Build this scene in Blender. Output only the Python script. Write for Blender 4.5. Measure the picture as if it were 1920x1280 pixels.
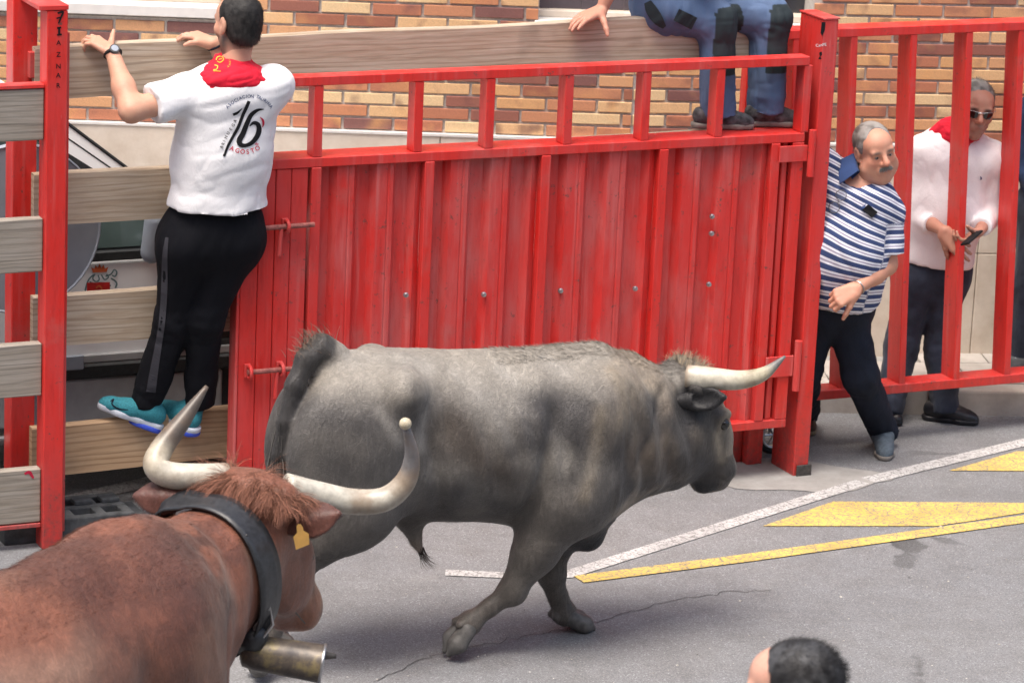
import bpy, bmesh, math, random
import numpy as np
from mathutils import Vector, Matrix
from mathutils.bvhtree import BVHTree

for o in list(bpy.data.objects):
    bpy.data.objects.remove(o, do_unlink=True)
scene = bpy.context.scene
COL = scene.collection
rng = np.random.default_rng(7)
random.seed(7)

# ------------------------------------------------------------------ camera
CAM_H = 4.7            # eye height above the road (first floor balcony)
FPX = 6450.0           # focal length in photo pixels (1920 wide)
PITCH = math.radians(15.0)
ROLL = math.radians(2.6)
CXP, CYP = 960.0, 640.0
fw = np.array([0, math.cos(PITCH), -math.sin(PITCH)])
u0 = np.array([0, math.sin(PITCH), math.cos(PITCH)])
r0 = np.array([1.0, 0, 0])
CR = math.cos(ROLL) * r0 + math.sin(ROLL) * u0
CU = math.cos(ROLL) * u0 - math.sin(ROLL) * r0
CAMP = np.array([0, 0, CAM_H])
cam_d = bpy.data.cameras.new('camera')
cam = bpy.data.objects.new('camera', cam_d)
COL.objects.link(cam)
cam.matrix_world = Matrix(((CR[0], CU[0], -fw[0], 0), (CR[1], CU[1], -fw[1], 0),
                           (CR[2], CU[2], -fw[2], CAM_H), (0, 0, 0, 1)))
cam_d.sensor_fit = 'HORIZONTAL'
cam_d.sensor_width = 36
cam_d.lens = FPX / 1920 * 36
cam_d.clip_end = 500
cam_d.dof.use_dof = True
cam_d.dof.focus_distance = 13.6
cam_d.dof.aperture_fstop = 6.3
scene.camera = cam

# ------------------------------------------------------------------ sky and sun
SUN_EL, SUN_AZ = math.radians(72), math.radians(215)   # soft light through thin cloud, from behind-left of the viewer
world = bpy.data.worlds.new('World')
scene.world = world
world.use_nodes = True
wn = world.node_tree
bg = wn.nodes['Background']
sky = wn.nodes.new('ShaderNodeTexSky')
sky.sky_type = 'NISHITA'
sky.sun_disc = False
sky.sun_elevation = SUN_EL
sky.sun_rotation = SUN_AZ
sky.air_density = 1.0
sky.dust_density = 6.0
sky.ozone_density = 0.6
wn.links.new(sky.outputs[0], bg.inputs[0])
bg.inputs[1].default_value = 0.13
sun_d = bpy.data.lights.new('sun', 'SUN')
sun_d.energy = 1.5
sun_d.angle = math.radians(28)
sun_d.color = (1.0, 0.93, 0.84)
sun = bpy.data.objects.new('sun', sun_d)
COL.objects.link(sun)
sdir = Vector((math.sin(SUN_AZ) * math.cos(SUN_EL), math.cos(SUN_AZ) * math.cos(SUN_EL), math.sin(SUN_EL)))
sun.rotation_euler = sdir.to_track_quat('Z', 'Y').to_euler()
sun.location = (0, 0, 30)
scene.view_settings.view_transform = 'Standard'
scene.view_settings.look = 'None'
scene.view_settings.exposure = 1.08
scene.view_settings.gamma = 1.0
scene.view_settings.use_curve_mapping = False
scene.render.engine = 'CYCLES'

# ------------------------------------------------------------------ pixel -> place helpers
def ray(x, y):
    return fw + (x - CXP) / FPX * CR - (y - CYP) / FPX * CU
def gz(x, y, z=0.0):
    d = ray(x, y); t = (z - CAM_H) / d[2]; return CAMP + t * d
def on_plane(x, y, p0, n):
    d = ray(x, y); return CAMP + d * (np.dot(p0 - CAMP, n) / np.dot(d, n))
def at_y(x, y, Y):
    d = ray(x, y); return CAMP + d * (Y / d[1])
FA = math.radians(25.3)
FO = np.array([-1.92, 13.802, 0.0])
FD = np.array([math.cos(FA), math.sin(FA), 0.0])
FN = np.array([-math.sin(FA), math.cos(FA), 0.0])
ZU = np.array([0, 0, 1.0])
def FR(s, t, z):                       # along the barrier, behind it, up
    return FO + FD * s + FN * t + ZU * z
def FP(x, y, t=0.0):                   # pixel on the barrier plane shifted back by t -> world
    return on_plane(x, y, FO + FN * t, FN)
def FS(x, y, t=0.0):                   # -> (s, z)
    p = FP(x, y, t); return float((p - FO) @ FD), float(p[2])
def nrm(v):
    v = np.asarray(v, float); return v / np.linalg.norm(v)
def V3(*a):
    return np.array(a, float)

# ------------------------------------------------------------------ object helpers
ORG = {}
def tag(o, label=None, cat=None, group=None, kind=None):
    if label: o['label'] = label
    if cat: o['category'] = cat
    if group: o['group'] = group
    if kind: o['kind'] = kind
    return o
def thing(name, label, cat, loc, group=None):
    o = bpy.data.objects.new(name, None)
    o.empty_display_size = 0.1
    COL.objects.link(o)
    o.location = tuple(float(v) for v in loc)
    ORG[o.name] = np.asarray(loc, float)
    return tag(o, label, cat, group)
def link(name, me, parent=None, loc=None, rotz=0.0):
    """loc: world place of the mesh origin; None = mesh coordinates are world"""
    o = bpy.data.objects.new(name, me)
    COL.objects.link(o)
    base = ORG[parent.name] if parent is not None else np.zeros(3)
    L = np.zeros(3) if loc is None else np.asarray(loc, float)
    if parent is not None:
        o.parent = parent
    o.location = tuple(float(v) for v in (L - base))
    o.rotation_euler = (0, 0, rotz)
    ORG[o.name] = L if loc is not None else np.zeros(3)
    return o
def mesh_np(name, v, f, mat=None, smooth=False, attrs=None, cols=None):
    me = bpy.data.meshes.new(name)
    v = np.asarray(v, np.float32)
    if isinstance(f, np.ndarray) and f.ndim == 2:
        nf, k = f.shape
        me.vertices.add(len(v)); me.vertices.foreach_set('co', v.ravel())
        me.loops.add(nf * k); me.loops.foreach_set('vertex_index', f.astype(np.int32).ravel())
        me.polygons.add(nf)
        me.polygons.foreach_set('loop_start', np.arange(0, nf * k, k, dtype=np.int32))
        me.polygons.foreach_set('loop_total', np.full(nf, k, np.int32))
        me.update(calc_edges=True)
    else:
        me.from_pydata([tuple(map(float, p)) for p in v], [], [tuple(map(int, q)) for q in f])
    if smooth:
        me.polygons.foreach_set('use_smooth', np.ones(len(me.polygons), bool))
    if attrs:
        for k_, a in attrs.items():
            at = me.attributes.new(k_, 'FLOAT', 'POINT')
            at.data.foreach_set('value', np.asarray(a, np.float32))
    if cols is not None:
        at = me.color_attributes.new('Col', 'FLOAT_COLOR', 'POINT')
        c4 = np.ones((len(v), 4), np.float32); c4[:, :3] = cols
        at.data.foreach_set('color', c4.ravel())
    if mat: me.materials.append(mat)
    return me
def part(name, v, f, mat, parent=None, smooth=False, attrs=None, cols=None):
    """world-coordinate mesh -> object sharing its parent's origin"""
    v = np.asarray(v, float)
    if parent is not None:
        base = ORG[parent.name]
        o = bpy.data.objects.new(name, mesh_np(name, v - base, f, mat, smooth, attrs, cols))
        COL.objects.link(o); o.parent = parent
        ORG[o.name] = base
    else:
        o = bpy.data.objects.new(name, mesh_np(name, v, f, mat, smooth, attrs, cols))
        COL.objects.link(o); ORG[o.name] = np.zeros(3)
    return o
def box_mesh(name, size, mat, bev=0.003, seg=1):
    bm = bmesh.new()
    bmesh.ops.create_cube(bm, size=1.0)
    bmesh.ops.scale(bm, vec=size, verts=bm.verts)
    if bev: bmesh.ops.bevel(bm, geom=bm.edges[:], offset=bev, segments=seg, affect='EDGES', profile=0.6)
    me = bpy.data.meshes.new(name); bm.to_mesh(me); bm.free()
    if mat: me.materials.append(mat)
    return me
def fbox(name, s0, s1, t0, t1, z0, z1, mat, parent, bev=0.003):
    """box aligned with the barrier"""
    me = box_mesh(name, (abs(s1 - s0), abs(t1 - t0), abs(z1 - z0)), mat, bev)
    return link(name, me, parent, FR((s0 + s1) / 2, (t0 + t1) / 2, (z0 + z1) / 2), FA)
def tube_vf(pts, rad, n=10, cap=True):
    pts = np.asarray(pts, float); m = len(pts)
    rad = np.full(m, rad) if np.isscalar(rad) else np.asarray(rad, float)
    tan = np.gradient(pts, axis=0); tan /= np.linalg.norm(tan, axis=1)[:, None] + 1e-9
    ref = np.array([0.0, 0, 1]) if abs(tan[0][2]) < 0.9 else np.array([1.0, 0, 0])
    a = np.cross(tan[0], ref); a /= np.linalg.norm(a)
    V = []; F = []
    for i in range(m):
        a = a - tan[i] * (a @ tan[i]); a /= np.linalg.norm(a)
        b = np.cross(tan[i], a)
        for k in range(n):
            th = 2 * math.pi * k / n
            V.append(pts[i] + rad[i] * (math.cos(th) * a + math.sin(th) * b))
    for i in range(m - 1):
        for k in range(n):
            F.append((i * n + k, i * n + (k + 1) % n, (i + 1) * n + (k + 1) % n, (i + 1) * n + k))
    if cap:
        F.append(tuple(range(n))[::-1]); F.append(tuple(range((m - 1) * n, m * n)))
    return np.array(V), F
def spline(P, n):
    P = np.asarray(P, float); m = len(P)
    Q = np.vstack([2 * P[0] - P[1], P, 2 * P[-1] - P[-2]])
    out = []
    for i in range(m - 1):
        p0, p1, p2, p3 = Q[i], Q[i + 1], Q[i + 2], Q[i + 3]
        for t in np.linspace(0, 1, n, endpoint=False):
            out.append(0.5 * ((2 * p1) + (-p0 + p2) * t + (2 * p0 - 5 * p1 + 4 * p2 - p3) * t * t + (-p0 + 3 * p1 - 3 * p2 + p3) * t ** 3))
    out.append(P[-1]); return np.array(out)
def join_vf(*L):
    V = []; F = []; o = 0
    for v, f in L:
        V.append(np.asarray(v, float)); F += [tuple(i + o for i in q) for q in f]; o += len(v)
    return np.vstack(V), F
def lathe_vf(c, axis, prof, n=24):
    """prof: list of (along, radius)"""
    axis = nrm(axis); ref = ZU if abs(axis[2]) < 0.9 else V3(1, 0, 0)
    a = nrm(np.cross(axis, ref)); b = np.cross(axis, a)
    V = []; F = []
    for h, r in prof:
        for k in range(n):
            th = 2 * math.pi * k / n
            V.append(np.asarray(c) + axis * h + r * (math.cos(th) * a + math.sin(th) * b))
    for i in range(len(prof) - 1):
        for k in range(n):
            F.append((i * n + k, i * n + (k + 1) % n, (i + 1) * n + (k + 1) % n, (i + 1) * n + k))
    return np.array(V), F

# ------------------------------------------------------------------ numpy value noise
def vnoise(p, seed=0):
    p = np.asarray(p, float); i = np.floor(p).astype(np.int64); f = p - i
    f = f * f * (3 - 2 * f)
    def h(ix, iy, iz):
        n = (ix * 374761393 + iy * 668265263 + iz * 2147483647 + seed * 974634777) & 0xFFFFFFFF
        n = ((n ^ (n >> 13)) * 1274126177) & 0xFFFFFFFF
        return ((n ^ (n >> 16)) & 0xFFFF) / 65535.0
    r = 0
    for dx in (0, 1):
        for dy in (0, 1):
            for dz in (0, 1):
                w = (f[:, 0] if dx else 1 - f[:, 0]) * (f[:, 1] if dy else 1 - f[:, 1]) * (f[:, 2] if dz else 1 - f[:, 2])
                r = r + w * h(i[:, 0] + dx, i[:, 1] + dy, i[:, 2] + dz)
    return r
def fbm(p, oct=3, seed=0):
    p = np.asarray(p, float); r = 0; a = 0.5; s = 0
    for o in range(oct):
        r = r + a * vnoise(p * 2 ** o, seed + o); s += a; a *= 0.5
    return r / s
def sstep(a, b, x):
    t = np.clip((x - a) / (b - a), 0, 1); return t * t * (3 - 2 * t)
def mixc(c, d, t):
    t = np.asarray(t)[:, None]; return c * (1 - t) + np.asarray(d) * t

# ------------------------------------------------------------------ implicit bodies
def cone(a, b, ra, rb, k=0.03):
    return ('c', np.asarray(a, float), np.asarray(b, float), ra, rb, k, 1)
def ball(c, r, k=0.03):
    return ('e', np.asarray(c, float), np.eye(3), np.array([r, r, r], float), 0, k, 1)
def ell(c, ax, r, k=0.03):
    return ('e', np.asarray(c, float), np.asarray(ax, float), np.asarray(r, float), 0, k, 1)
def sub(p):
    return p[:6] + (-1,)
def prim_d(pr, P):
    if pr[0] == 'c':
        a, b, ra, rb = pr[1:5]
        ba = b - a; L2 = ba @ ba
        pa = P - a
        t = np.clip(pa @ ba / max(L2, 1e-9), 0, 1)
        return np.linalg.norm(pa - t[..., None] * ba, axis=-1) - (ra + (rb - ra) * t)
    q = (P - pr[1]) @ pr[2].T
    k0 = np.linalg.norm(q / pr[3], axis=-1); k1 = np.linalg.norm(q / pr[3] ** 2, axis=-1) + 1e-9
    return k0 * (k0 - 1) / k1
def prim_bb(pr):
    if pr[0] == 'c':
        a, b, ra, rb = pr[1:5]
        r = max(ra, rb); return np.minimum(a, b) - r, np.maximum(a, b) + r
    ext = np.sqrt(((pr[2] * pr[3][:, None]) ** 2).sum(0))
    return pr[1] - ext, pr[1] + ext
def smin(a, b, k):
    h = np.maximum(k - np.abs(a - b), 0) / k
    return np.minimum(a, b) - h * h * k * 0.25
def field(groups, res):
    los = []; his = []
    for prims, cuts in groups:
        for p in prims:
            if p[6] > 0:
                lo, hi = prim_bb(p); los.append(lo); his.append(hi)
    pad = 0.035 + 2 * res
    lo = np.min(los, 0) - pad; hi = np.max(his, 0) + pad
    n = np.ceil((hi - lo) / res).astype(int) + 1
    ax = [lo[i] + res * np.arange(n[i]) for i in range(3)]
    tot = np.full(n, 1.0, np.float32)
    for prims, cuts in groups:
        D = np.full(n, 1.0, np.float32)
        for p in prims:
            k = p[5]
            plo, phi = prim_bb(p)
            i0 = np.maximum(((plo - k - 3 * res - lo) / res).astype(int), 0)
            i1 = np.minimum(((phi + k + 3 * res - lo) / res).astype(int) + 2, n)
            if np.any(i1 <= i0): continue
            sl = tuple(slice(a, b) for a, b in zip(i0, i1))
            P = np.stack(np.meshgrid(ax[0][sl[0]], ax[1][sl[1]], ax[2][sl[2]], indexing='ij'), -1)
            d = prim_d(p, P)
            if p[6] > 0: D[sl] = smin(D[sl], d, k)
            else: D[sl] = -smin(-D[sl], d, k)
        for c in cuts:
            pt, nn = c[0], c[1]
            nn = np.asarray(nn, float)
            g = ((ax[0] - pt[0]) * nn[0])[:, None, None] + ((ax[1] - pt[1]) * nn[1])[None, :, None] + ((ax[2] - pt[2]) * nn[2])[None, None, :]
            D = np.maximum(D, g.astype(np.float32))
        tot = smin(tot, D, 0.012) if len(groups) > 1 else D
    return tot, lo, res
def surfnet(D, lo, res):
    n = np.array(D.shape); s = D < 0
    c = [s[dx:n[0] - 1 + dx, dy:n[1] - 1 + dy, dz:n[2] - 1 + dz] for dx in (0, 1) for dy in (0, 1) for dz in (0, 1)]
    cnt = sum(x.astype(np.int8) for x in c)
    act = (cnt > 0) & (cnt < 8)
    idx = np.argwhere(act)
    ids = np.full(act.shape, -1, np.int64); ids[act] = np.arange(len(idx))
    acc = np.zeros((len(idx), 3)); w = np.zeros(len(idx))
    cor = [(dx, dy, dz) for dx in (0, 1) for dy in (0, 1) for dz in (0, 1)]
    val = {k: D[idx[:, 0] + k[0], idx[:, 1] + k[1], idx[:, 2] + k[2]] for k in cor}
    for a in cor:
        for ax in range(3):
            if a[ax] == 0:
                b = list(a); b[ax] = 1; b = tuple(b)
                va, vb = val[a], val[b]
                m = (va < 0) != (vb < 0)
                t = np.where(m, va / np.where(m, va - vb, 1), 0)
                p = np.zeros((len(idx), 3)); p[:] = a; p[:, ax] = t
                acc += p * m[:, None]; w += m
    V = lo + res * (idx + acc / w[:, None])
    F = []
    for ax in range(3):
        o1, o2 = (ax + 1) % 3, (ax + 2) % 3
        sl0 = [slice(None)] * 3; sl1 = [slice(None)] * 3
        sl0[ax] = slice(0, n[ax] - 1); sl1[ax] = slice(1, n[ax])
        for o in (o1, o2):
            sl0[o] = slice(1, n[o] - 1); sl1[o] = slice(1, n[o] - 1)
        a, b = s[tuple(sl0)], s[tuple(sl1)]
        for fl in (False, True):
            e = np.argwhere((a & ~b) if not fl else (~a & b))
            if not len(e): continue
            e = e.copy(); e[:, o1] += 1; e[:, o2] += 1
            q = []
            for d1, d2 in ((-1, -1), (0, -1), (0, 0), (-1, 0)):
                k = e.copy(); k[:, o1] += d1; k[:, o2] += d2
                q.append(ids[k[:, 0], k[:, 1], k[:, 2]])
            q = np.stack(q, 1)
            F.append(q[:, ::-1] if fl else q)
    return V, np.vstack(F)
def relax(V, F, it=2, lam=0.5):
    e = np.vstack([F[:, [0, 1]], F[:, [1, 2]], F[:, [2, 3]], F[:, [3, 0]]])
    for _ in range(it):
        acc = np.zeros_like(V); c = np.zeros(len(V))
        for k in range(3):
            acc[:, k] = np.bincount(e[:, 0], V[e[:, 1], k], len(V)) + np.bincount(e[:, 1], V[e[:, 0], k], len(V))
        c = np.bincount(e[:, 0], minlength=len(V)) + np.bincount(e[:, 1], minlength=len(V))
        V = V + lam * (acc / np.maximum(c, 1)[:, None] - V)
    return V
def vnormals(V, F):
    nf = np.cross(V[F[:, 2]] - V[F[:, 0]], V[F[:, 3]] - V[F[:, 1]])
    N = np.zeros_like(V)
    for k in range(4):
        for a in range(3):
            N[:, a] += np.bincount(F[:, k], nf[:, a], len(V))
    return N / (np.linalg.norm(N, axis=1)[:, None] + 1e-12)
def blob(groups, res, it=2):
    if groups and not isinstance(groups[0][0], (list,)):
        groups = [(groups, [])]
    D, lo, r = field(groups, res)
    V, F = surfnet(D, lo, r)
    return relax(V, F, it), F
# ------------------------------------------------------------------ materials
def lin(r, g, b):
    def f(c):
        c = c / 255.0
        return c / 12.92 if c <= 0.04045 else ((c + 0.055) / 1.055) ** 2.4
    return (f(r), f(g), f(b), 1.0)
class M:
    def __init__(s, name, rough=0.6, spec=0.4):
        s.m = bpy.data.materials.new(name); s.m.use_nodes = True
        s.nt = s.m.node_tree; s.b = s.nt.nodes['Principled BSDF']
        s.b.inputs['Roughness'].default_value = rough
        s.b.inputs['Specular IOR Level'].default_value = spec
    def n(s, t, **kw):
        x = s.nt.nodes.new('ShaderNode' + t)
        for k, v in kw.items():
            if k.startswith('i_'):
                x.inputs[k[2:].replace('_', ' ')].default_value = v
            else: setattr(x, k, v)
        return x
    def l(s, a, b): s.nt.links.new(a, b)
    def coord(s, scale=(1, 1, 1), kind='Object', loc=None):
        tc = s.n('TexCoord'); mp = s.n('Mapping')
        s.l(tc.outputs[kind], mp.inputs[0]); mp.inputs['Scale'].default_value = scale
        if loc is not None: s.l(loc, mp.inputs['Location'])
        return mp.outputs[0]
    def geo(s, scale=(1, 1, 1)):
        g = s.n('NewGeometry'); mp = s.n('Mapping'); s.l(g.outputs['Position'], mp.inputs[0])
        mp.inputs['Scale'].default_value = scale; return mp.outputs[0]
    def noise(s, vec, scale, detail=4, rough=0.55, dist=0.0):
        x = s.n('TexNoise'); x.inputs['Scale'].default_value = scale; x.inputs['Detail'].default_value = detail
        x.inputs['Roughness'].default_value = rough; x.inputs['Distortion'].default_value = dist
        s.l(vec, x.inputs['Vector']); return x.outputs['Fac']
    def voro(s, vec, scale, feature='F1', out='Distance'):
        x = s.n('TexVoronoi'); x.feature = feature; x.inputs['Scale'].default_value = scale
        s.l(vec, x.inputs['Vector']); return x.outputs[out]
    def ramp(s, fac, stops, interp='LINEAR'):
        r = s.n('ValToRGB'); s.l(fac, r.inputs[0]); e = r.color_ramp.elements; r.color_ramp.interpolation = interp
        while len(e) < len(stops): e.new(0.5)
        for k, (p, c) in zip(e, stops):
            k.position = p; k.color = c if not np.isscalar(c) else (c, c, c, 1)
        return r.outputs[0]
    def mix(s, a, b, fac, mode='MIX'):
        x = s.n('Mix'); x.data_type = 'RGBA'; x.blend_type = mode
        for v, i in ((fac, 0), (a, 6), (b, 7)):
            if hasattr(v, 'is_output') or isinstance(v, bpy.types.NodeSocket): s.l(v, x.inputs[i])
            else: x.inputs[i].default_value = v
        return x.outputs[2]
    def math(s, op, a, b=0.0):
        x = s.n('Math'); x.operation = op
        for v, i in ((a, 0), (b, 1)):
            if isinstance(v, bpy.types.NodeSocket): s.l(v, x.inputs[i])
            else: x.inputs[i].default_value = v
        return x.outputs[0]
    def color(s, c):
        if isinstance(c, bpy.types.NodeSocket): s.l(c, s.b.inputs['Base Color'])
        else: s.b.inputs['Base Color'].default_value = c
        return s
    def bump(s, h, strength=0.3, dist=0.01):
        x = s.n('Bump'); x.inputs['Strength'].default_value = strength; x.inputs['Distance'].default_value = dist
        s.l(h, x.inputs['Height']); s.l(x.outputs[0], s.b.inputs['Normal']); return s
    def attr(s, name, out='Color'):
        x = s.n('Attribute'); x.attribute_name = name; return x.outputs[out]
    def rnd(s):
        return s.n('ObjectInfo').outputs['Random']

def mat_plain(name, c, rough=0.6, spec=0.4, metal=0.0, nscale=30, namp=0.25, bump=0.0):
    m = M(name, rough, spec); v = m.coord()
    n = m.noise(v, nscale, 5)
    dark = tuple(x * (1 - namp) for x in c[:3]) + (1,); lite = tuple(min(1, x * (1 + namp)) for x in c[:3]) + (1,)
    m.color(m.ramp(n, [(0.3, dark), (0.7, lite)])); m.b.inputs['Metallic'].default_value = metal
    if bump: m.bump(n, bump, 0.004)
    return m.m

# --- asphalt
def mat_asphalt():
    m = M('asphalt', 0.82, 0.35); v = m.geo()
    big = m.noise(v, 0.55, 4); mid = m.noise(v, 5, 5, 0.65)
    fine = m.noise(v, 300, 3, 0.7); ag = m.voro(v, 230, 'F1', 'Color')
    agl = m.n('SeparateColor'); m.l(ag, agl.inputs[0])
    base = m.ramp(big, [(0.3, (0.165, 0.173, 0.186, 1)), (0.7, (0.215, 0.219, 0.226, 1))])
    base = m.mix(base, (0.12, 0.118, 0.116, 1), m.ramp(mid, [(0.42, 0.0), (0.75, 0.45)]))
    st = m.ramp(agl.outputs[0], [(0.0, 0.68), (0.55, 0.97), (0.93, 1.15), (1.0, 1.7)])
    c = m.mix(base, st, 1.0, 'MULTIPLY')
    c = m.mix(c, m.ramp(fine, [(0.25, 0.72), (0.75, 1.25)]), 0.7, 'MULTIPLY')
    # thin cracks
    cv = m.voro(m.geo((1, 1, 1)), 0.55, 'DISTANCE_TO_EDGE')
    wob = m.noise(v, 3, 4)
    crk = m.ramp(m.math('ADD', cv, m.math('MULTIPLY', m.math('SUBTRACT', wob, 0.5), 0.16)), [(0.0, 1.0), (0.006, 0.0)])
    gate = m.ramp(m.noise(v, 0.8, 2), [(0.5, 0.0), (0.62, 0.75)])
    c = m.mix(c, (0.03, 0.03, 0.03, 1), m.math('MULTIPLY', crk, gate))
    tyre = m.noise(m.geo((0.25, 2.2, 1)), 1.3, 4, 0.6)
    c = m.mix(c, (0.10, 0.10, 0.105, 1), m.ramp(tyre, [(0.52, 0.0), (0.8, 0.4)]))
    oil = m.noise(v, 1.7, 5, 0.6)
    c = m.mix(c, (0.07, 0.07, 0.07, 1), m.ramp(oil, [(0.64, 0.0), (0.78, 0.2)]))
    lite = m.noise(v, 2.3, 6, 0.7)
    c = m.mix(c, (0.28, 0.275, 0.265, 1), m.ramp(lite, [(0.60, 0.0), (0.8, 0.35)]))
    grit = m.ramp(m.voro(v, 23, 'F1'), [(0.03, 1.0), (0.05, 0.0)])
    c = m.mix(c, (0.42, 0.41, 0.40, 1), m.math('MULTIPLY', grit, 0.5))
    m.color(c)
    m.bump(m.math('ADD', m.math('MULTIPLY', agl.outputs[1], 0.6), fine), 0.3, 0.003)
    return m.m
def mat_roadpaint(name, c):
    m = M(name, 0.75, 0.3); v = m.geo()
    ag = m.voro(v, 130, 'F1', 'Color'); sp = m.n('SeparateColor'); m.l(ag, sp.inputs[0])
    worn = m.noise(v, 26, 5, 0.7); ck = m.voro(v, 16, 'DISTANCE_TO_EDGE')
    w = m.ramp(m.math('ADD', m.math('MULTIPLY', sp.outputs[0], 0.55), m.math('MULTIPLY', worn, 0.6)), [(0.56, 0.0), (0.84, 0.85)])
    cr = m.ramp(m.math('ADD', ck, m.math('MULTIPLY', m.math('SUBTRACT', worn, 0.5), 0.12)), [(0.0, 0.8), (0.03, 0.0)])
    big = m.noise(v, 3.0, 3)
    cc = m.mix(c, tuple(x * 0.72 for x in c[:3]) + (1,), m.ramp(big, [(0.4, 0), (0.7, 1)]))
    f = m.math('MINIMUM', m.math('ADD', w, cr), 1.0)
    m.color(m.mix(cc, (0.17, 0.165, 0.16, 1), f)); m.bump(sp.outputs[1], 0.3, 0.003)
    return m.m
# --- red barrier paint
def mat_red(name='red_paint', c=(0.66, 0.027, 0.021, 1), fade=(0.52, 0.075, 0.075, 1), amt=0.6):
    m = M(name, 0.42, 0.45); v = m.geo()
    n1 = m.noise(m.geo((1, 1, 0.35)), 5.5, 5, 0.6); n2 = m.noise(m.geo((3.5, 3.5, 0.5)), 13, 4, 0.65); n3 = m.noise(v, 40, 6, 0.7)
    col = m.mix(c, fade, m.ramp(n1, [(0.42, 0.0), (0.72, amt)]))
    col = m.mix(col, tuple(x * 0.55 for x in c[:3]) + (1,), m.ramp(n2, [(0.5, 0.0), (0.8, 0.55)]))
    strk = m.noise(m.geo((9, 9, 0.35)), 3.2, 4, 0.6)
    col = m.mix(col, (0.62, 0.20, 0.19, 1), m.ramp(strk, [(0.55, 0.0), (0.74, 0.55 * amt)]))
    dust = m.noise(m.geo((1, 1, 1)), 2.6, 6, 0.7)
    col = m.mix(col, (0.36, 0.17, 0.15, 1), m.ramp(dust, [(0.56, 0.0), (0.76, 0.45)]))
    # scuffs and rust chips
    chip = m.math('MULTIPLY', m.ramp(n3, [(0.60, 0.0), (0.66, 1.0)]), m.ramp(m.noise(v, 6.0, 3), [(0.46, 0.0), (0.58, 1.0)]))
    col = m.mix(col, (0.11, 0.06, 0.05, 1), m.math('MULTIPLY', chip, 0.85))
    scr = m.ramp(m.noise(m.geo((40, 40, 2.5)), 4.0, 3, 0.6), [(0.70, 0.0), (0.76, 0.35)])
    col = m.mix(col, (0.6, 0.32, 0.31, 1), scr)
    # road grime splashed up from the ground
    g = m.n('NewGeometry'); sx = m.n('SeparateXYZ'); m.l(g.outputs['Position'], sx.inputs[0])
    gr = m.math('MULTIPLY', m.ramp(sx.outputs[2], [(0.0, 0.75), (0.45, 0.0)]), m.ramp(n3, [(0.35, 0.2), (0.65, 1.0)]))
    col = m.mix(col, (0.10, 0.055, 0.05, 1), gr)
    m.color(col)
    m.l(m.ramp(n1, [(0.3, 0.34), (0.7, 0.6)]), m.b.inputs['Roughness'])
    m.bump(m.math('ADD', n3, m.math('MULTIPLY', chip, -0.6)), 0.12, 0.003)
    return m.m
def mat_wood(name, c1, c2, dark):
    m = M(name, 0.85, 0.2)
    off = m.n('VectorMath'); off.operation = 'SCALE'; cb = m.n('CombineXYZ'); r = m.rnd()
    for k in range(3): m.l(r, cb.inputs[k])
    m.l(cb.outputs[0], off.inputs[0]); off.inputs['Scale'].default_value = 37.0
    v = m.coord((1.1, 9, 14), loc=off.outputs[0])
    v2 = m.coord((1, 1, 1), loc=off.outputs[0])
    warp = m.noise(m.coord((1.0, 2.5, 4.5), loc=off.outputs[0]), 2.2, 3)
    ring = m.n('TexWave'); ring.wave_type = 'BANDS'; ring.bands_direction = 'Z'; ring.inputs['Scale'].default_value = 3.0
    ring.inputs['Distortion'].default_value = 14.0; ring.inputs['Detail'].default_value = 4; ring.inputs['Detail Scale'].default_value = 0.7
    m.l(m.coord((0.35, 1, 4.2), loc=off.outputs[0]), ring.inputs['Vector'])
    g1 = m.noise(v, 3.0, 6, 0.65, 0.4); g2 = m.noise(m.coord((2.0, 60, 85), loc=off.outputs[0]), 2.0, 4, 0.6)
    c = m.mix(c1, c2, m.ramp(g1, [(0.35, 0.0), (0.68, 1.0)]))
    c = m.mix(c, dark, m.math('MULTIPLY', m.ramp(ring.outputs['Fac'], [(0.62, 0.0), (0.95, 0.55)]), m.ramp(warp, [(0.3, 0.3), (0.7, 1.0)])))
    c = m.mix(c, dark, m.ramp(g2, [(0.55, 0.0), (0.85, 0.32)]))
    kn = m.voro(m.coord((1.6, 1, 4.3), loc=off.outputs[0]), 1.15)
    knw = m.math('ADD', kn, m.math('MULTIPLY', m.math('SUBTRACT', m.noise(v2, 22, 3), 0.5), 0.06))
    c = m.mix(c, tuple(x * 0.55 for x in dark[:3]) + (1,), m.ramp(knw, [(0.06, 0.9), (0.13, 0.0)]))
    st = m.noise(v2, 2.6, 4)
    c = m.mix(c, (0.10, 0.085, 0.07, 1), m.ramp(st, [(0.58, 0.0), (0.8, 0.5)]))
    m.color(c); m.bump(m.math('ADD', g2, m.math('MULTIPLY', g1, 0.6)), 0.3, 0.004)
    return m.m
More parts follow.
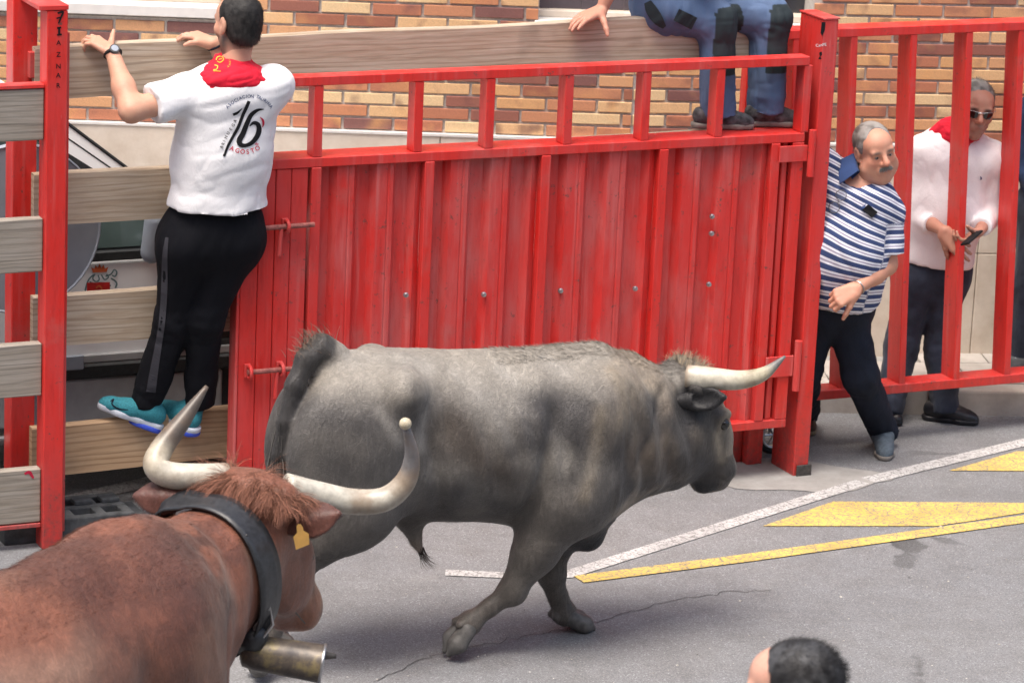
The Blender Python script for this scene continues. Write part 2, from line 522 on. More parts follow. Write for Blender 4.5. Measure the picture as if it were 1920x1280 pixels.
def mat_brick():
    m = M('brick', 0.7, 0.35)
    r = m.rnd(); v = m.coord((1, 1, 1))
    sh = m.n('CombineXYZ'); m.l(m.math('MULTIPLY', r, 91.0), sh.inputs[0]); m.l(m.math('MULTIPLY', r, 53.0), sh.inputs[2])
    vo = m.n('VectorMath'); vo.operation = 'ADD'; m.l(v, vo.inputs[0]); m.l(sh.outputs[0], vo.inputs[1])
    pal = [(0.0, lin(160, 104, 82)), (0.10, lin(196, 138, 104)), (0.22, lin(220, 180, 134)), (0.36, lin(212, 164, 116)),
           (0.48, lin(184, 122, 94)), (0.58, lin(224, 194, 150)), (0.68, lin(150, 98, 84)), (0.78, lin(210, 160, 118)),
           (0.88, lin(198, 136, 100)), (0.95, lin(132, 92, 86))]
    w2 = m.n('TexWhiteNoise'); w2.noise_dimensions = '1D'; m.l(r, w2.inputs['W'])
    base = m.ramp(w2.outputs['Value'], pal, 'CONSTANT')
    fl = m.noise(vo.outputs[0], 7.5, 2, 0.5)
    base = m.mix(base, lin(118, 80, 76), m.ramp(fl, [(0.56, 0.0), (0.74, 0.7)]))
    base = m.mix(base, lin(222, 168, 108), m.ramp(m.noise(vo.outputs[0], 5.5, 2), [(0.56, 0.0), (0.78, 0.6)]))
    base = m.mix(base, m.ramp(m.noise(v, 220, 3), [(0.3, 0.8), (0.7, 1.15)]), 1.0, 'MULTIPLY')
    m.color(base); m.bump(m.noise(v, 160, 4), 0.25, 0.003)
    return m.m
def mat_stone(name, a, b, sc=6.0):
    m = M(name, 0.75, 0.3); v = m.geo()
    c = m.mix(a, b, m.ramp(m.noise(v, sc, 6, 0.65), [(0.35, 0), (0.68, 1)]))
    c = m.mix(c, tuple(x * 0.62 for x in a[:3]) + (1,), m.ramp(m.noise(v, sc * 0.35, 5, 0.7), [(0.55, 0), (0.8, 0.45)]))
    sp = m.ramp(m.noise(v, 34, 4, 0.6), [(0.70, 0), (0.76, 0.5)])
    c = m.mix(c, lin(150, 92, 70), m.math('MULTIPLY', sp, 0.7))
    m.color(c); m.bump(m.noise(v, 90, 4), 0.2, 0.003)
    return m.m
def mat_fur(name, rough=0.62, spec=0.28, bump=0.35):
    m = M(name, rough, spec); c = m.attr('Col'); v = m.coord()
    n = m.noise(v, 14, 6, 0.7); f = m.noise(m.coord((0.5, 1.0, 1.0)), 240, 3, 0.7)
    c = m.mix(c, m.ramp(n, [(0.28, 0.78), (0.72, 1.2)]), 1.0, 'MULTIPLY')
    c = m.mix(c, m.ramp(f, [(0.3, 0.85), (0.7, 1.15)]), 1.0, 'MULTIPLY')
    wk = m.noise(m.coord((1.6, 1.6, 0.45)), 17, 5, 0.65, 0.5)
    wk = m.math('ABSOLUTE', m.math('SUBTRACT', wk, 0.5))
    c = m.mix(c, m.ramp(wk, [(0.0, 0.72), (0.12, 1.05)]), 0.7, 'MULTIPLY')
    m.color(c); m.bump(m.math('ADD', m.math('ADD', m.math('MULTIPLY', n, 0.8), m.math('MULTIPLY', wk, 1.6)), m.math('MULTIPLY', f, 0.3)), bump, 0.010)
    m.b.inputs['Sheen Weight'].default_value = 0.12; m.b.inputs['Sheen Roughness'].default_value = 0.5
    return m.m
def mat_hairs(name):
    m = M(name, 0.6, 0.25); m.color(m.attr('Col')); m.l(m.attr('Nrm', 'Vector'), m.b.inputs['Normal']); return m.m
def mat_skin(name='skin'):
    m = M(name, 0.52, 0.4); c = m.attr('Col'); v = m.coord()
    n = m.noise(v, 38, 5, 0.65)
    c = m.mix(c, m.mix(c, (0.50, 0.13, 0.09, 1), 0.35), m.ramp(n, [(0.42, 0.0), (0.75, 0.6)]))
    wr = m.noise(m.coord((1, 1, 2.2)), 55, 4, 0.65, 0.6)
    m.color(c); m.bump(m.math('ADD', m.math('ABSOLUTE', m.math('SUBTRACT', wr, 0.5)), m.math('MULTIPLY', m.noise(v, 300, 3), 0.12)), 0.35, 0.004)
    m.b.inputs['Subsurface Weight'].default_value = 0.08; m.b.inputs['Subsurface Radius'].default_value = (0.01, 0.004, 0.002)
    return m.m
def mat_cloth(name, c, rough=0.85, wv=420, amt=0.12, sheen=0.03):
    m = M(name, rough, 0.2); v = m.coord()
    n = m.noise(v, 9, 5); w = m.noise(v, wv, 2)
    base = m.mix(c, m.ramp(n, [(0.3, 1 - amt), (0.7, 1 + amt * 0.5)]), 1.0, 'MULTIPLY')
    m.color(m.mix(base, m.ramp(w, [(0.3, 0.92), (0.7, 1.06)]), 1.0, 'MULTIPLY'))
    cr = m.noise(m.coord((1.0, 1.0, 0.55)), 16, 4, 0.6, 0.8)
    rg = m.math('ABSOLUTE', m.math('SUBTRACT', cr, 0.5))
    m.bump(m.math('ADD', m.math('MULTIPLY', rg, 3.0), m.math('MULTIPLY', w, 0.06)), 0.17, 0.012); m.b.inputs['Sheen Weight'].default_value = sheen
    return m.m
def mat_vcol(name, rough=0.8, spec=0.25, wv=420):
    m = M(name, rough, spec); v = m.coord(); w = m.noise(v, wv, 2)
    m.color(m.mix(m.attr('Col'), m.ramp(w, [(0.3, 0.9), (0.7, 1.08)]), 1.0, 'MULTIPLY')); m.bump(w, 0.15, 0.001)
    return m.m
def mat_horn(name):
    m = M(name, 0.38, 0.5); v = m.coord(); c = m.attr('Col')
    n = m.noise(m.coord((1, 1, 1)), 26, 5, 0.7); n2 = m.noise(v, 7, 4)
    c = m.mix(c, m.ramp(n, [(0.3, 0.62), (0.65, 0.98)]), 1.0, 'MULTIPLY')
    c = m.mix(c, lin(120, 96, 72), m.ramp(n2, [(0.5, 0), (0.72, 0.65)]))
    st = m.noise(m.coord((1, 1, 1)), 90, 4, 0.7); c = m.mix(c, lin(96, 82, 66), m.ramp(st, [(0.60, 0), (0.72, 0.4)]))
    m.color(c); m.bump(n, 0.18, 0.003); return m.m
def mat_stripe():
    m = M('striped_jersey', 0.85, 0.2); s = m.attr('stripe', 'Fac'); v = m.coord()
    f = m.math('FRACT', m.math('DIVIDE', s, 0.043))
    c = m.ramp(f, [(0.0, lin(60, 74, 114)), (0.46, lin(60, 74, 114)), (0.50, lin(224, 226, 236)), (0.64, lin(224, 226, 236)), (0.68, lin(158, 152, 172)), (0.78, lin(158, 152, 172)), (0.82, lin(224, 226, 236)), (0.955, lin(224, 226, 236))])
    w = m.noise(v, 420, 2); m.color(m.mix(c, m.ramp(w, [(0.3, 0.92), (0.7, 1.05)]), 1.0, 'MULTIPLY')); m.bump(w, 0.15, 0.001)
    return m.m

ASPH = mat_asphalt()
WPAINT = mat_roadpaint('white_road_paint', (0.50, 0.50, 0.50, 1))
YPAINT = mat_roadpaint('yellow_road_paint', (0.66, 0.47, 0.12, 1))
RED = mat_red(); RED2 = mat_red('red_paint_faded', (0.62, 0.032, 0.028, 1), (0.52, 0.12, 0.115, 1), 0.9)
WOODG = mat_wood('weathered_wood', (0.42, 0.325, 0.235, 1), (0.54, 0.46, 0.365, 1), (0.19, 0.135, 0.09, 1))
WOODB = mat_wood('brown_wood', (0.44, 0.29, 0.17, 1), (0.54, 0.385, 0.245, 1), (0.20, 0.115, 0.06, 1))
WOODS = mat_wood('grey_wood', (0.28, 0.245, 0.20, 1), (0.38, 0.345, 0.30, 1), (0.11, 0.10, 0.085, 1))
BRICK = mat_brick()
MORTAR = mat_plain('mortar', (0.52, 0.49, 0.45, 1), 0.9, 0.2, 0, 60, 0.15, 0.2)
STONE = mat_stone('cream_stone', (0.58, 0.50, 0.41, 1), (0.70, 0.63, 0.54, 1))
PAVE = mat_stone('pavement_stone', (0.36, 0.33, 0.30, 1), (0.46, 0.43, 0.40, 1), 9)
CONC = mat_stone('concrete', (0.23, 0.225, 0.215, 1), (0.31, 0.305, 0.295, 1), 8)
SILL = mat_plain('white_sill', (0.68, 0.66, 0.63, 1), 0.6, 0.4, 0, 20, 0.06)
FRAME = mat_plain('window_frame', (0.10, 0.085, 0.10, 1), 0.4, 0.5, 0, 20, 0.1)
GLASSW = mat_plain('window_glass', (0.03, 0.032, 0.04, 1), 0.08, 0.6, 0, 3, 0.2)
FURB = mat_fur('bull_coat', 0.5, 0.38, 0.5); FURO = mat_fur('ox_coat', 0.42, 0.42, 0.35); HAIRM = mat_hairs('hair_strands')
HORN = mat_horn('horn'); SKIN = mat_skin()
WHITE = mat_cloth('white_cotton', (0.80, 0.80, 0.82, 1), 0.85, 420, 0.04)
PINKW = mat_cloth('pale_pink_cotton', (0.82, 0.79, 0.81, 1), 0.85, 420, 0.04)
BLACKT = mat_cloth('black_trouser', (0.0045, 0.005, 0.008, 1), 0.85, 420, 0.15, 0.0)
NAVY = mat_cloth('navy_trouser', (0.010, 0.014, 0.026, 1), 0.85, 420, 0.2, 0.0)
JEANS = mat_cloth('dark_jeans', (0.030, 0.038, 0.060, 1), 0.85, 260, 0.5, 0.1)
WORK = mat_vcol('work_trousers'); STRIPE = mat_stripe()
REDCLOTH = mat_cloth('red_kerchief', (0.62, 0.012, 0.035, 1), 0.75, 300, 0.15)
NAVYC = mat_cloth('navy_collar', (0.035, 0.065, 0.17, 1))
BLUEKN = mat_cloth('blue_knit', (0.02, 0.035, 0.08, 1), 0.9, 120, 0.5)
RUBBER = mat_plain('black_rubber', (0.014, 0.014, 0.015, 1), 0.6, 0.4, 0, 40, 0.2, 0.1)
STEEL = mat_plain('steel', (0.42, 0.42, 0.43, 1), 0.35, 0.5, 0.9, 40, 0.15)
RUST = mat_plain('rusty_rod', (0.30, 0.10, 0.085, 1), 0.6, 0.4, 0.2, 70, 0.4, 0.2)
DARKST = mat_plain('dark_steel', (0.07, 0.065, 0.06, 1), 0.5, 0.5, 0.4, 60, 0.4)
BLACKINK = mat_plain('black_ink', (0.010, 0.010, 0.012, 1), 0.7, 0.2)
REDINK = mat_plain('red_ink', (0.52, 0.02, 0.06, 1), 0.7, 0.2)
YELINK = mat_plain('yellow_ink', (0.75, 0.42, 0.05, 1), 0.7, 0.2)
WHITEINK = mat_plain('white_ink', (0.75, 0.75, 0.75, 1), 0.7, 0.2)
CARW = mat_plain('white_car_paint', (0.84, 0.85, 0.86, 1), 0.18, 0.6, 0, 5, 0.02)
CARG = mat_plain('car_glass', (0.06, 0.085, 0.082, 1), 0.05, 0.7, 0, 3, 0.3)
PLAST = mat_plain('black_plastic', (0.022, 0.024, 0.026, 1), 0.55, 0.4, 0, 50, 0.3, 0.1)
PLASG = mat_plain('dusty_plastic', (0.07, 0.075, 0.08, 1), 0.7, 0.3, 0, 25, 0.4, 0.2)
GREYM = mat_plain('grey_painted_metal', (0.30, 0.34, 0.40, 1), 0.5, 0.4, 0.1, 8, 0.08)
TRIMG = mat_plain('grey_trim', (0.34, 0.35, 0.36, 1), 0.5, 0.4, 0, 20, 0.08)
LEATHER = mat_plain('black_leather', (0.022, 0.024, 0.028, 1), 0.42, 0.5, 0, 60, 0.4, 0.25)
BELLM = M('old_bell_metal', 0.42, 0.5)
_v = BELLM.coord(); _n = BELLM.noise(_v, 14, 5, 0.7)
BELLM.color(BELLM.ramp(_n, [(0.3, lin(58, 54, 54)), (0.5, lin(96, 88, 80)), (0.62, lin(132, 120, 88)), (0.8, lin(60, 56, 56))])); BELLM.b.inputs['Metallic'].default_value = 0.25
BELLM.bump(_n, 0.3, 0.004); BELLM = BELLM.m
TAGM = mat_plain('yellow_tag', (0.80, 0.42, 0.09, 1), 0.5, 0.4, 0, 20, 0.1)
EYEM = mat_plain('dark_eye', (0.012, 0.010, 0.009, 1), 0.1, 0.7)
EYEW = mat_plain('eye_white', (0.30, 0.25, 0.23, 1), 0.25, 0.5)
SHADES = mat_plain('sunglass_lens', (0.012, 0.012, 0.010, 1), 0.08, 0.7)
TEAL = mat_plain('teal_mesh', (0.035, 0.22, 0.27, 1), 0.75, 0.3, 0, 160, 0.25, 0.15)
BLUES = mat_plain('blue_sole', (0.04, 0.08, 0.50, 1), 0.6, 0.4)
SOLEW = mat_plain('pale_sole', (0.55, 0.60, 0.68, 1), 0.6, 0.3, 0, 30, 0.15)
SUEDE = mat_plain('grey_suede', (0.085, 0.11, 0.135, 1), 0.85, 0.2, 0, 60, 0.25, 0.1)
HIKE = mat_plain('grey_hiking_shoe', (0.075, 0.075, 0.082, 1), 0.8, 0.3, 0, 32, 0.75, 0.3)
TAN = mat_plain('tan_sole', (0.30, 0.235, 0.15, 1), 0.7, 0.3)
GREYSO = mat_plain('grey_sole', (0.22, 0.20, 0.18, 1), 0.7, 0.3)
ORANGE = mat_plain('orange_lace', (0.55, 0.22, 0.05, 1), 0.7, 0.3)
BROWNSH = mat_plain('brown_leather', (0.07, 0.035, 0.02, 1), 0.5, 0.4)
BLSHOE = mat_plain('black_shoe', (0.012, 0.013, 0.018, 1), 0.4, 0.5)
CLEAR = M('spectacle_lens', 0.02, 0.5)
CLEAR.b.inputs['Transmission Weight'].default_value = 0.85; CLEAR.b.inputs['Base Color'].default_value = (0.75, 0.82, 0.95, 1)
CLEAR.b.inputs['Alpha'].default_value = 0.45; CLEAR = CLEAR.m
# ------------------------------------------------------------------ ground
def sheet(name, pts, z, mat, label=None):
    o = part(name, [(p[0], p[1], z) for p in pts], [tuple(range(len(pts)))], mat)
    o['kind'] = 'structure'
    return o
sheet('road', [(-150, -60), (150, -60), (150, 200), (-150, 200)], 0.0, ASPH)
def ribbon(name, pts, w, z, mat):
    pts = [np.array(p[:2], float) for p in pts]; L = []; R_ = []
    for i, p in enumerate(pts):
        d0 = pts[i] - pts[i - 1] if i else pts[1] - pts[0]
        d1 = pts[i + 1] - pts[i] if i < len(pts) - 1 else d0
        d = d0 / np.linalg.norm(d0) + d1 / np.linalg.norm(d1); d /= np.linalg.norm(d)
        nn = np.array([-d[1], d[0]]) * w / 2
        L.append(p + nn); R_.append(p - nn)
    V = [(q[0], q[1], z) for q in L] + [(q[0], q[1], z) for q in R_]; k = len(pts)
    F = [(k + i, k + i + 1, i + 1, i) for i in range(k - 1)]
    o = part(name, V, F, mat); o['kind'] = 'structure'; return o
g2 = lambda x, y: gz(x, y)[:2]
ribbon('white_road_line', [g2(835, 1074), g2(945, 1079)], 0.075, 0.004, WPAINT)
ribbon('white_road_line', [g2(945, 1079), g2(1064, 1078), g2(1618, 904)], 0.085, 0.004, WPAINT)
ribbon('white_road_line', [g2(1628, 901), g2(1920, 830), g2(2300, 740)], 0.09, 0.004, WPAINT)
ribbon('white_road_line', [g2(-60, 985), g2(150, 933), g2(300, 899), g2(440, 862), g2(900, 760)], 0.12, 0.004, WPAINT)
ribbon('yellow_road_line', [g2(1085, 1087), g2(1400, 1047), g2(1700, 1005), g2(1920, 974), g2(2400, 905)], 0.092, 0.005, YPAINT)
sheet('yellow_road_marking', [g2(*p) for p in ((1430, 987), (1755, 987), (1830, 976), (1925, 961), (1990, 950), (1988, 944), (1562, 941))], 0.004, YPAINT)
sheet('yellow_road_marking', [g2(*p) for p in ((1780, 883), (2150, 885), (2150, 846), (1906, 847))], 0.004, YPAINT)
# worn concrete footing round the gate posts
a = np.linspace(0, 2 * math.pi, 26, endpoint=False)
ctr = gz(1480, 892)
sheet('concrete_patch', [ctr[:2] + np.array([0.42 * math.cos(t) * (1 + 0.16 * math.sin(3 * t + 1) + 0.08 * math.sin(7 * t)), 0.26 * math.sin(t) * (1 + 0.14 * math.sin(5 * t))]) for t in a], 0.003, CONC)
# a tar crack in the carriageway
crk = spline([(*gz(700, 1278)[:2], 0), (*gz(830, 1226)[:2], 0), (*gz(1000, 1190)[:2], 0), (*gz(1120, 1165)[:2], 0), (*gz(1290, 1120)[:2], 0), (*gz(1440, 1105)[:2], 0)], 14)
crk[:, :2] += rng.normal(0, 0.012, (len(crk), 2))
ribbon('road_crack', crk, 0.0045, 0.003, mat_plain('crack_tar', (0.10, 0.10, 0.10, 1), 0.9, 0.2))

# ------------------------------------------------------------------ pavement and kerb
KL = [np.array(p) for p in ((-5.0, 16.42), (0.6, 16.36), (1.522, 16.434), (2.555, 16.545), (5.2, 16.84))]
WL = [np.array(p) for p in ((-5.0, 16.69), (0.55, 16.975), (5.2, 17.70))]
def poly_at(L, x):
    for p, q in zip(L, L[1:]):
        if x <= q[0] or q is L[-1]:
            return p + (q - p) * ((x - p[0]) / (q[0] - p[0]))
xs = np.linspace(-5, 5.2, 40)
front = [poly_at(KL, x) + np.array([0, 0.14]) for x in xs]; backp = [poly_at(WL, x) + np.array([0, 0.1]) for x in xs]
V = [(p[0], p[1], 0.112) for p in front] + [(p[0], p[1], 0.112) for p in backp]
pv = part('pavement', V, [(i, i + 1, 40 + i + 1, 40 + i) for i in range(39)], CONC); pv['kind'] = 'structure'
kb = part('kerb', [(p[0], p[1] - 0.005 + dy, z) for p in front for dy, z in ((-0.12, 0.0), (-0.12, 0.1), (0, 0.1))],
          [(3 * i + k, 3 * (i + 1) + k, 3 * (i + 1) + k + 1, 3 * i + k + 1) for i in range(39) for k in (0, 1)], CONC)
kb['kind'] = 'structure'
ORG[kb.name] = np.zeros(3)
# kerb stones
def seg_box(name, p, q, depth, z0, z1, mat, parent, back=0.0, bev=0.006):
    p = np.array(p, float); q = np.array(q, float); d = q - p; L = np.linalg.norm(d); d /= L; nn = np.array([-d[1], d[0]])
    c = (p + q) / 2 + nn * (depth / 2 + back)
    me = box_mesh(name, (L, depth, z1 - z0), mat, bev, 2)
    return link(name, me, parent, (c[0], c[1], (z0 + z1) / 2), math.atan2(d[1], d[0]))
x = -4.9
while x < 5.0:
    p, q = poly_at(KL, x), poly_at(KL, x + 0.985)
    seg_box('kerb_stone', p + rng.normal(0, 0.003, 2), q, 0.14, -0.05, 0.13 + rng.normal(0, 0.003), PAVE, kb, 0.0, 0.012)
    x += 1.0
# paving slabs
for i in range(14):
    for j in range(3):
        x = 0.35 + i * 0.36 + (0.18 if j % 2 else 0)
        k = poly_at(KL, x); w = poly_at(WL, x); d = (poly_at(KL, x + 0.1) - k) / 0.1; d /= np.linalg.norm(d); nn = np.array([-d[1], d[0]])
        if 0.16 + j * 0.37 + 0.2 > (w - k)[1]: continue
        c = k + nn * (0.155 + 0.18 + j * 0.365)
        me = box_mesh('paving_slab', (0.352, 0.355, 0.03), PAVE, 0.003)
        link('paving_slab', me, pv, (c[0], c[1], 0.116 + rng.normal(0, 0.0012)), math.atan2(d[1], d[0]))

# ------------------------------------------------------------------ brick building
bld = thing('brick_building', 'brick clad building with pale stone base behind the red barriers', 'building', (0, 17.2, 0))
STZ = 1.229                       # top of the stone base
PX, PZ = 0.254, 0.0648            # brick pitch
SEG = [(WL[0], WL[1]), (WL[1], WL[2])]
def wall_px(x, y, k):
    p, q = SEG[k]; d = (q - p) / np.linalg.norm(q - p)
    P = on_plane(x, y, V3(p[0], p[1], 0), V3(-d[1], d[0], 0)); return float((P[:2] - p) @ d), float(P[2])
# openings: (segment, u0, u1, z sill)
wuL1, wzL = wall_px(412, 10, 0)
wu0, wz = wall_px(1010, 38, 0)
wu1, wz1 = wall_px(1524, 45, 1)
L0 = np.linalg.norm(SEG[0][1] - SEG[0][0])
OPEN = [(0, -1, wuL1, wzL - 0.01), (0, wu0, L0 + 1, wz), (1, -1, wu1, wz)]
for k, (p, q) in enumerate(SEG):
    d = (q - p) / np.linalg.norm(q - p); nn = np.array([-d[1], d[0]]); L = np.linalg.norm(q - p)
    ang = math.atan2(d[1], d[0])
    def wbox(name, u0, u1, b0, b1, z0, z1, mat, parent=bld, bev=0.0):
        c = p + d * (u0 + u1) / 2 + nn * (b0 + b1) / 2
        return link(name, box_mesh(name, (u1 - u0, b1 - b0, z1 - z0), mat, bev), parent, (c[0], c[1], (z0 + z1) / 2), ang)
    # backing of mortar round the openings
    ops = [o for o in OPEN if o[0] == k]
    zs = min(o[3] for o in ops)
    wbox('wall', 0, L, 0.006, 0.3, 0, zs - 0.06, MORTAR)
    cur = 0.0
    for o in sorted(ops, key=lambda o: o[1]):
        a0, a1 = max(o[1], 0), min(o[2], L)
        if a0 > cur: wbox('wall', cur, a0, 0.006, 0.3, zs - 0.06, 3.4, MORTAR)
        wbox('window_sill', a0 - (0.02 if a0 > 0 else 0), a1 + (0.02 if a1 < L else 0), -0.03, 0.16, o[3] - 0.055, o[3], SILL, bld, 0.004)
        wbox('window_sill', a0, a1, 0.10, 0.22, o[3], o[3] + 0.035, STONE, bld, 0.004)
        g = wbox('window', a0, a1, 0.2, 0.26, o[3] + 0.035, o[3] + 1.3, GLASSW)
        nb = max(2, int((a1 - a0) / 0.6))
        for j in range(nb + 1):
            u = a0 + (a1 - a0 - 0.06) * j / nb
            wbox('window_frame', u, u + 0.06, 0.16, 0.2, o[3] + 0.035, o[3] + 1.3, FRAME, g, 0.003)
        wbox('window_frame', a0, a1, 0.165, 0.205, o[3] + 0.036, o[3] + 0.10, FRAME, g, 0.003)
        cur = a1
    if cur < L: wbox('wall', cur, L, 0.006, 0.3, zs - 0.06, 3.4, MORTAR)
    # stone base slabs
    u = 0.0; r_ = 0
    while u < L - 0.02:
        w = min(0.92, L - u)
        wbox('stone_slab', u + 0.002, u + w - 0.002, -0.03, 0.01, 0.10, 0.66, STONE, bld, 0.003)
        wbox('stone_slab', u + 0.002, u + w - 0.002, -0.03, 0.01, 0.664, STZ - 0.012, STONE, bld, 0.003)
        u += w
    wbox('stone_cap', 0, L, -0.036, 0.01, STZ - 0.012, STZ, SILL)
    # bricks
    bmesh_v = [box_mesh('brick', (0.241, 0.03, 0.0525), BRICK, 0.0025) for _ in range(4)]
    half = box_mesh('brick', (0.114, 0.03, 0.0525), BRICK, 0.0025)
    cand = []
    nrow = int((3.3 - STZ) / PZ)
    for r_ in range(nrow):
        z = STZ + 0.006 + 0.027 + r_ * PZ
        u = -PX * (0.5 if r_ % 2 else 0.0) + 0.05
        while u < L:
            c0, c1 = u, u + 0.241
            u += PX
            if c1 < 0.02 or c0 > L - 0.02: continue
            lo_, hi_ = max(c0, 0.004), min(c1, L - 0.004)
            for o in ops:
                if z + 0.03 > o[3] - 0.055:
                    if o[1] <= lo_ < o[2]: lo_ = o[2] + 0.004
                    if o[1] < hi_ <= o[2]: hi_ = o[1] - 0.004
            if hi_ - lo_ < 0.03: continue
            cand.append((lo_, hi_, z))
    near = []
    for c0, c1, z in cand:
        cc = p + d * (c0 + c1) / 2
        q3 = V3(cc[0], cc[1], z) - CAMP; zz = q3 @ fw
        X, Y = CXP + FPX * (q3 @ CR) / zz, CYP - FPX * (q3 @ CU) / zz
        vis = -120 < X < 2040 and -40 < Y < 300
        near.append(vis)
    far_v = []
    for (c0, c1, z), vis in zip(cand, near):
        cc = p + d * (c0 + c1) / 2 + nn * (0.0085 + rng.normal(0, 0.0012))
        if vis:
            b = link('brick', bmesh_v[rng.integers(4)], bld, (cc[0], cc[1], z + rng.normal(0, 0.0008)), ang + rng.normal(0, 0.002))
            b.scale = ((c1 - c0) / 0.241, 1, 1)
        else:
            m4 = Matrix.Translation((cc[0], cc[1], z)) @ Matrix.Rotation(ang, 4, 'Z')
            vv = np.array([(m4 @ Vector((sx * (c1 - c0) / 2, sy * 0.015, sz * 0.026)))[:] for sx in (-1, 1) for sy in (-1, 1) for sz in (-1, 1)])
            far_v.append((vv, [(0, 1, 3, 2), (4, 6, 7, 5), (0, 4, 5, 1), (2, 3, 7, 6), (0, 2, 6, 4), (1, 5, 7, 3)]))
    if far_v:
        o = part('brick_field', *join_vf(*far_v), BRICK, bld); o['kind'] = 'stuff'

# ------------------------------------------------------------------ text / print helpers
def text_vf(body, sub_=0):
    cu = bpy.data.curves.new('t', 'FONT'); cu.body = body; cu.align_x = 'CENTER'; cu.align_y = 'CENTER'
    cu.resolution_u = 3; cu.offset = 0.012
    ob = bpy.data.objects.new('t', cu); COL.objects.link(ob)
    dg = bpy.context.evaluated_depsgraph_get()
    me = bpy.data.meshes.new_from_object(ob.evaluated_get(dg))
    v = np.array([q.co[:2] for q in me.vertices]).reshape(-1, 2); f = [tuple(q.vertices) for q in me.polygons]
    bpy.data.objects.remove(ob); bpy.data.curves.remove(cu); bpy.data.meshes.remove(me)
    return v, f
def print_text(name, body, cx, cy, h, ang, cast, mat, parent, wx=1.0):
    """flat lettering laid onto a surface: letter height h (photo pixels) round (cx, cy)"""
    v, f = text_vf(body)
    if not len(v): return None
    v = v * (h / 0.72); v[:, 0] *= wx
    c, s = math.cos(ang), math.sin(ang)
    P = [cast(cx + x * c + y * s, cy + x * s - y * c) for x, y in v]
    return part(name, P, f, mat, parent)
def stroke_px(pts, w0, n=8):
    """pixel polyline with widths -> strip quads in pixel space"""
    pts = np.asarray(pts, float); ww = np.asarray(w0, float) if not np.isscalar(w0) else np.full(len(pts), w0)
    Q = spline(np.column_stack([pts, ww]), n); xy = Q[:, :2]; w = Q[:, 2]
    t = np.gradient(xy, axis=0); t /= np.linalg.norm(t, axis=1)[:, None] + 1e-9; nn = np.column_stack([-t[:, 1], t[:, 0]])
    L = xy + nn * w[:, None] / 2; R_ = xy - nn * w[:, None] / 2; k = len(xy)
    return np.vstack([L, R_]), [(i, i + 1, k + i + 1, k + i) for i in range(k - 1)]
def print_stroke(name, strokes, cast, mat, parent):
    L = []
    for pts, w in strokes:
        v, f = stroke_px(pts, w); L.append((np.array([cast(*q) for q in v]), f))
    return part(name, *join_vf(*L), mat, parent)
def print_poly(name, polys, cast, mat, parent):
    L = [(np.array([cast(*q) for q in pl_]), [tuple(range(len(pl_)))]) for pl_ in polys]
    return part(name, *join_vf(*L), mat, parent)

# ------------------------------------------------------------------ left barrier: posts with slotted planks
sL, _ = FS(80, 1020)
lb = thing('slatted_barrier', 'red steel post marked 71 AZNAR holding grey planks in its slots', 'barrier', FR(sL, 0, 0))
s0, s1 = sL, sL + 0.088
fp = fbox('front_post', s0, s1, 0.0, 0.10, 0.0, 2.30, RED, lb, 0.004)
fbox('post_flange', s1 + 0.002, s1 + 0.022, 0.045, 0.055, 0.06, 2.2, RED2, lb, 0.001)
sB = FS(22, 500, 0.26)[0]
bp = fbox('back_post', sB, sB + 0.105, 0.26, 0.36, 0.0, 2.32, RED, lb, 0.004)
fbox('top_plate', sL - 0.035, s1 + 0.002, -0.002, 0.40, 2.302, 2.322, RED2, lb, 0.002)
fbox('bracket', sB + 0.06, sB + 0.107, 0.225, 0.258, 1.98, 2.09, RED2, lb, 0.003)
for k in range(4):
    ya, yb = ((166, 262), (408, 508), (642, 740), (876, 976))[k]
    zt = FS(70, ya, 0.04)[1]; zb = FS(70, yb, 0.04)[1]
    fbox('plank', -1.9, s0 - 0.002, 0.025, 0.075, zb, zt, WOODS, lb, 0.005)
    if k == 0: fbox('rail', -1.9, s0 - 0.003, 0.02, 0.085, zt + 0.004, zt + 0.02, RED2, lb, 0.002)
    if k == 3: fbox('rail', -1.9, s0 - 0.003, 0.02, 0.085, zb - 0.022, zb - 0.004, RED2, lb, 0.002)
sf = lambda x, y: FP(x, y, -0.0025)
print_stroke('painted_number', [([(108, 25), (118, 23), (114, 34), (110, 44)], [4, 4, 3.5, 3]), ([(106, 35), (114, 33)], 3), ([(107, 53), (115, 52)], 3.4), ([(111, 52), (111, 66)], 4.2), ([(107, 66), (116, 65)], 3.4)], sf, BLACKINK, lb)
for ch, y in zip('AZNAR', (81, 103, 125, 142, 161)):
    print_text('painted_letter', ch, 110 - (y - 81) * 0.01, y, 9, 0.0, sf, BLACKINK, lb)
fs2 = lambda x, y: FP(x, y, 0.0225)
print_stroke('paint_mark', [([(46, 888), (55, 885), (60, 892), (63, 896)], [4, 6, 5, 3])], fs2, REDINK, lb)
# black plastic foot under the barrier
ft = thing('barrier_foot', 'black slotted plastic barrier foot lying behind the AZNAR post', 'barrier foot', gz(170, 1000))
c0 = gz(165, 985)
def foot_box(name, a0, a1, b0, b1, z0, z1, m=PLASG, par=ft):
    me = box_mesh(name, (a1 - a0, b1 - b0, z1 - z0), m, 0.006, 2)
    c = c0 + FD * (a0 + a1) / 2 + FN * (b0 + b1) / 2
    return link(name, me, par, (c[0], c[1], (z0 + z1) / 2), FA)
for b in (-0.16, -0.03, 0.10): foot_box('long_rib', -0.42, 0.16, b, b + 0.045, 0.0, 0.095)
for a_ in (-0.42, -0.28, -0.14, 0.0, 0.115): foot_box('cross_rib', a_, a_ + 0.045, -0.158, 0.143, 0.0, 0.093)
for a_ in (-0.2, -0.06, 0.06): foot_box('grip_pad', a_, a_ + 0.08, 0.0, 0.07, 0.094, 0.115)
foot_box('end_ramp', 0.162, 0.24, -0.15, 0.13, 0.0, 0.05)

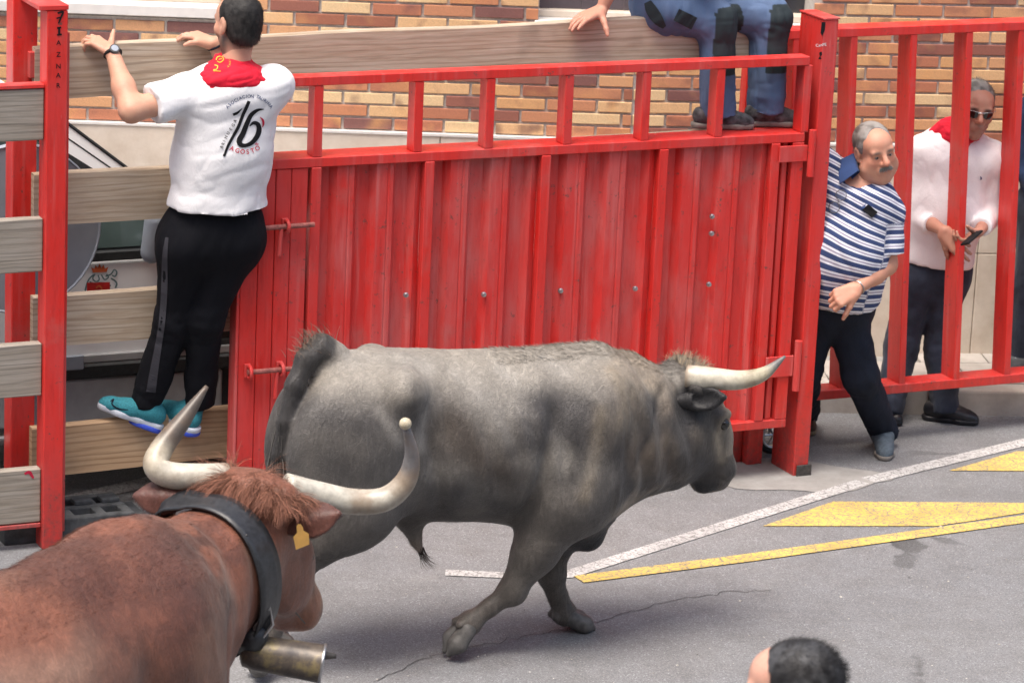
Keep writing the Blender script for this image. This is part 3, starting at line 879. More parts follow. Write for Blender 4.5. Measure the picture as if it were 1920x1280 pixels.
# ------------------------------------------------------------------ plank fence behind
sR, _ = FS(1400, 872, 0.22)
bf = thing('plank_fence', 'long weathered horizontal planks behind the red gate with man standing on them', 'fence', FR(1.6, 0.22, 0))
PT = 0.22
tops = [(88, 185), (326, 424), (552, 652), (796, 893)]
for k, (ya, yb) in enumerate(tops):
    zt = FS(135, ya, PT)[1]; zb = FS(135, yb, PT)[1]; h = 0.222
    zr = zt + 0.052
    sa = FS(64, 300, PT)[0]; se = sR - 0.004
    # one long board, slightly rising, with uneven edges
    n = 22; V = []; F = []
    for i in range(n + 1):
        f_ = i / n; ss = (sa + (se - sa) * f_) - (sa + se) / 2
        wob = 0.004 * math.sin(7 * f_ + k * 2) + 0.003 * math.sin(19 * f_ + k)
        z_ = (zr - zt) * (f_ - 0.5)
        for (tt, hh) in ((0.0, -h / 2), (0.0, h / 2 - 0.006), (0.006, h / 2), (0.044, h / 2), (0.05, h / 2 - 0.006), (0.05, -h / 2)):
            V.append((ss, tt, z_ + hh + (wob if hh > 0 else wob * 0.6)))
    for i in range(n):
        for j in range(6):
            F.append((i * 6 + j, (i + 1) * 6 + j, (i + 1) * 6 + (j + 1) % 6, i * 6 + (j + 1) % 6))
    F += [tuple(range(6)), tuple(range(n * 6, n * 6 + 6))[::-1]]
    me = mesh_np('plank', V, F, WOODB if k == 3 else WOODG)
    bm = bmesh.new(); bm.from_mesh(me); bmesh.ops.recalc_face_normals(bm, faces=bm.faces); bm.to_mesh(me); bm.free()
    link('plank', me, bf, FR((sa + se) / 2, PT, (zt + zr) / 2 - h / 2), FA)
    if k == 0: PLANK_TOP = zt
    if k == 3: STEP_Z = zt
fbox('end_post', sR, sR + 0.08, PT - 0.001, PT + 0.20, 0.0, 2.12, RED, bf, 0.004)
fbox('end_post_flange', sR - 0.05, sR - 0.003, PT + 0.052, PT + 0.075, 0.0, 2.08, RED2, bf, 0.002)
# ------------------------------------------------------------------ gate
gt = thing('steel_gate', 'red corrugated steel gate with open top frame and slide bolts', 'gate', FR(1.2, 0, 0))
GL, GR = FS(449, 600)[0], 3.545
zt = 1.985; zm = 1.635; zb_ = 0.285; TU = 0.04
fbox('top_rail', GL, GR, 0.0, 0.08, zt - TU, zt, RED, gt)
fbox('middle_rail', GL, GR, 0.0, 0.155, zm - 0.042, zm, RED, gt)
fbox('bottom_rail', GL + 0.34, GR, 0.0, 0.06, zb_ - TU, zb_, RED, gt)
for x in (578, 766, 900, 1047, 1192, 1330, 1492):
    s_, _ = FS(x + 12, 215)
    fbox('upper_bar', s_, s_ + 0.04, 0.002, 0.08, zm + 0.001, zt - TU - 0.001, RED, gt)
fbox('upper_bar', GL + 0.01, GL + 0.05, 0.002, 0.08, zm + 0.001, zt - TU - 0.001, RED, gt)
mull = []
for x in (575, 786, 1003, 1222, 1430):
    s_, _ = FS(x + 6, 450); mull.append(s_)
    fbox('mullion', s_, s_ + 0.045, -0.002, 0.05, zb_ + 0.001, zm - 0.043, RED, gt)
# trapezoidal sheets between the mullions
for a0, a1 in zip(mull[:-1], mull[1:]):
    a0 += 0.046; a1 -= 0.001
    prof = []; u = a0; W = a1 - a0; pit = W / 2.62
    while u < a1:
        for du, tt in ((0.0, 0.052), (0.30, 0.052), (0.43, 0.018), (0.70, 0.018), (0.735, 0.022), (0.77, 0.018), (0.86, 0.018)):
            x_ = u + du * pit
            if x_ <= a1: prof.append((x_, tt))
        u += pit
    prof.append((a1, 0.04))
    nz = 14; V = []; F = []
    for j in range(nz + 1):
        z_ = zb_ + (zm - 0.043 - zb_) * j / nz
        for i, (ss, tt) in enumerate(prof):
            dent = 0.006 * (fbm(np.array([[ss * 6, z_ * 4, 1.3]]), 2)[0] - 0.5)
            V.append(FR(ss, tt + dent, z_))
    m_ = len(prof)
    for j in range(nz):
        for i in range(m_ - 1):
            F.append((j * m_ + i, j * m_ + i + 1, (j + 1) * m_ + i + 1, (j + 1) * m_ + i))
    part('corrugated_sheet', V, F, RED2, gt)
# ladder strip by the hinges
sH = mull[-1] + 0.046
fbox('hinge_stile', GR - 0.06, GR, 0.0, 0.06, zb_ + 0.001, zm - 0.043, RED, gt)
fbox('slat', sH + 0.022, sH + 0.05, 0.02, 0.05, zb_ + 0.001, zm - 0.043, RED, gt)
fbox('back_sheet', sH, GR - 0.062, 0.052, 0.056, zb_ + 0.001, zm - 0.043, RED2, gt, 0)
for (x0, y0, y1) in ((1475, 272, 302), (1455, 664, 702)):
    z1_, z0_ = FS(1500, y0)[1], FS(1500, y1)[1]
    hp = fbox('hinge_plate', sH - 0.01, GR + 0.012, -0.012, -0.0035, z0_, z1_, RED2, gt, 0.002)
    v, f = tube_vf([FR(GR + 0.03, -0.016, z0_ - 0.07), FR(GR + 0.03, -0.016, z1_ + 0.07)], 0.017, 12)
    part('hinge_pin', v, f, RED2, gt)
# boarded leaf at the latch end
lx = [GL, FS(482, 600)[0], FS(512, 600)[0], FS(541, 600)[0], mull[0] - 0.012]
fbox('leaf_edge', GL - 0.014, GL - 0.002, 0.0, 0.08, 0.24, zm - 0.043, RED2, gt, 0.002)
for i in range(4):
    fbox('leaf_board', lx[i] + 0.0015, lx[i + 1] - 0.0015, 0.006 + 0.001 * (i % 2), 0.03, 0.24, zm - 0.044, RED, gt, 0.003)
fbox('leaf_backing', lx[0], lx[4], 0.031, 0.036, 0.25, zm - 0.045, RED2, gt, 0)
def bolt(xa, xb, y, rings, handle):
    pa, pb = FP(xa, y + 4, -0.03), FP(xb, y - 3, -0.03)
    v, f = tube_vf([pa, pb], 0.0115, 12); b_ = part('slide_bolt', v, f, RUST, gt)
    for xr in rings:
        c = pa + (pb - pa) * ((xr - xa) / (xb - xa))
        th = np.linspace(0, 2 * math.pi, 19); ring = [c + 0.026 * (math.cos(t) * FN + math.sin(t) * ZU) for t in th]
        v, f = tube_vf(ring, 0.008, 8, False); part('bolt_ring', v, f, RED2, gt)
        fbox('ring_plate', float((c - FO) @ FD) - 0.014, float((c - FO) @ FD) + 0.014, -0.012, 0.005, c[2] - 0.03, c[2] + 0.03, RED2, gt, 0.002)
    if handle:
        c = pa + (pb - pa) * ((handle - xa) / (xb - xa))
        v, f = tube_vf([c, c - ZU * 0.05 - FD * 0.004, c - ZU * 0.125 - FD * 0.008], 0.009, 10); part('bolt_handle', v, f, RED2, b_)
bolt(492, 589, 424, (538,), 528)
bolt(464, 548, 694, (468, 528), 520)
for x, y in ((761, 553), (907, 552), (1051, 545), (1191, 541), (1329, 533), (1334, 438), (1335, 406)):
    p = FP(x, y, 0.014)
    v, f = lathe_vf(p, -FN, [(-0.006, 0.012), (0.004, 0.012), (0.006, 0.009), (0.012, 0.008), (0.013, 0.0005)], 8)
    part('bolt_head', v, f, STEEL, gt)
# hinge post
hp = thing('gate_post', 'thick red steel gate post with black arrow mark and CanPE lettering', 'post', FR(3.6, 0, 0))
HS = FS(1487, 893)[0]
fbox('shaft', HS, HS + 0.078, 0.0, 0.215, 0.0, 2.15, RED, hp, 0.004)
fbox('cap', HS - 0.004, HS + 0.082, -0.004, 0.219, 2.1505, 2.158, RED2, hp, 0.001)
fbox('base_plate', HS + 0.012, HS + 0.09, -0.012, -0.002, 0.0, 0.055, DARKST, hp, 0.002)
sp = lambda x, y: FP(x, y, -0.0025)
print_poly('arrow_mark', [[(1540.5, 42), (1548, 42), (1546.5, 57), (1541.5, 69), (1538.5, 62)]], sp, BLACKINK, hp)
print_poly('number_mark', [[(1536, 99), (1541, 97), (1541.5, 103), (1538.5, 107), (1540.5, 111), (1537, 112), (1534, 111), (1537, 106)]], sp, BLACKINK, hp)
print_text('white_lettering', 'CanPE', 1539.5, 85, 5.6, -0.12, sp, WHITEINK, hp)
# ------------------------------------------------------------------ right railing
rr = thing('steel_railing', 'tall red steel railing with wide vertical bars beside the gate post', 'railing', FR(4.4, 0.36, 0))
TR = 0.37
zrt = FS(1700, 51, TR)[1] + 0.004; zrb = FS(1700, 719, TR)[1]
sE = 6.3
fbox('top_rail', sR + 0.02, sE, TR, TR + 0.12, zrt - 0.042, zrt, RED, rr)
fbox('bottom_rail', sR + 0.082, sE, TR, TR + 0.12, zrb - 0.046, zrb, RED, rr)
ss = [FS(x, 400, TR)[0] for x in (1587, 1697, 1800, 1896)]
step = (ss[-1] - ss[0]) / 3
for s_ in ss + [ss[-1] + step * k for k in range(1, 5)] + [ss[0] - step]:
    b_ = fbox('bar', s_, s_ + 0.036, TR + 0.002, TR + 0.118, zrb - 0.002, zrt - 0.040, RED, rr)
    b_.rotation_euler = (0, math.radians(-2.6), FA)      # the welded bars lean a little
for s_ in (sR + 0.022, sE - 0.08):
    fbox('leg', s_, s_ + 0.06, TR + 0.122, TR + 0.18, 0.0, zrt - 0.002, RED, rr)
# ------------------------------------------------------------------ white patrol car behind the planks
TC = 0.62                                   # near flank of the car behind the barrier line
CW = 1.72
car = thing('patrol_car', 'white off road car with town crest on its door behind plank fence', 'car', FR(-0.3, TC + 0.9, 0))
C0, C1 = -2.35, 1.72
zs = lambda x, y: FS(x, y, TC)[1]
z_win = zs(235, 478); z_trim1 = zs(250, 657); z_trim0 = zs(250, 672); z_clad = zs(200, 705)
def car_panel(name, prof, t0, t1, mat, parent=car, bev=0.0):
    """side profile (s,z) polygon extruded between t0 and t1"""
    k = len(prof); V = [FR(s, t0, z) for s, z in prof] + [FR(s, t1, z) for s, z in prof]
    F = [tuple(range(k)), tuple(range(k, 2 * k))[::-1]] + [(i, k + i, k + (i + 1) % k, (i + 1) % k) for i in range(k)]
    o = part(name, V, F, mat, parent)
    bm = bmesh.new(); bm.from_mesh(o.data); bmesh.ops.recalc_face_normals(bm, faces=bm.faces)
    if bev: bmesh.ops.bevel(bm, geom=bm.edges[:], offset=bev, segments=3, affect='EDGES')
    bm.to_mesh(o.data); bm.free()
    for p_ in o.data.polygons: p_.use_smooth = False
    return o
sAp, zAp = FS(240, 318, TC + 0.1); sRo, zRo = FS(128, 228, TC + 0.1)
zroof = zRo + 0.10
slope = (zRo - zAp) / (sAp - sRo)
sHood = sAp + (zAp - (z_win + 0.02)) / slope
body = car_panel('body', [(C0, 0.42), (C0, z_win), (sHood + 0.02, z_win), (C1 - 0.1, z_win - 0.12), (C1, z_win - 0.28), (C1, 0.42)], TC, TC + CW, CARW, car, 0.035)
# greenhouse: tapered loft
def green(name, prof, inset0, inset1, z0, z1, mat, parent):
    k = len(prof); V = []
    for s, z in prof:
        f_ = (z - z0) / (z1 - z0); V.append(FR(s, TC + inset0 + (inset1 - inset0) * f_, z))
    for s, z in prof:
        f_ = (z - z0) / (z1 - z0); V.append(FR(s, TC + CW - (inset0 + (inset1 - inset0) * f_), z))
    F = [tuple(range(k)), tuple(range(k, 2 * k))[::-1]] + [(i, k + i, k + (i + 1) % k, (i + 1) % k) for i in range(k)]
    o = part(name, V, F, mat, parent)
    bm = bmesh.new(); bm.from_mesh(o.data); bmesh.ops.recalc_face_normals(bm, faces=bm.faces); bm.to_mesh(o.data); bm.free()
    return o
gp = [(C0 + 0.1, z_win), (C0 + 0.18, zroof - 0.06), (C0 + 0.4, zroof), (sRo - 0.35, zroof + 0.01), (sRo - 0.06, zRo + 0.03), (sAp, zAp), (sHood, z_win + 0.01)]
green('cabin', gp, 0.03, 0.13, z_win, zroof, CARW, car)
def side_glass(pts, name='side_window', mat=CARG, lift=0.004):
    V = []
    for s, z in pts:
        f_ = (z - z_win) / (zroof - z_win); V.append(FR(s, TC + 0.03 + 0.10 * f_ - lift, z))
    return part(name, V, [tuple(range(len(pts)))], mat, car)
off = 0.13
wp = [(sRo - 0.62, z_win + 0.03), (sHood - 0.16, z_win + 0.03), (sAp - off, zAp - 0.06), (sRo - off - 0.02, zRo - 0.07), (sRo - 0.62, zRo - 0.04)]
side_glass([(s + (0.035 if i in (1, 2) else 0) - (0.02 if i in (0, 4) else 0), z + (0.03 if i > 1 else -0.015)) for i, (s, z) in enumerate(wp)], 'window_seal', PLAST, 0.003)
side_glass(wp, 'side_window', CARG, 0.006)
side_glass([(C0 + 0.3, z_win + 0.03), (sRo - 0.74, z_win + 0.03), (sRo - 0.74, zRo - 0.04), (C0 + 0.36, zRo - 0.04)], 'side_window', CARG, 0.006)
# pillar gap lines
ti = lambda z_: TC + 0.03 + 0.10 * (z_ - z_win) / (zroof - z_win)
v, f = tube_vf([FR(sHood - 0.06, ti(z_win + 0.03), z_win + 0.03), FR(sAp - 0.05, ti(zAp - 0.01), zAp - 0.01), FR(sRo - 0.11, ti(zRo + 0.005), zRo + 0.005), FR(sRo - 0.5, ti(zroof - 0.03), zroof - 0.03)], 0.0035, 6); part('roof_seam', v, f, PLAST, car)
v, f = tube_vf([FR(sHood + 0.004, TC + 0.03, z_win + 0.02), FR(sAp + 0.004, TC + 0.03 + 0.10 * (zAp - z_win) / (zroof - z_win), zAp), FR(sRo - 0.056, TC + 0.03 + 0.10 * (zRo + 0.03 - z_win) / (zroof - z_win), zRo + 0.034), FR(sRo - 0.35, TC + 0.13, zroof + 0.012)], 0.008, 6); part('windscreen_trim', v, f, PLAST, car)
cz = 0.002
fbox('belt_trim', C0 + 0.2, sHood - 0.04, TC - 0.012, TC + 0.02, z_win - 0.02, z_win + 0.022, PLAST, car, 0.003)
fbox('chrome_strip', C0 + 0.1, FS(440, 650, TC)[0] + 0.1, TC - 0.02, TC + 0.02, z_trim0, z_trim1, TRIMG, car, 0.004)
fbox('side_cladding', C0 + 0.08, FS(440, 650, TC)[0] + 0.1, TC - 0.03, TC + 0.04, z_clad, z_trim0 - 0.001, PLAST, car, 0.012)
fbox('sill', C0 + 0.1, FS(415, 700, TC)[0], TC - 0.02, TC + 0.4, 0.36, z_clad - 0.002, TRIMG, car, 0.01)
hz0, hz1 = zs(140, 690), zs(140, 662)
fbox('fuel_flap', FS(105, 675, TC - 0.02)[0], FS(156, 675, TC - 0.02)[0], TC - 0.036, TC - 0.021, hz0, hz1, GREYM, car, 0.006)
v, f = tube_vf([FR(C0 + 0.5, TC - 0.07, 0.325), FR(FS(330, 760, TC)[0], TC - 0.07, 0.325), FR(FS(345, 760, TC)[0], TC, 0.33)], 0.022, 12); part('side_step', v, f, STEEL, car, True)
ms, mz = FS(293, 452, TC - 0.1)
me_v, me_f = blob([cone(FR(ms - 0.02, TC - 0.10, mz - 0.05), FR(ms, TC - 0.12, mz + 0.10), 0.05, 0.06, 0.03), cone(FR(ms, TC - 0.08, mz - 0.02), FR(ms + 0.02, TC + 0.04, mz - 0.03), 0.025, 0.025, 0.02)], 0.012, 2)
part('wing_mirror', me_v, me_f, GREYM, car, True)
for s_ in (1.02, -1.62):
    for t_ in (TC + 0.09, TC + CW - 0.09):
        c_ = FR(s_, t_, 0.36)
        wv, wf = lathe_vf(c_, FN, [(-0.1, 0.24), (-0.105, 0.33), (-0.07, 0.36), (0.07, 0.36), (0.105, 0.33), (0.1, 0.24)], 30); w_ = part('tyre', wv, wf, RUBBER, car, True)
        wv, wf = lathe_vf(c_, -FN if t_ < TC + 0.5 else FN, [(0.06, 0.24), (0.09, 0.23), (0.05, 0.16), (0.07, 0.06), (0.075, 0.0)], 24); part('wheel_rim', wv, wf, STEEL, w_, True)
    for t0_, t1_ in ((TC - 0.031, TC + 0.04),):
        V = []; k = 20
        for i in range(k + 1):
            th = math.pi * i / k
            for R_ in (0.37, 0.47): V.append(FR(s_ + R_ * math.cos(th), t0_, 0.36 + R_ * math.sin(th)))
        part('wheel_arch', V, [(2 * i, 2 * i + 1, 2 * i + 3, 2 * i + 2) for i in range(k)], PLAST, car)
        V = [FR(s_, TC - 0.008, 0.36)] + [FR(s_ + 0.40 * math.cos(math.pi * i / k), TC - 0.008, 0.36 + 0.40 * math.sin(math.pi * i / k)) for i in range(k + 1)]
        part('arch_well', V, [(0, i + 1, i + 2) for i in range(k)], RUBBER, car)
# town crest on the door: crown, ribbons, red shield
cc_ = lambda x, y: FP(x, y, TC - 0.004)
crown = mat_plain('crest_crown', lin(190, 92, 54), 0.5, 0.3); teal_ = mat_plain('crest_ribbon', lin(96, 120, 124), 0.5, 0.3); shd = mat_plain('crest_shield', lin(176, 38, 36), 0.5, 0.3)
print_poly('crest_crown', [[(174, 511), (200, 510), (203, 500), (197, 504), (194, 496), (190, 502), (187, 494), (183, 502), (179, 497), (177, 504), (171, 501)]], cc_, crown, car)
print_stroke('crest_ribbon', [([(176, 515), (168, 522), (163, 532), (160, 546), (164, 552)], 3.0), ([(178, 514), (174, 522), (180, 528), (186, 524), (184, 516)], 2.4), ([(190, 515), (196, 524), (203, 520), (200, 514)], 2.4), ([(198, 518), (208, 514), (214, 506), (219, 510), (216, 518), (210, 516)], 2.6), ([(208, 522), (215, 526), (219, 532), (216, 540)], 3.0), ([(168, 528), (176, 532), (186, 530), (200, 532), (208, 536)], 2.6)], cc_, teal_, car)
print_poly('crest_shield', [[(163, 530), (206, 529), (207, 560), (198, 578), (185, 586), (171, 578), (163, 560)]], lambda x, y: FP(x, y, TC - 0.0055), shd, car)
print_stroke('crest_charge', [([(180, 540), (186, 536), (191, 542), (186, 548)], 3.0), ([(185, 548), (185, 562)], 3.4)], lambda x, y: FP(x, y, TC - 0.007), crown, car)
# ------------------------------------------------------------------ back of a round road sign between fence and car
sg = thing('round_sign', 'grey back of a round road sign standing behind the AZNAR post', 'sign', FR(-0.05, 0.47, 0))
sc, szc = FS(32, 428, 0.46)
Rg = FS(188, 428, 0.46)[0] - sc
v, f = lathe_vf(FR(sc, 0.46, szc), FN, [(-0.012, 0.0005), (-0.012, Rg - 0.012), (-0.018, Rg - 0.006), (-0.012, Rg), (0.006, Rg), (0.006, 0.001)], 48); part('plate', v, f, GREYM, sg, False)
v, f = tube_vf([FR(sc, 0.50, 0.0), FR(sc, 0.50, szc + 0.2)], 0.03, 14); part('pole', v, f, STEEL, sg, True)
# ------------------------------------------------------------------ small wheeled trolley behind the gate post
wc = gz(1447, 850); tr_c = wc + ZU * 0.095
tro = thing('shopping_trolley', 'small spoked trolley wheel behind the foot of the gate post', 'trolley', wc)
for dx in (0.0, 0.30):
    c_ = tr_c + FN * dx
    v, f = lathe_vf(c_, FN, [(-0.014, 0.068), (-0.016, 0.085), (0, 0.095), (0.016, 0.085), (0.014, 0.068)], 28); w_ = part('wheel', v, f, RUBBER, tro, True)
    v, f = lathe_vf(c_, FN, [(-0.014, 0.066), (-0.017, 0.056), (0.017, 0.056), (0.014, 0.066), (-0.014, 0.066)], 28); part('rim', v, f, STEEL, w_, True)
    for k in range(6):
        th = math.pi * k / 6 * 2; e_ = c_ + 0.058 * (math.cos(th) * FD + math.sin(th) * ZU)
        v, f = tube_vf([c_, e_], 0.005, 6); part('spoke', v, f, STEEL, w_)
v, f = tube_vf([tr_c, tr_c + FN * 0.3], 0.008, 8); part('axle', v, f, STEEL, tro)
for dx in (0.03, 0.27):
    v, f = tube_vf([tr_c + FN * dx, tr_c + FN * dx + ZU * 0.9 - FD * 0.12], 0.009, 8); part('frame_tube', v, f, STEEL, tro)
b_ = link('bag', box_mesh('bag', (0.22, 0.26, 0.5), NAVY, 0.03, 2), tro, tr_c + FN * 0.15 + ZU * 0.42 - FD * 0.19, FA)
# ------------------------------------------------------------------ unseen facade behind the viewer, added to shade the near sky
ob = thing('unseen_facade', 'unseen plain rendered facade behind the viewer, added to shade the sky', 'building', (0, -1.6, 0))
REND = mat_plain('cream_render', (0.42, 0.37, 0.30, 1), 0.9, 0.2, 0, 3, 0.1)
link('wall', box_mesh('wall', (44, 0.4, 10.5), REND, 0), ob, (0, -1.7, 5.25))
for i in range(-6, 7):
    for j in range(3):
        link('window', box_mesh('window', (1.2, 0.08, 1.6), GLASSW, 0.01), ob, (i * 3.1 + 1.5, -1.5, 1.9 + j * 3.1))
for k, (p, q) in enumerate(SEG):
    d = (q - p) / np.linalg.norm(q - p); nn = np.array([-d[1], d[0]]); e0 = p - d * (14 if k == 0 else 0); e1 = q + d * (14 if k == 1 else 0); c_ = (e0 + e1) / 2 + nn * 0.2
    link('upper_wall', box_mesh('upper_wall', (np.linalg.norm(e1 - e0), 0.3, 4.2), REND, 0), bld, (c_[0], c_[1], 5.5), math.atan2(d[1], d[0]))
# ------------------------------------------------------------------ fur
def set_nrm(o, n):
    at = o.data.attributes.new('Nrm', 'FLOAT_VECTOR', 'POINT'); at.data.foreach_set('vector', np.asarray(n, np.float32).ravel())
def fur(name, V, F, N, cols, count, length, flow, parent, width=0.0016, lift=0.35, jit=0.35, mask=None, bright=(0.75, 1.25)):
    """short hairs as thin three-sided blades lying along the coat"""
    C = V[F].mean(1); A = np.linalg.norm(np.cross(V[F[:, 2]] - V[F[:, 0]], V[F[:, 3]] - V[F[:, 1]]), axis=1)
    if mask is not None: A = A * mask(C)
    i = rng.choice(len(F), count, p=A / A.sum())
    w = rng.random((count, 4)); w /= w.sum(1)[:, None]
    P = (V[F[i]] * w[..., None]).sum(1); n = (N[F[i]] * w[..., None]).sum(1); c = cols[F[i]].mean(1)
    n /= np.linalg.norm(n, axis=1)[:, None] + 1e-9
    fl = flow(P) + rng.normal(0, jit, (count, 3))
    fl = fl - n * (fl * n).sum(1)[:, None]; fl /= np.linalg.norm(fl, axis=1)[:, None] + 1e-9
    L = (length(P) if callable(length) else length) * rng.uniform(0.6, 1.3, count)
    sd = np.cross(n, fl)
    tip = P + (fl + n * lift * rng.uniform(0.3, 1.2, count)[:, None]) * L[:, None]
    a = P - sd * width * 0.5 - n * 0.002; b = P + sd * width * 0.5 - n * 0.002
    VV = np.stack([a, b, tip], 1).reshape(-1, 3)
    FF = np.arange(count * 3).reshape(-1, 3)
    cc = np.repeat(c * rng.uniform(bright[0], bright[1], count)[:, None], 3, 0)
    o = part(name, VV, FF, HAIRM, parent, False, None, cc); o['kind'] = 'stuff'
    set_nrm(o, np.repeat(n, 3, 0))
    return o
def strands(name, roots, dirs, length, col, parent, width=0.004, droop=0.5, seg=5, curl=0.15, nrm_=None):
    """longer locks of hair: tapered bending ribbons"""
    m = len(roots); V = np.zeros((m, (seg + 1) * 2, 3)); C = np.zeros((m, (seg + 1) * 2, 3))
    P = roots.copy(); d = dirs / np.linalg.norm(dirs, axis=1)[:, None]
    L = length * rng.uniform(0.55, 1.25, m); sd0 = rng.normal(0, 1, (m, 3)); bend = rng.normal(0, curl, (m, 3)); br = rng.uniform(0.6, 1.35, m)
    for k in range(seg + 1):
        sd = np.cross(d, sd0); sd /= np.linalg.norm(sd, axis=1)[:, None] + 1e-9
        w = width * (1 - 0.85 * k / seg)
        V[:, 2 * k] = P - sd * w / 2; V[:, 2 * k + 1] = P + sd * w / 2
        C[:, 2 * k] = C[:, 2 * k + 1] = col[None] * br[:, None] if np.ndim(col) == 1 else col * br[:, None]
        P = P + d * (L / seg)[:, None]
        d = d + np.array([0, 0, -droop / seg]) + bend / seg; d /= np.linalg.norm(d, axis=1)[:, None]
    q = (seg + 1) * 2
    F = [[m_ * q + 2 * k, m_ * q + 2 * k + 1, m_ * q + 2 * k + 3, m_ * q + 2 * k + 2] for m_ in range(m) for k in range(seg)]
    o = part(name, V.reshape(-1, 3), np.array(F), HAIRM, parent, True, None, C.reshape(-1, 3)); o['kind'] = 'stuff'
    set_nrm(o, np.repeat(nrm_ if nrm_ is not None else nrm(dirs.mean(0) * 0.2 + V3(0, -0.5, 0.8))[None].repeat(m, 0), q, 0))
    return o
def frame(origin, deg):
    a = math.radians(deg); h = V3(math.cos(a), math.sin(a), 0); n = V3(-math.sin(a), math.cos(a), 0); O = np.asarray(origin, float)
    def to(P):
        P = np.atleast_2d(P); return O + P[:, :1] * h + P[:, 1:2] * n + P[:, 2:3] * ZU
    def on(x, y, o=0.0):
        p = on_plane(x, y, O + n * o, n); return V3((p - O) @ h, o, p[2])
    return to, on, h, n
def rot_axes(fwd, up=(0, 0, 1)):
    f = nrm(fwd); r = nrm(np.cross(f, up)); u = np.cross(r, f); return np.array([f, -r, u])   # rows: fwd, left, up
def horn(name, pts, rads, colfn, parent, to, n=7):
    Q = spline(np.column_stack([np.asarray(pts, float), rads]), n)
    v, f = tube_vf(to(Q[:, :3]), Q[:, 3], 16)
    t = np.repeat(np.linspace(0, 1, len(Q)), 16)
    return part(name, v, f, HORN, parent, True, None, colfn(t))
def merge_qf(L):
    V = []; F = []; o = 0
    for v, f in L: V.append(v); F.append(f + o); o += len(v)
    return np.vstack(V), np.vstack(F)

# ------------------------------------------------------------------ grey bull
bto, bon, bh, bn = frame((0.1, 12.93, 0), 22)
bull = thing('grey_bull', 'grey fighting bull trotting along the red gate with its head lowered', 'bull', (0.1, 12.93, 0))
E3 = np.eye(3)
hd = rot_axes((0.24, 0, -0.44), (0.44, 0, 0.24))
P = []
add = P.append
add(ell((-0.30, 0, 0.868), E3, (0.58, 0.28, 0.335), 0.10))
add(ell((0.10, 0, 0.835), E3, (0.40, 0.265, 0.36), 0.12))
add(ell((-0.66, 0, 0.965), E3, (0.34, 0.25, 0.265), 0.10))
add(cone((-0.83, 0, 1.145), (-0.45, 0, 1.095), 0.085, 0.085, 0.10))           # croup
add(cone((-0.45, 0, 1.09), (0.30, 0, 1.075), 0.09, 0.10, 0.09))            # spine
for s in (-1, 1):
    add(ell((-0.80, s * 0.135, 0.86), E3, (0.255, 0.135, 0.31), 0.10))      # buttock
    add(ell((-0.78, s * 0.155, 0.74), E3, (0.19, 0.12, 0.22), 0.09))        # thigh
    add(ball((-0.62, s * 0.2, 1.14), 0.07, 0.09))                          # hook bone
    add(ell((0.16, s * 0.19, 0.86), rot_axes((0.3, 0, 0.95), (-1, 0, 0)), (0.30, 0.10, 0.15), 0.09))   # shoulder blade
    add(ell((0.13, s * 0.20, 0.66), E3, (0.16, 0.09, 0.16), 0.08))
add(cone((0.22, 0, 0.955), (0.52, 0, 0.915), 0.225, 0.16, 0.10))             # neck
add(ell((0.36, 0, 1.035), rot_axes((1, 0, -0.22)), (0.27, 0.12, 0.115), 0.08))  # crest
add(cone((0.30, 0, 0.76), (0.60, 0, 0.78), 0.21, 0.155, 0.12))             # throat
add(ell((0.22, 0, 0.58), rot_axes((0.5, 0, 0.6)), (0.24, 0.10, 0.15), 0.10))    # brisket
add(cone((0.22, 0, 0.52), (0.26, 0, 0.42), 0.08, 0.055, 0.07))
add(cone((0.40, 0, 0.66), (0.60, 0, 0.665), 0.07, 0.06, 0.08))             # dewlap
# head
add(cone((0.655, 0, 0.985), (0.755, 0, 0.80), 0.118, 0.10, 0.06))
add(cone((0.74, 0, 0.83), (0.805, 0, 0.70), 0.088, 0.07, 0.05))
add(ell((0.800, 0, 0.665), hd, (0.07, 0.082, 0.06), 0.04))
add(cone((0.62, 0, 0.86), (0.755, 0, 0.655), 0.115, 0.055, 0.06))
add(ell((0.655, 0, 0.84), hd, (0.15, 0.125, 0.10), 0.06))
for s in (-1, 1):
    add(ball((0.752, s * 0.088, 0.905), 0.034, 0.03))
    add(sub(ball((0.785, s * 0.112, 0.878), 0.020, 0.02)))
    add(sub(ball((0.872, s * 0.045, 0.680), 0.017, 0.010)))
    add(ball((0.655, s * 0.10, 1.05), 0.05, 0.04))
add(cone((0.66, -0.12, 1.05), (0.66, 0.12, 1.05), 0.055, 0.055, 0.05))
for s in (-1, 1): add(sub(cone((0.735, s * 0.088, 0.655), (0.845, s * 0.072, 0.628), 0.010, 0.010, 0.012)))
add(cone((0.745, 0, 0.62), (0.815, 0, 0.617), 0.052, 0.042, 0.025)); add(ell((0.845, 0, 0.675), hd, (0.045, 0.062, 0.034), 0.03))
for s in (-1, 1): add(cone((0.735, s * 0.092, 0.925), (0.80, s * 0.070, 0.915), 0.022, 0.018, 0.02)); add(cone((0.74, s * 0.075, 0.86), (0.80, s * 0.06, 0.74), 0.018, 0.014, 0.03))
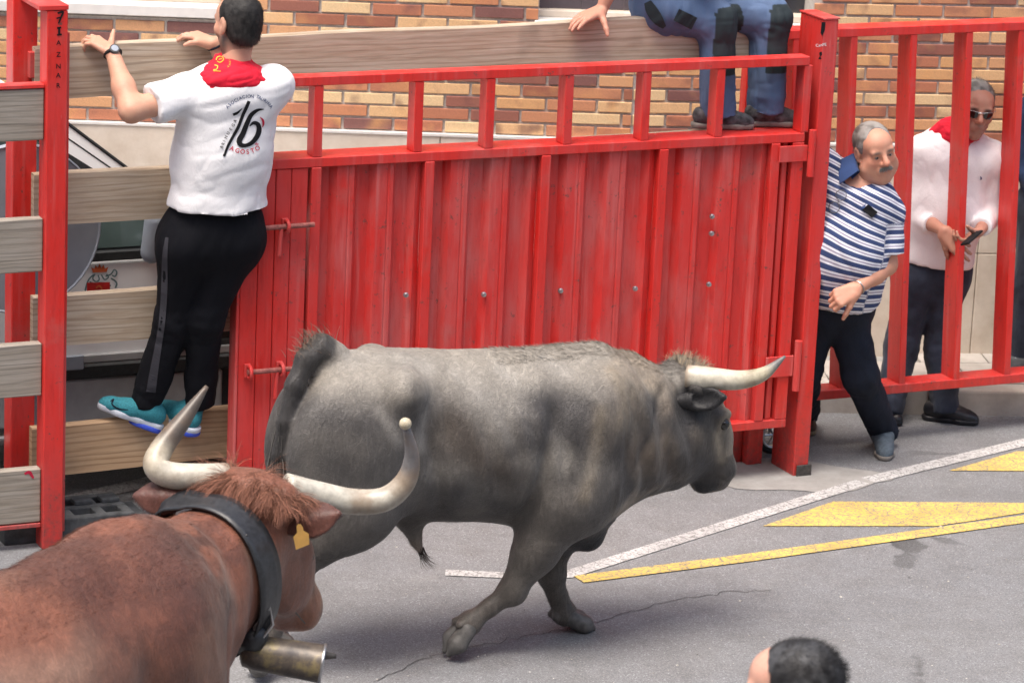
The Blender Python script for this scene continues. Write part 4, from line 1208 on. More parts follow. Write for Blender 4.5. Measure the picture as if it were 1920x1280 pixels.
# legs
def leg(pts, rads, k=0.05):
    for i in range(len(pts) - 1): add(cone(pts[i], pts[i + 1], rads[i], rads[i + 1], k))
kneeR = bon(958, 1108, -0.13); fetR = bon(878, 1168, -0.11)
leg([(0.06, -0.17, 0.62), (-0.03, -0.155, 0.44), kneeR], [0.128, 0.080, 0.052], 0.07)
leg([kneeR, kneeR * 0.5 + fetR * 0.5, fetR], [0.047, 0.035, 0.039], 0.02)
add(cone(kneeR * 0.8 + fetR * 0.2 + V3(-0.022, 0, -0.022), fetR + V3(-0.02, 0, -0.02), 0.022, 0.022, 0.015))
add(ball(kneeR + V3(0.012, 0, 0.0), 0.052, 0.03)); add(ball(fetR + V3(0.005, 0, 0.0), 0.050, 0.02))
for s in (-1, 1): add(ball(fetR + V3(-0.045, s * 0.026, 0.005), 0.018, 0.012))
kneeL = bon(1032, 1075, 0.09); fetL = bon(1060, 1150, 0.08)
leg([(0.17, 0.13, 0.60), (0.15, 0.10, 0.42), kneeL], [0.12, 0.085, 0.055], 0.06)
leg([kneeL, kneeL * 0.5 + fetL * 0.5, fetL], [0.050, 0.037, 0.043], 0.02)
add(ball(kneeL + V3(0.012, 0, 0), 0.053, 0.025)); add(ball(fetL, 0.050, 0.02)); add(cone(kneeL * 0.8 + fetL * 0.2 + V3(-0.03, 0, 0), fetL + V3(-0.028, 0, 0), 0.02, 0.02, 0.015))
for s in (-1, 1): add(ball(fetL + V3(-0.05, s * 0.026, -0.005), 0.018, 0.012))
for s, hk, ft_ in ((-1, (-1.00, -0.15, 0.46), (-1.13, -0.13, 0.11)), (1, (-0.97, 0.15, 0.45), (-1.02, 0.13, 0.09))):
    st = (-0.80, s * 0.15, 0.66)
    leg([st, hk], [0.13, 0.062], 0.08); leg([hk, (np.array(hk) + ft_) / 2, ft_], [0.06, 0.045, 0.047], 0.03)
    add(ball(np.array(hk) + V3(-0.03, 0, 0.03), 0.04, 0.04))
# tail stock
tl = [(-0.84, 0, 1.225)] + [tuple(bon(px_, py_, o_)) for px_, py_, o_ in ((602, 652, -0.01), (574, 672, -0.03), (552, 722, -0.06), (534, 790, -0.08), (522, 850, -0.08), (508, 915, -0.07))]
leg(tl, [0.065, 0.056, 0.048, 0.040, 0.034, 0.029, 0.022], 0.022)
add(cone((-0.50, 0, 0.55), (-0.475, 0, 0.47), 0.065, 0.028, 0.05)); add(cone((-0.475, 0, 0.47), (-0.455, 0, 0.42), 0.024, 0.014, 0.02))
V, F = blob(P, 0.0095, 2)
# folds and lumps of hide
N = vnormals(V, F)
x, y, z = V[:, 0], V[:, 1], V[:, 2]
fold = np.zeros(len(V))
nk = sstep(0.22, 0.38, x) * (1 - sstep(0.58, 0.68, x)) * sstep(0.55, 0.75, z)
fold += nk * 0.008 * np.sin(46 * x + 14 * z + 6 * fbm(V * 4, 2, 5))
fold += 0.020 * (fbm(V * V3(5, 5, 4), 3, 9) - 0.5) * (z > 0.45) + 0.03 * (fbm(V * V3(2.6, 3, 2.6), 2, 71) - 0.5) * (z > 0.5) * (x < 0.5)
sh = np.exp(-((x + 0.10 - 0.18 * (z - 0.6)) / 0.028) ** 2) * sstep(0.5, 0.65, z) * (1 - sstep(0.95, 1.1, z)) * (np.abs(y) > 0.12)
fold -= 0.026 * sh
fl = np.exp(-((x + 0.47 + 0.25 * (z - 0.7)) / 0.035) ** 2) * sstep(0.55, 0.66, z) * (1 - sstep(0.9, 1.05, z)) * (np.abs(y) > 0.1)
fold -= 0.024 * fl
rib = sstep(-0.42, -0.3, x) * (1 - sstep(-0.05, 0.05, x)) * sstep(0.66, 0.8, z) * (1 - sstep(0.98, 1.08, z))
fold += 0.0035 * rib * np.sin(62 * x + 18 * z)
fold -= 0.012 * np.exp(-((x - 0.40 - 0.5 * (z - 0.9)) / 0.025) ** 2) * sstep(0.72, 0.85, z) * (1 - sstep(1.02, 1.1, z)) * (np.abs(y) > 0.08)
wr_ = 1 - np.abs(2 * fbm(V * V3(11, 9, 3.2), 3, 81) - 1)
reg = sstep(0.02, 0.25, x) * (1 - sstep(0.62, 0.70, x)) * sstep(0.55, 0.7, z) + 0.6 * np.exp(-((x + 0.48) / 0.14) ** 2) * sstep(0.6, 0.7, z)
fold += 0.016 * reg * (wr_ - 0.75)
# hollow of the flank, spring of the ribs, point of the hip, edge of the thigh and shoulder muscles
G2 = lambda cx, cz, a, b: np.exp(-((x - cx) / a) ** 2 - ((z - cz) / b) ** 2)
sd_ = sstep(0.05, 0.14, np.abs(y))
fold += sd_ * (-0.030 * G2(-0.50, 0.98, 0.075, 0.10) + 0.020 * G2(-0.62, 1.12, 0.06, 0.05) + 0.014 * G2(-0.80, 0.95, 0.12, 0.16) - 0.014 * G2(-0.62, 0.80, 0.05, 0.16)
               + 0.016 * G2(0.10, 0.72, 0.09, 0.12) - 0.016 * G2(0.02, 0.92, 0.04, 0.14) + 0.016 * G2(0.18, 0.96, 0.07, 0.12) - 0.016 * G2(0.29, 0.86, 0.035, 0.16) + 0.012 * G2(-0.22, 0.86, 0.14, 0.16))
V = V + N * fold[:, None]; N = vnormals(V, F)
# coat colour of the animal: ash grey, smoky head and legs, black throat and brisket
c = np.tile(V3(0.120, 0.111, 0.102), (len(V), 1))
cl = fbm(V * V3(3.2, 3.2, 4.0), 3, 21)
c = mixc(c, V3(0.050, 0.047, 0.047), sstep(0.42, 0.60, cl) * 0.9)
c = mixc(c, V3(0.25, 0.235, 0.21), sstep(0.48, 0.66, fbm(V * 3.7, 3, 33)) * 0.7)
c = mixc(c, V3(0.30, 0.275, 0.235), sstep(1.04, 1.2, z) * (x > -1) * 0.7)  # paler along the back: sky light partly put into the coat colour
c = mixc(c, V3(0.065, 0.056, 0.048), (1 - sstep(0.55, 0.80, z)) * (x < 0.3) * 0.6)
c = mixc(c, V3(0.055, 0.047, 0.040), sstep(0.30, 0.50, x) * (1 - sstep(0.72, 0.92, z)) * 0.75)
c = mixc(c, V3(0.27, 0.235, 0.18), np.exp(-((x - 0.33 - 0.25 * (z - 0.8)) / 0.05) ** 2) * sstep(0.4, 0.6, fbm(V * V3(7, 7, 3), 3, 61)) * (z > 0.55) * (z < 1.1) * 0.75)
c = mixc(c, V3(0.25, 0.20, 0.15), sstep(0.1, 0.4, x) * sstep(0.5, 0.7, fbm(V * 5, 3, 44)) * 0.5)
face = sstep(0.60, 0.72, x + 0.25 * (0.9 - z))
c = mixc(c, V3(0.085, 0.076, 0.066), face * sstep(0.35, 0.55, fbm(V * 6, 3, 55)) * 0.85 * (z < 1.0))
c = mixc(c, V3(0.050, 0.042, 0.036), face * 0.55)
c = mixc(c, V3(0.34, 0.29, 0.22), face * sstep(0.77, 0.82, x) * (z < 0.97) * (z > 0.74) * 0.6)
c = mixc(c, V3(0.26, 0.21, 0.15), np.exp(-((np.linalg.norm(V - V3(0.775, -0.10, 0.884), axis=1) - 0.034) / 0.010) ** 2) * 0.7)
c = mixc(c, V3(0.11, 0.105, 0.105), (1 - sstep(0.03, 0.06, np.linalg.norm((V - V3(0.875, 0, 0.66)) * V3(1, 0.6, 1), axis=1))) * 0.9)
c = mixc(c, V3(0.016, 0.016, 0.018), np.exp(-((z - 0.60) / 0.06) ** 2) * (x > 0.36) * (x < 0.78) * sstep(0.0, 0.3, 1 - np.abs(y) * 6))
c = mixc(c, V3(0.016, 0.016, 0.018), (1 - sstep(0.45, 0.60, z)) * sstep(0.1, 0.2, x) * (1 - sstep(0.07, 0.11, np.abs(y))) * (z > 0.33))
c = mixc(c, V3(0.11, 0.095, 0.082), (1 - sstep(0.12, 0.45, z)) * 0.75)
tailm = (x < -0.93) * (np.abs(y) < 0.06) * sstep(-0.94, -1.0, -np.abs(x)) if False else ((x < -0.90) & (np.abs(y + 0.015) < 0.062)).astype(float)
tq = spline(np.column_stack([np.array(tl), [0.065, 0.056, 0.048, 0.040, 0.034, 0.029, 0.022]]), 8)[8:]
da = np.stack([np.linalg.norm(V - q[:3], axis=1) - q[3] for q in tq]); dt = da.min(0)
c = mixc(c, V3(0.030, 0.028, 0.028), (1 - sstep(0.003, 0.012, dt)) * 0.95)
c = mixc(c, V3(0.016, 0.016, 0.018), 1 - sstep(0.055, 0.11, np.linalg.norm(V - V3(0.61, -0.13, 0.985), axis=1)))
c = mixc(c, V3(0.25, 0.2, 0.16), (1 - sstep(0.0, 0.12, np.abs(x + 0.46) + np.abs(z - 0.43))) * 0.8)
c = mixc(c, V3(0.03, 0.028, 0.027), (1 - sstep(0.0, 0.06, np.abs(x - 0.85) + np.abs(z - 0.665))))
# near flank: real coat markings plus some shading painted into the colour
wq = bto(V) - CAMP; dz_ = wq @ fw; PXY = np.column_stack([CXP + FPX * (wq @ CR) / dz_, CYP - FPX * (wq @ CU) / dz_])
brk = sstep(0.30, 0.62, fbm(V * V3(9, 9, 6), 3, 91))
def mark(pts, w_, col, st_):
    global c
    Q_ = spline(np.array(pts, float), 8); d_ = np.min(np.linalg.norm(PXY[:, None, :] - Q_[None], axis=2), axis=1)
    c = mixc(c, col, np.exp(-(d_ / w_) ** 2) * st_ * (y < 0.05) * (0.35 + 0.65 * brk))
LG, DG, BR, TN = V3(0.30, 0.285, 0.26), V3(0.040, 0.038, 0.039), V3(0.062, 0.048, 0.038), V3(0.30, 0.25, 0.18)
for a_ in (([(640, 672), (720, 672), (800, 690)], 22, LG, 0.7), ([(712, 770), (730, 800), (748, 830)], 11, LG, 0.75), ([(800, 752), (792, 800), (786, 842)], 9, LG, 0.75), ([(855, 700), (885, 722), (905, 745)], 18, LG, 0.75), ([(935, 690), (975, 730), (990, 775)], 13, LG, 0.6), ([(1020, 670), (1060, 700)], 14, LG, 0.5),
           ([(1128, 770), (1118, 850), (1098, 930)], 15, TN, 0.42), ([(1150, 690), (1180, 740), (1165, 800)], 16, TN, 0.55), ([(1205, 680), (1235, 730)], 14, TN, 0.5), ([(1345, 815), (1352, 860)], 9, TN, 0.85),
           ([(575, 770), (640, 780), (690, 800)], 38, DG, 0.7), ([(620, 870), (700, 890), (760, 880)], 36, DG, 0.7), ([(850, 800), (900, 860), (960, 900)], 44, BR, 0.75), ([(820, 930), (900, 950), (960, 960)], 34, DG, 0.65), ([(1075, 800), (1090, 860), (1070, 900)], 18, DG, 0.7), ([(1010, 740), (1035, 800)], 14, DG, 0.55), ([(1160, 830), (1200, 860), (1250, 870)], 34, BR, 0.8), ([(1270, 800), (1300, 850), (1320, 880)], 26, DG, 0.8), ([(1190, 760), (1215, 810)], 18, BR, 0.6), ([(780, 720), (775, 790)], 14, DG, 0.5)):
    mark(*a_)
# ears
def ear_mesh(root, tip, up, w, th, cup=0.6):
    f_ = nrm(np.asarray(tip) - root); L_ = np.linalg.norm(np.asarray(tip) - root)
    l_ = nrm(np.cross(up, f_)); u_ = np.cross(f_, l_); ax = np.array([f_, l_, u_])
    mid = (np.asarray(root) + tip) / 2
    pr = [ell(mid, ax, (L_ * 0.56, w, th), 0.02), cone(np.asarray(root) - f_ * 0.04, np.asarray(root) + f_ * 0.03, th * 1.9, th * 1.6, 0.03),
          cone(mid, np.asarray(tip) + f_ * 0.015, w * 0.55, 0.006, 0.03),
          sub(ell(mid + u_ * th * 1.0 + f_ * L_ * 0.06, ax, (L_ * 0.42, w * 0.68, th * 0.95), 0.01))]
    return blob(pr, 0.0055, 1)
eV, eF = ear_mesh(V3(0.60, -0.13, 1.00), bon(1352, 745, -0.22), V3(0.15, -0.9, 0.25), 0.050, 0.015)
fV, fF = ear_mesh(V3(0.62, 0.125, 0.99), V3(0.72, 0.25, 0.96), V3(0.5, 0.2, -0.6), 0.042, 0.012)
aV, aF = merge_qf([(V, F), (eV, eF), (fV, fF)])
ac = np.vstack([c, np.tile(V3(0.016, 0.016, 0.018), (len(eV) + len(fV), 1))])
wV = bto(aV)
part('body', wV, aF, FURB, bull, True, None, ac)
wN = vnormals(wV, aF)
bflow = lambda Q: (-bh * 0.9 + V3(0, 0, -0.55))[None, :].repeat(len(Q), 0)
fur('short_coat', wV, aF, wN, ac, 150000, 0.019, bflow, bull, 0.0013, 0.16, 0.22, None, (0.55, 1.55))
# fringe along the crest, back and poll
Vl = aV
m_ = (Vl[:, 2] > 1.0) & (np.abs(Vl[:, 1]) < 0.10) & (Vl[:, 0] > -0.2) & (Vl[:, 0] < 0.72) & (wN[:, 2] > 0.55)
ii = rng.choice(np.where(m_)[0], 5000)
strands('crest_hair', wV[ii], wN[ii] * 0.45 - bh * 0.9 + rng.normal(0, 0.16, (5000, 3)), 0.026, ac[ii] * 1.15, bull, 0.0014, 0.3, 3, 0.15, wN[ii])
m_ = (Vl[:, 2] > 1.0) & (Vl[:, 0] > 0.60) & (Vl[:, 0] < 0.73) & (np.abs(Vl[:, 1]) < 0.12)
ii = rng.choice(np.where(m_)[0], 900)
strands('poll_hair', wV[ii], wN[ii] + bh * 0.2 + rng.normal(0, 0.4, (900, 3)), 0.045, np.tile(V3(0.36, 0.29, 0.20), (900, 1)), bull, 0.0018, 0.8, 4, 0.15, wN[ii])
tp = spline(tl, 8)
ii = rng.integers(6, 20, 420)
strands('tail_hair', bto(tp[ii] + rng.normal(0, 0.02, (420, 3)) + V3(0, 0, 0.03)), bh * -0.5 + V3(0, 0, 0.8) + rng.normal(0, 0.35, (420, 3)), 0.05, np.tile(V3(0.14, 0.10, 0.075), (420, 1)), bull, 0.0024, 0.6, 4)
strands('tail_tuft', bto(tp[rng.integers(30, 41, 700)] + rng.normal(0, 0.012, (700, 3))), V3(0, 0, -1) - bh * 0.05 + rng.normal(0, 0.08, (700, 3)), 0.36, np.tile(V3(0.035, 0.033, 0.031), (700, 1)), bull, 0.005, 0.2, 5)
rr_ = np.array([0.45, 0.0, 0.42])
strands('sheath_hair', bto(np.tile(V3(-0.455, 0, 0.43), (60, 1)) + rng.normal(0, 0.006, (60, 3))), V3(0.1, 0, -1) + bh * 0.25 + rng.normal(0, 0.12, (60, 3)), 0.09, np.tile(V3(0.07, 0.05, 0.04), (60, 1)), bull, 0.003, -1.2, 6, 0.1)
def bhcol(t):
    c_ = np.tile(V3(0.60, 0.56, 0.46), (len(t), 1)); c_ = mixc(c_, V3(0.50, 0.46, 0.33), sstep(0.3, 0.7, t)); c_ = mixc(c_, V3(0.19, 0.185, 0.18), sstep(0.72, 0.9, t))
    return mixc(c_, V3(0.36, 0.29, 0.22), (1 - sstep(0.0, 0.1, t)))
HB = [bon(1288, 705, -0.10), bon(1330, 709, -0.15), bon(1388, 712, -0.19), bon(1432, 700, -0.20), bon(1472, 668, -0.19)]
horn('horn', HB, [0.046, 0.045, 0.038, 0.027, 0.005], bhcol, bull, bto)
horn('horn', [(0.64, 0.10, 1.03), (0.70, 0.22, 1.00), (0.80, 0.29, 0.975), (0.90, 0.29, 0.97), (0.97, 0.26, 0.99)], [0.046, 0.043, 0.036, 0.025, 0.004], bhcol, bull, bto)
for s in (-1, 1):
    v, f = blob([ball((0.774, s * 0.100, 0.884), 0.025)], 0.004, 1); part('eye', bto(v), f, EYEM, bull, True)
# hooves
def hoof(fet, toe, name='hoof', parent=None, to=None, mat=None):
    fet = np.asarray(fet, float); toe = np.asarray(toe, float); f_ = toe - fet
    lat = V3(0, 1, 0); pr = []
    for s in (-1, 1):
        pr.append(([cone(fet + f_ * 0.15 + lat * s * 0.026, fet + f_ * 0.62 + lat * s * 0.032, 0.036, 0.037, 0.015), cone(fet + f_ * 0.62 + lat * s * 0.032, toe + lat * s * 0.020, 0.036, 0.013, 0.015)], [(fet + lat * s * 0.003, -lat * s)]))
    v1, f1 = blob([pr[0]], 0.005, 1); v2, f2 = blob([pr[1]], 0.005, 1)
    v, f = merge_qf([(v1, f1), (v2, f2)])
    return v, f
hoofm = mat_plain('hoof_horn', (0.10, 0.095, 0.09, 1), 0.55, 0.4, 0, 30, 0.4, 0.3)
for ft_, toe in ((fetR, bon(838, 1222, -0.11)), (fetL, fetL + V3(0.115, 0, -0.066)), (V3(-1.13, -0.13, 0.11), V3(-1.16, -0.13, 0.03)), (V3(-1.02, 0.13, 0.09), V3(-0.93, 0.13, 0.02))):
    v, f = hoof(ft_, toe); 
    if toe[2] < 0.05 and ft_ is not fetR: v[:, 2] = np.maximum(v[:, 2], 0.001)
    part('hoof', bto(v), f, hoofm, bull, True)

# ------------------------------------------------------------------ brown ox
P0 = CAMP + 11.2 * ray(470, 885)
oto, oon, oh, on_ = frame((P0[0], P0[1], 0), 58)
ox = thing('brown_ox', 'reddish brown steer with long pale horns, bell collar and yellow ear tag', 'ox', (P0[0], P0[1], 0))
P = []; add = P.append
add(ell((-1.28, 0, 0.88), E3, (0.72, 0.36, 0.41), 0.12))
add(ell((-0.74, 0, 0.93), E3, (0.42, 0.31, 0.38), 0.12))
add(ell((-1.78, 0, 0.96), E3, (0.36, 0.29, 0.34), 0.12))
add(cone((-1.9, 0, 1.19), (-0.95, 0, 1.19), 0.10, 0.10, 0.12))
add(cone((-0.95, 0, 1.19), (-0.55, 0, 1.205), 0.10, 0.10, 0.10))
for s in (-1, 1):
    add(ell((-1.85, s * 0.16, 0.85), E3, (0.26, 0.16, 0.34), 0.1))
    add(ell((-0.66, s * 0.20, 0.90), rot_axes((0.28, 0, 0.95), (-1, 0, 0)), (0.30, 0.11, 0.18), 0.12))
    add(ell((-0.60, s * 0.22, 0.72), E3, (0.17, 0.12, 0.2), 0.09))
    add(cone((-0.62, s * 0.2, 0.65), (-0.58, s * 0.17, 0.35), 0.13, 0.07, 0.06)); add(cone((-0.58, s * 0.17, 0.35), (-0.58, s * 0.16, 0.06), 0.06, 0.055, 0.04))
    add(cone((-1.8, s * 0.2, 0.65), (-1.95, s * 0.17, 0.45), 0.14, 0.07, 0.06)); add(cone((-1.95, s * 0.17, 0.45), (-1.9, s * 0.16, 0.06), 0.065, 0.055, 0.04))
add(cone((-0.62, 0, 1.06), (-0.17, 0, 1.095), 0.25, 0.155, 0.12))          # neck
add(cone((-0.60, 0, 0.90), (-0.12, 0, 0.99), 0.24, 0.15, 0.12))
add(cone((-0.18, 0, 1.10), (0.02, 0, 1.16), 0.15, 0.145, 0.10))
add(ell((-0.42, 0, 0.70), rot_axes((0.6, 0, 0.5)), (0.26, 0.12, 0.16), 0.1))
# head
ho = rot_axes((0.36, 0, -0.50), (0.5, 0, 0.36))
add(cone((0.03, 0, 1.20), (0.17, 0, 1.00), 0.145, 0.115, 0.06))
add(cone((0.15, 0, 1.02), (0.27, 0, 0.85), 0.105, 0.078, 0.05))
add(ell((0.285, 0, 0.815), ho, (0.085, 0.088, 0.075), 0.04))
add(cone((0.05, 0, 1.02), (0.20, 0, 0.82), 0.12, 0.065, 0.06))
add(cone((0.0, -0.13, 1.285), (0.0, 0.13, 1.285), 0.062, 0.062, 0.06))     # poll
for s in (-1, 1):
    add(ball((0.155, s * 0.10, 1.06), 0.04, 0.03)); add(ell((0.10, s * 0.085, 0.96), ho, (0.12, 0.05, 0.09), 0.05))
    add(sub(ball((0.355, s * 0.045, 0.815), 0.016, 0.012))); add(ball((0.25, s * 0.06, 0.80), 0.045, 0.03))
V, F = blob(P, 0.0125, 2); N = vnormals(V, F); x, y, z = V[:, 0], V[:, 1], V[:, 2]
fold = 0.012 * (fbm(V * 4.5, 3, 3) - 0.5)
sk = sstep(-0.58, -0.40, x) * (1 - sstep(-0.25, -0.18, x)) * (1 - sstep(1.18, 1.28, z))
fold += sk * 0.008 * np.sin(38 * x - 9 * z + 5 * fbm(V * 3, 2, 8))
fold -= 0.022 * np.exp(-((x + 0.47 - 0.30 * (z - 0.95)) / 0.040) ** 2) * (1 - sstep(0.98, 1.2, z)) * sstep(0.06, 0.16, np.abs(y))
fold -= 0.020 * np.exp(-((x + 0.93 - 0.15 * (z - 0.95)) / 0.06) ** 2) * (1 - sstep(0.95, 1.15, z)) * sstep(0.1, 0.22, np.abs(y))
fold += 0.012 * sstep(0.1, 0.2, np.abs(y)) * np.exp(-((x + 0.7) / 0.12) ** 2 - ((z - 1.02) / 0.14) ** 2)
wr_ = 1 - np.abs(2 * fbm(V * V3(9, 9, 3.0), 3, 82) - 1)
fold += 0.012 * sstep(-0.75, -0.5, x) * (1 - sstep(-0.2, -0.1, x)) * (wr_ - 0.75)
V = V + N * fold[:, None]; N = vnormals(V, F)
c = np.tile(V3(0.200, 0.074, 0.043), (len(V), 1))
c = mixc(c, V3(0.085, 0.031, 0.020), sstep(0.44, 0.66, fbm(V * V3(3, 4, 3.2), 4, 13)) * 0.85)
c = mixc(c, V3(0.24, 0.12, 0.075), sstep(0.52, 0.7, fbm(V * 3.1, 3, 17)) * 0.55 * (x < -0.5))
c = mixc(c, V3(0.32, 0.215, 0.16), sstep(0.35, 0.7, fbm(V * 2.4, 3, 19)) * (1 - sstep(-1.25, -0.75, x)) * (1 - sstep(1.08, 1.25, z)) * 0.85)
c = mixc(c, V3(0.10, 0.045, 0.035), sstep(0.5, 0.62, fbm(V * V3(5, 5, 5), 3, 29)) * np.exp(-((x + 0.48) / 0.17) ** 2) * sstep(1.05, 1.2, z) * 0.8)
c = mixc(c, V3(0.060, 0.026, 0.020), sstep(0.42, 0.6, fbm(V * V3(7, 16, 4), 3, 37)) * np.exp(-((x + 0.45) / 0.22) ** 2) * sstep(0.95, 1.15, z) * 0.75)
c = mixc(c, V3(0.34, 0.16, 0.09), sstep(0.14, 0.25, x) * (z < 0.95) * 0.45)
c = mixc(c, V3(0.05, 0.028, 0.022), (1 - sstep(0.0, 0.09, np.abs(x - 0.33) + np.abs(z - 0.80))) * 0.8)
rE, tE = oon(548, 985, -0.16), oon(628, 965, -0.30)
lE, tlE = oon(345, 935, 0.17), oon(262, 930, 0.30)
eV, eF = ear_mesh(rE, tE, V3(0.75, 0, -0.5), 0.062, 0.014)
fV, fF = ear_mesh(lE, tlE, V3(0.75, 0, -0.5), 0.062, 0.014)
aV, aF = merge_qf([(V, F), (eV, eF), (fV, fF)])
ec = np.tile(V3(0.105, 0.040, 0.030), (len(eV) + len(fV), 1)) * (0.6 + 0.8 * fbm(np.vstack([eV, fV]) * 30, 3, 6))[:, None]
ac = np.vstack([c, ec])
wV = oto(aV); part('body', wV, aF, FURO, ox, True, None, ac); wN = vnormals(wV, aF)
oflow = lambda Q: (-oh * 0.8 + V3(0, 0, -0.6))[None, :].repeat(len(Q), 0)
fur('short_coat', wV, aF, wN, ac, 150000, 0.018, oflow, ox, 0.0012, 0.10, 0.15, lambda Cc: ((Cc - P0) @ oh > -1.5).astype(float), (0.72, 1.3))
# forelock over the poll, combed back between the horns
k = 10000
r0_ = np.column_stack([rng.uniform(-0.07, 0.07, k), rng.uniform(-0.175, 0.175, k), np.zeros(k)])
r0_[:, 2] = 1.335 - 2.2 * (r0_[:, 1] ** 2) * 0.6 - 1.2 * r0_[:, 0] ** 2 * 4
side = np.sign(r0_[:, 1] + rng.normal(0, 0.04, k))
ncl = 210; cid = rng.integers(0, ncl, k); cc0 = r0_[rng.integers(0, k, ncl)]
cid = np.argmin(np.linalg.norm(r0_[:, None, :2] - cc0[None, :, :2] + rng.normal(0, 0.004, (k, 1, 2)), axis=2), axis=1)
cdir = np.column_stack([rng.normal(-0.5, 0.30, ncl), np.sign(cc0[:, 1] + rng.normal(0, 0.05, ncl)) * rng.uniform(0.05, 0.75, ncl), rng.uniform(0.05, 0.40, ncl)])
dl = cdir[cid] + rng.normal(0, 0.09, (k, 3))
r0_ = r0_ * 0.65 + np.column_stack([cc0[cid][:, :2], r0_[:, 2]]) * 0.35
dw = dl[:, :1] * oh + dl[:, 1:2] * on_ + dl[:, 2:3] * ZU
lk = np.tile(V3(0.21, 0.092, 0.060), (k, 1)) * rng.uniform(0.6, 1.6, (k, 1))
fn_ = oh * -0.3 + V3(0, 0, 0.9) + on_ * r0_[:, 1:2] * 3.0
strands('forelock', oto(r0_), dw, 0.105, lk, ox, 0.0018, 1.5, 6, 0.12, fn_ / np.linalg.norm(fn_, axis=1)[:, None])
k = 2500
r1 = np.column_stack([rng.uniform(-0.10, 0.0, k), rng.uniform(-0.15, 0.15, k), rng.uniform(1.26, 1.31, k)])
dl = np.column_stack([rng.normal(-0.6, 0.2, k), rng.normal(0, 0.4, k), rng.uniform(-0.1, 0.4, k)])
strands('nape_hair', oto(r1), dl[:, :1] * oh + dl[:, 1:2] * on_ + dl[:, 2:3] * ZU, 0.06, np.tile(V3(0.20, 0.08, 0.052), (k, 1)), ox, 0.0018, 1.0, 4, 0.2)
# fuzzy edge of the back
m_ = (aV[:, 2] > 1.2) & (aV[:, 0] < -0.22) & (aV[:, 0] > -1.5) & (wN[:, 2] > 0.3)
ii = rng.choice(np.where(m_)[0], 5000)
strands('back_hair', wV[ii], wN[ii] * 0.3 - oh + rng.normal(0, 0.10, (5000, 3)), 0.024, ac[ii] * 1.05, ox, 0.0011, 0.2, 3, 0.1, wN[ii])
def ohc(t):
    c_ = np.tile(V3(0.56, 0.53, 0.45), (len(t), 1)); c_ = mixc(c_, V3(0.50, 0.44, 0.32), sstep(0.35, 0.6, t) * 0.7)
    c_ = mixc(c_, V3(0.105, 0.088, 0.075), sstep(0.60, 0.74, t)); return mixc(c_, V3(0.30, 0.22, 0.16), 1 - sstep(0, 0.08, t))
def ohc2(t):
    c_ = np.tile(V3(0.54, 0.52, 0.45), (len(t), 1)); c_ = mixc(c_, V3(0.36, 0.29, 0.22), sstep(0.5, 0.68, t)); return mixc(c_, V3(0.20, 0.195, 0.20), sstep(0.68, 0.8, t))
HL = [oon(425, 893, 0.10), oon(375, 894, 0.15), oon(318, 890, 0.22), oon(292, 872, 0.26), oon(305, 838, 0.27), oon(345, 785, 0.25), oon(388, 724, 0.22)]
horn('horn', HL, [0.046, 0.045, 0.044, 0.042, 0.038, 0.028, 0.007], ohc, ox, oto)
HR = [oon(535, 912, -0.10), oon(600, 928, -0.17), oon(665, 940, -0.25), oon(722, 935, -0.33), oon(760, 902, -0.38), oon(772, 855, -0.40), oon(762, 800, -0.40)]
horn('horn', HR, [0.046, 0.045, 0.043, 0.041, 0.036, 0.025, 0.012], ohc2, ox, oto)
tp_ = oon(760, 794, -0.40); v, f = blob([ball(tp_, 0.0205)], 0.004, 1); part('horn_knob', oto(v), f, HORN, ox, True, None, np.tile(V3(0.62, 0.55, 0.40), (len(v), 1)))
for s in (-1, 1):
    v, f = blob([ball((0.175, s * 0.112, 1.045), 0.024)], 0.005, 1); part('eye', oto(v), f, EYEM, ox, True)
# ear tag
et = oon(563, 1006, -0.26); ta = [oon(px, py, -0.262) for px, py in ((556, 986), (559, 982), (564, 982), (568, 988), (569, 994), (579, 1000), (580, 1020), (555, 1030), (550, 1006), (557, 998))]
tw = oto(np.array(ta)); d_ = nrm(ray(563, 1006)) * 0.003
k = len(tw)
tg = part('ear_tag', np.vstack([tw - d_ * 1.5, tw + d_]), [tuple(range(k))[::-1], tuple(range(k, 2 * k))] + [(i, (i + 1) % k, k + (i + 1) % k, k + i) for i in range(k)], TAGM, ox)
# collar
cc = V3(-0.150, 0, 1.045); cax = nrm((0.97, 0, 0.16)); cu_ = np.array([-cax[2], 0, cax[0]])
bodyb = BVHTree.FromPolygons([tuple(p) for p in aV], [tuple(int(i) for i in q) for q in aF])
rows = 5; nseg = 72; V = []; F = []
for r_ in range(rows):
    off = (r_ / (rows - 1) - 0.5) * 0.115
    for j in range(nseg):
        th = 2 * math.pi * j / nseg; dirv = math.cos(th) * V3(0, 1, 0) + math.sin(th) * cu_
        o_ = cc + cax * off
        loc, nn_, i_, ds = bodyb.ray_cast(Vector(o_ + dirv * 0.6), Vector(-dirv), 0.6)
        R_ = (np.array(loc) - o_) @ dirv if loc is not None else 0.2
        V.append([o_, dirv, R_])
Rm = np.array([q[2] for q in V]).reshape(rows, nseg)
for _ in range(6): Rm = (Rm + np.roll(Rm, 1, 1) + np.roll(Rm, -1, 1)) / 3
Rm = np.maximum(Rm, Rm.mean(0)[None])
lowd = np.array([max(0, -math.sin(2 * math.pi * j / nseg)) for j in range(nseg)])
vo = []; 
for lay in (0.012, 0.020):
    for r_ in range(rows):
        for j in range(nseg):
            o_, dv, _ = V[r_ * nseg + j]; vo.append(o_ + dv * (Rm[r_, j] + lay + 0.02 * lowd[j] ** 2))
F = []
idx = lambda l, r_, j: l * rows * nseg + r_ * nseg + j % nseg
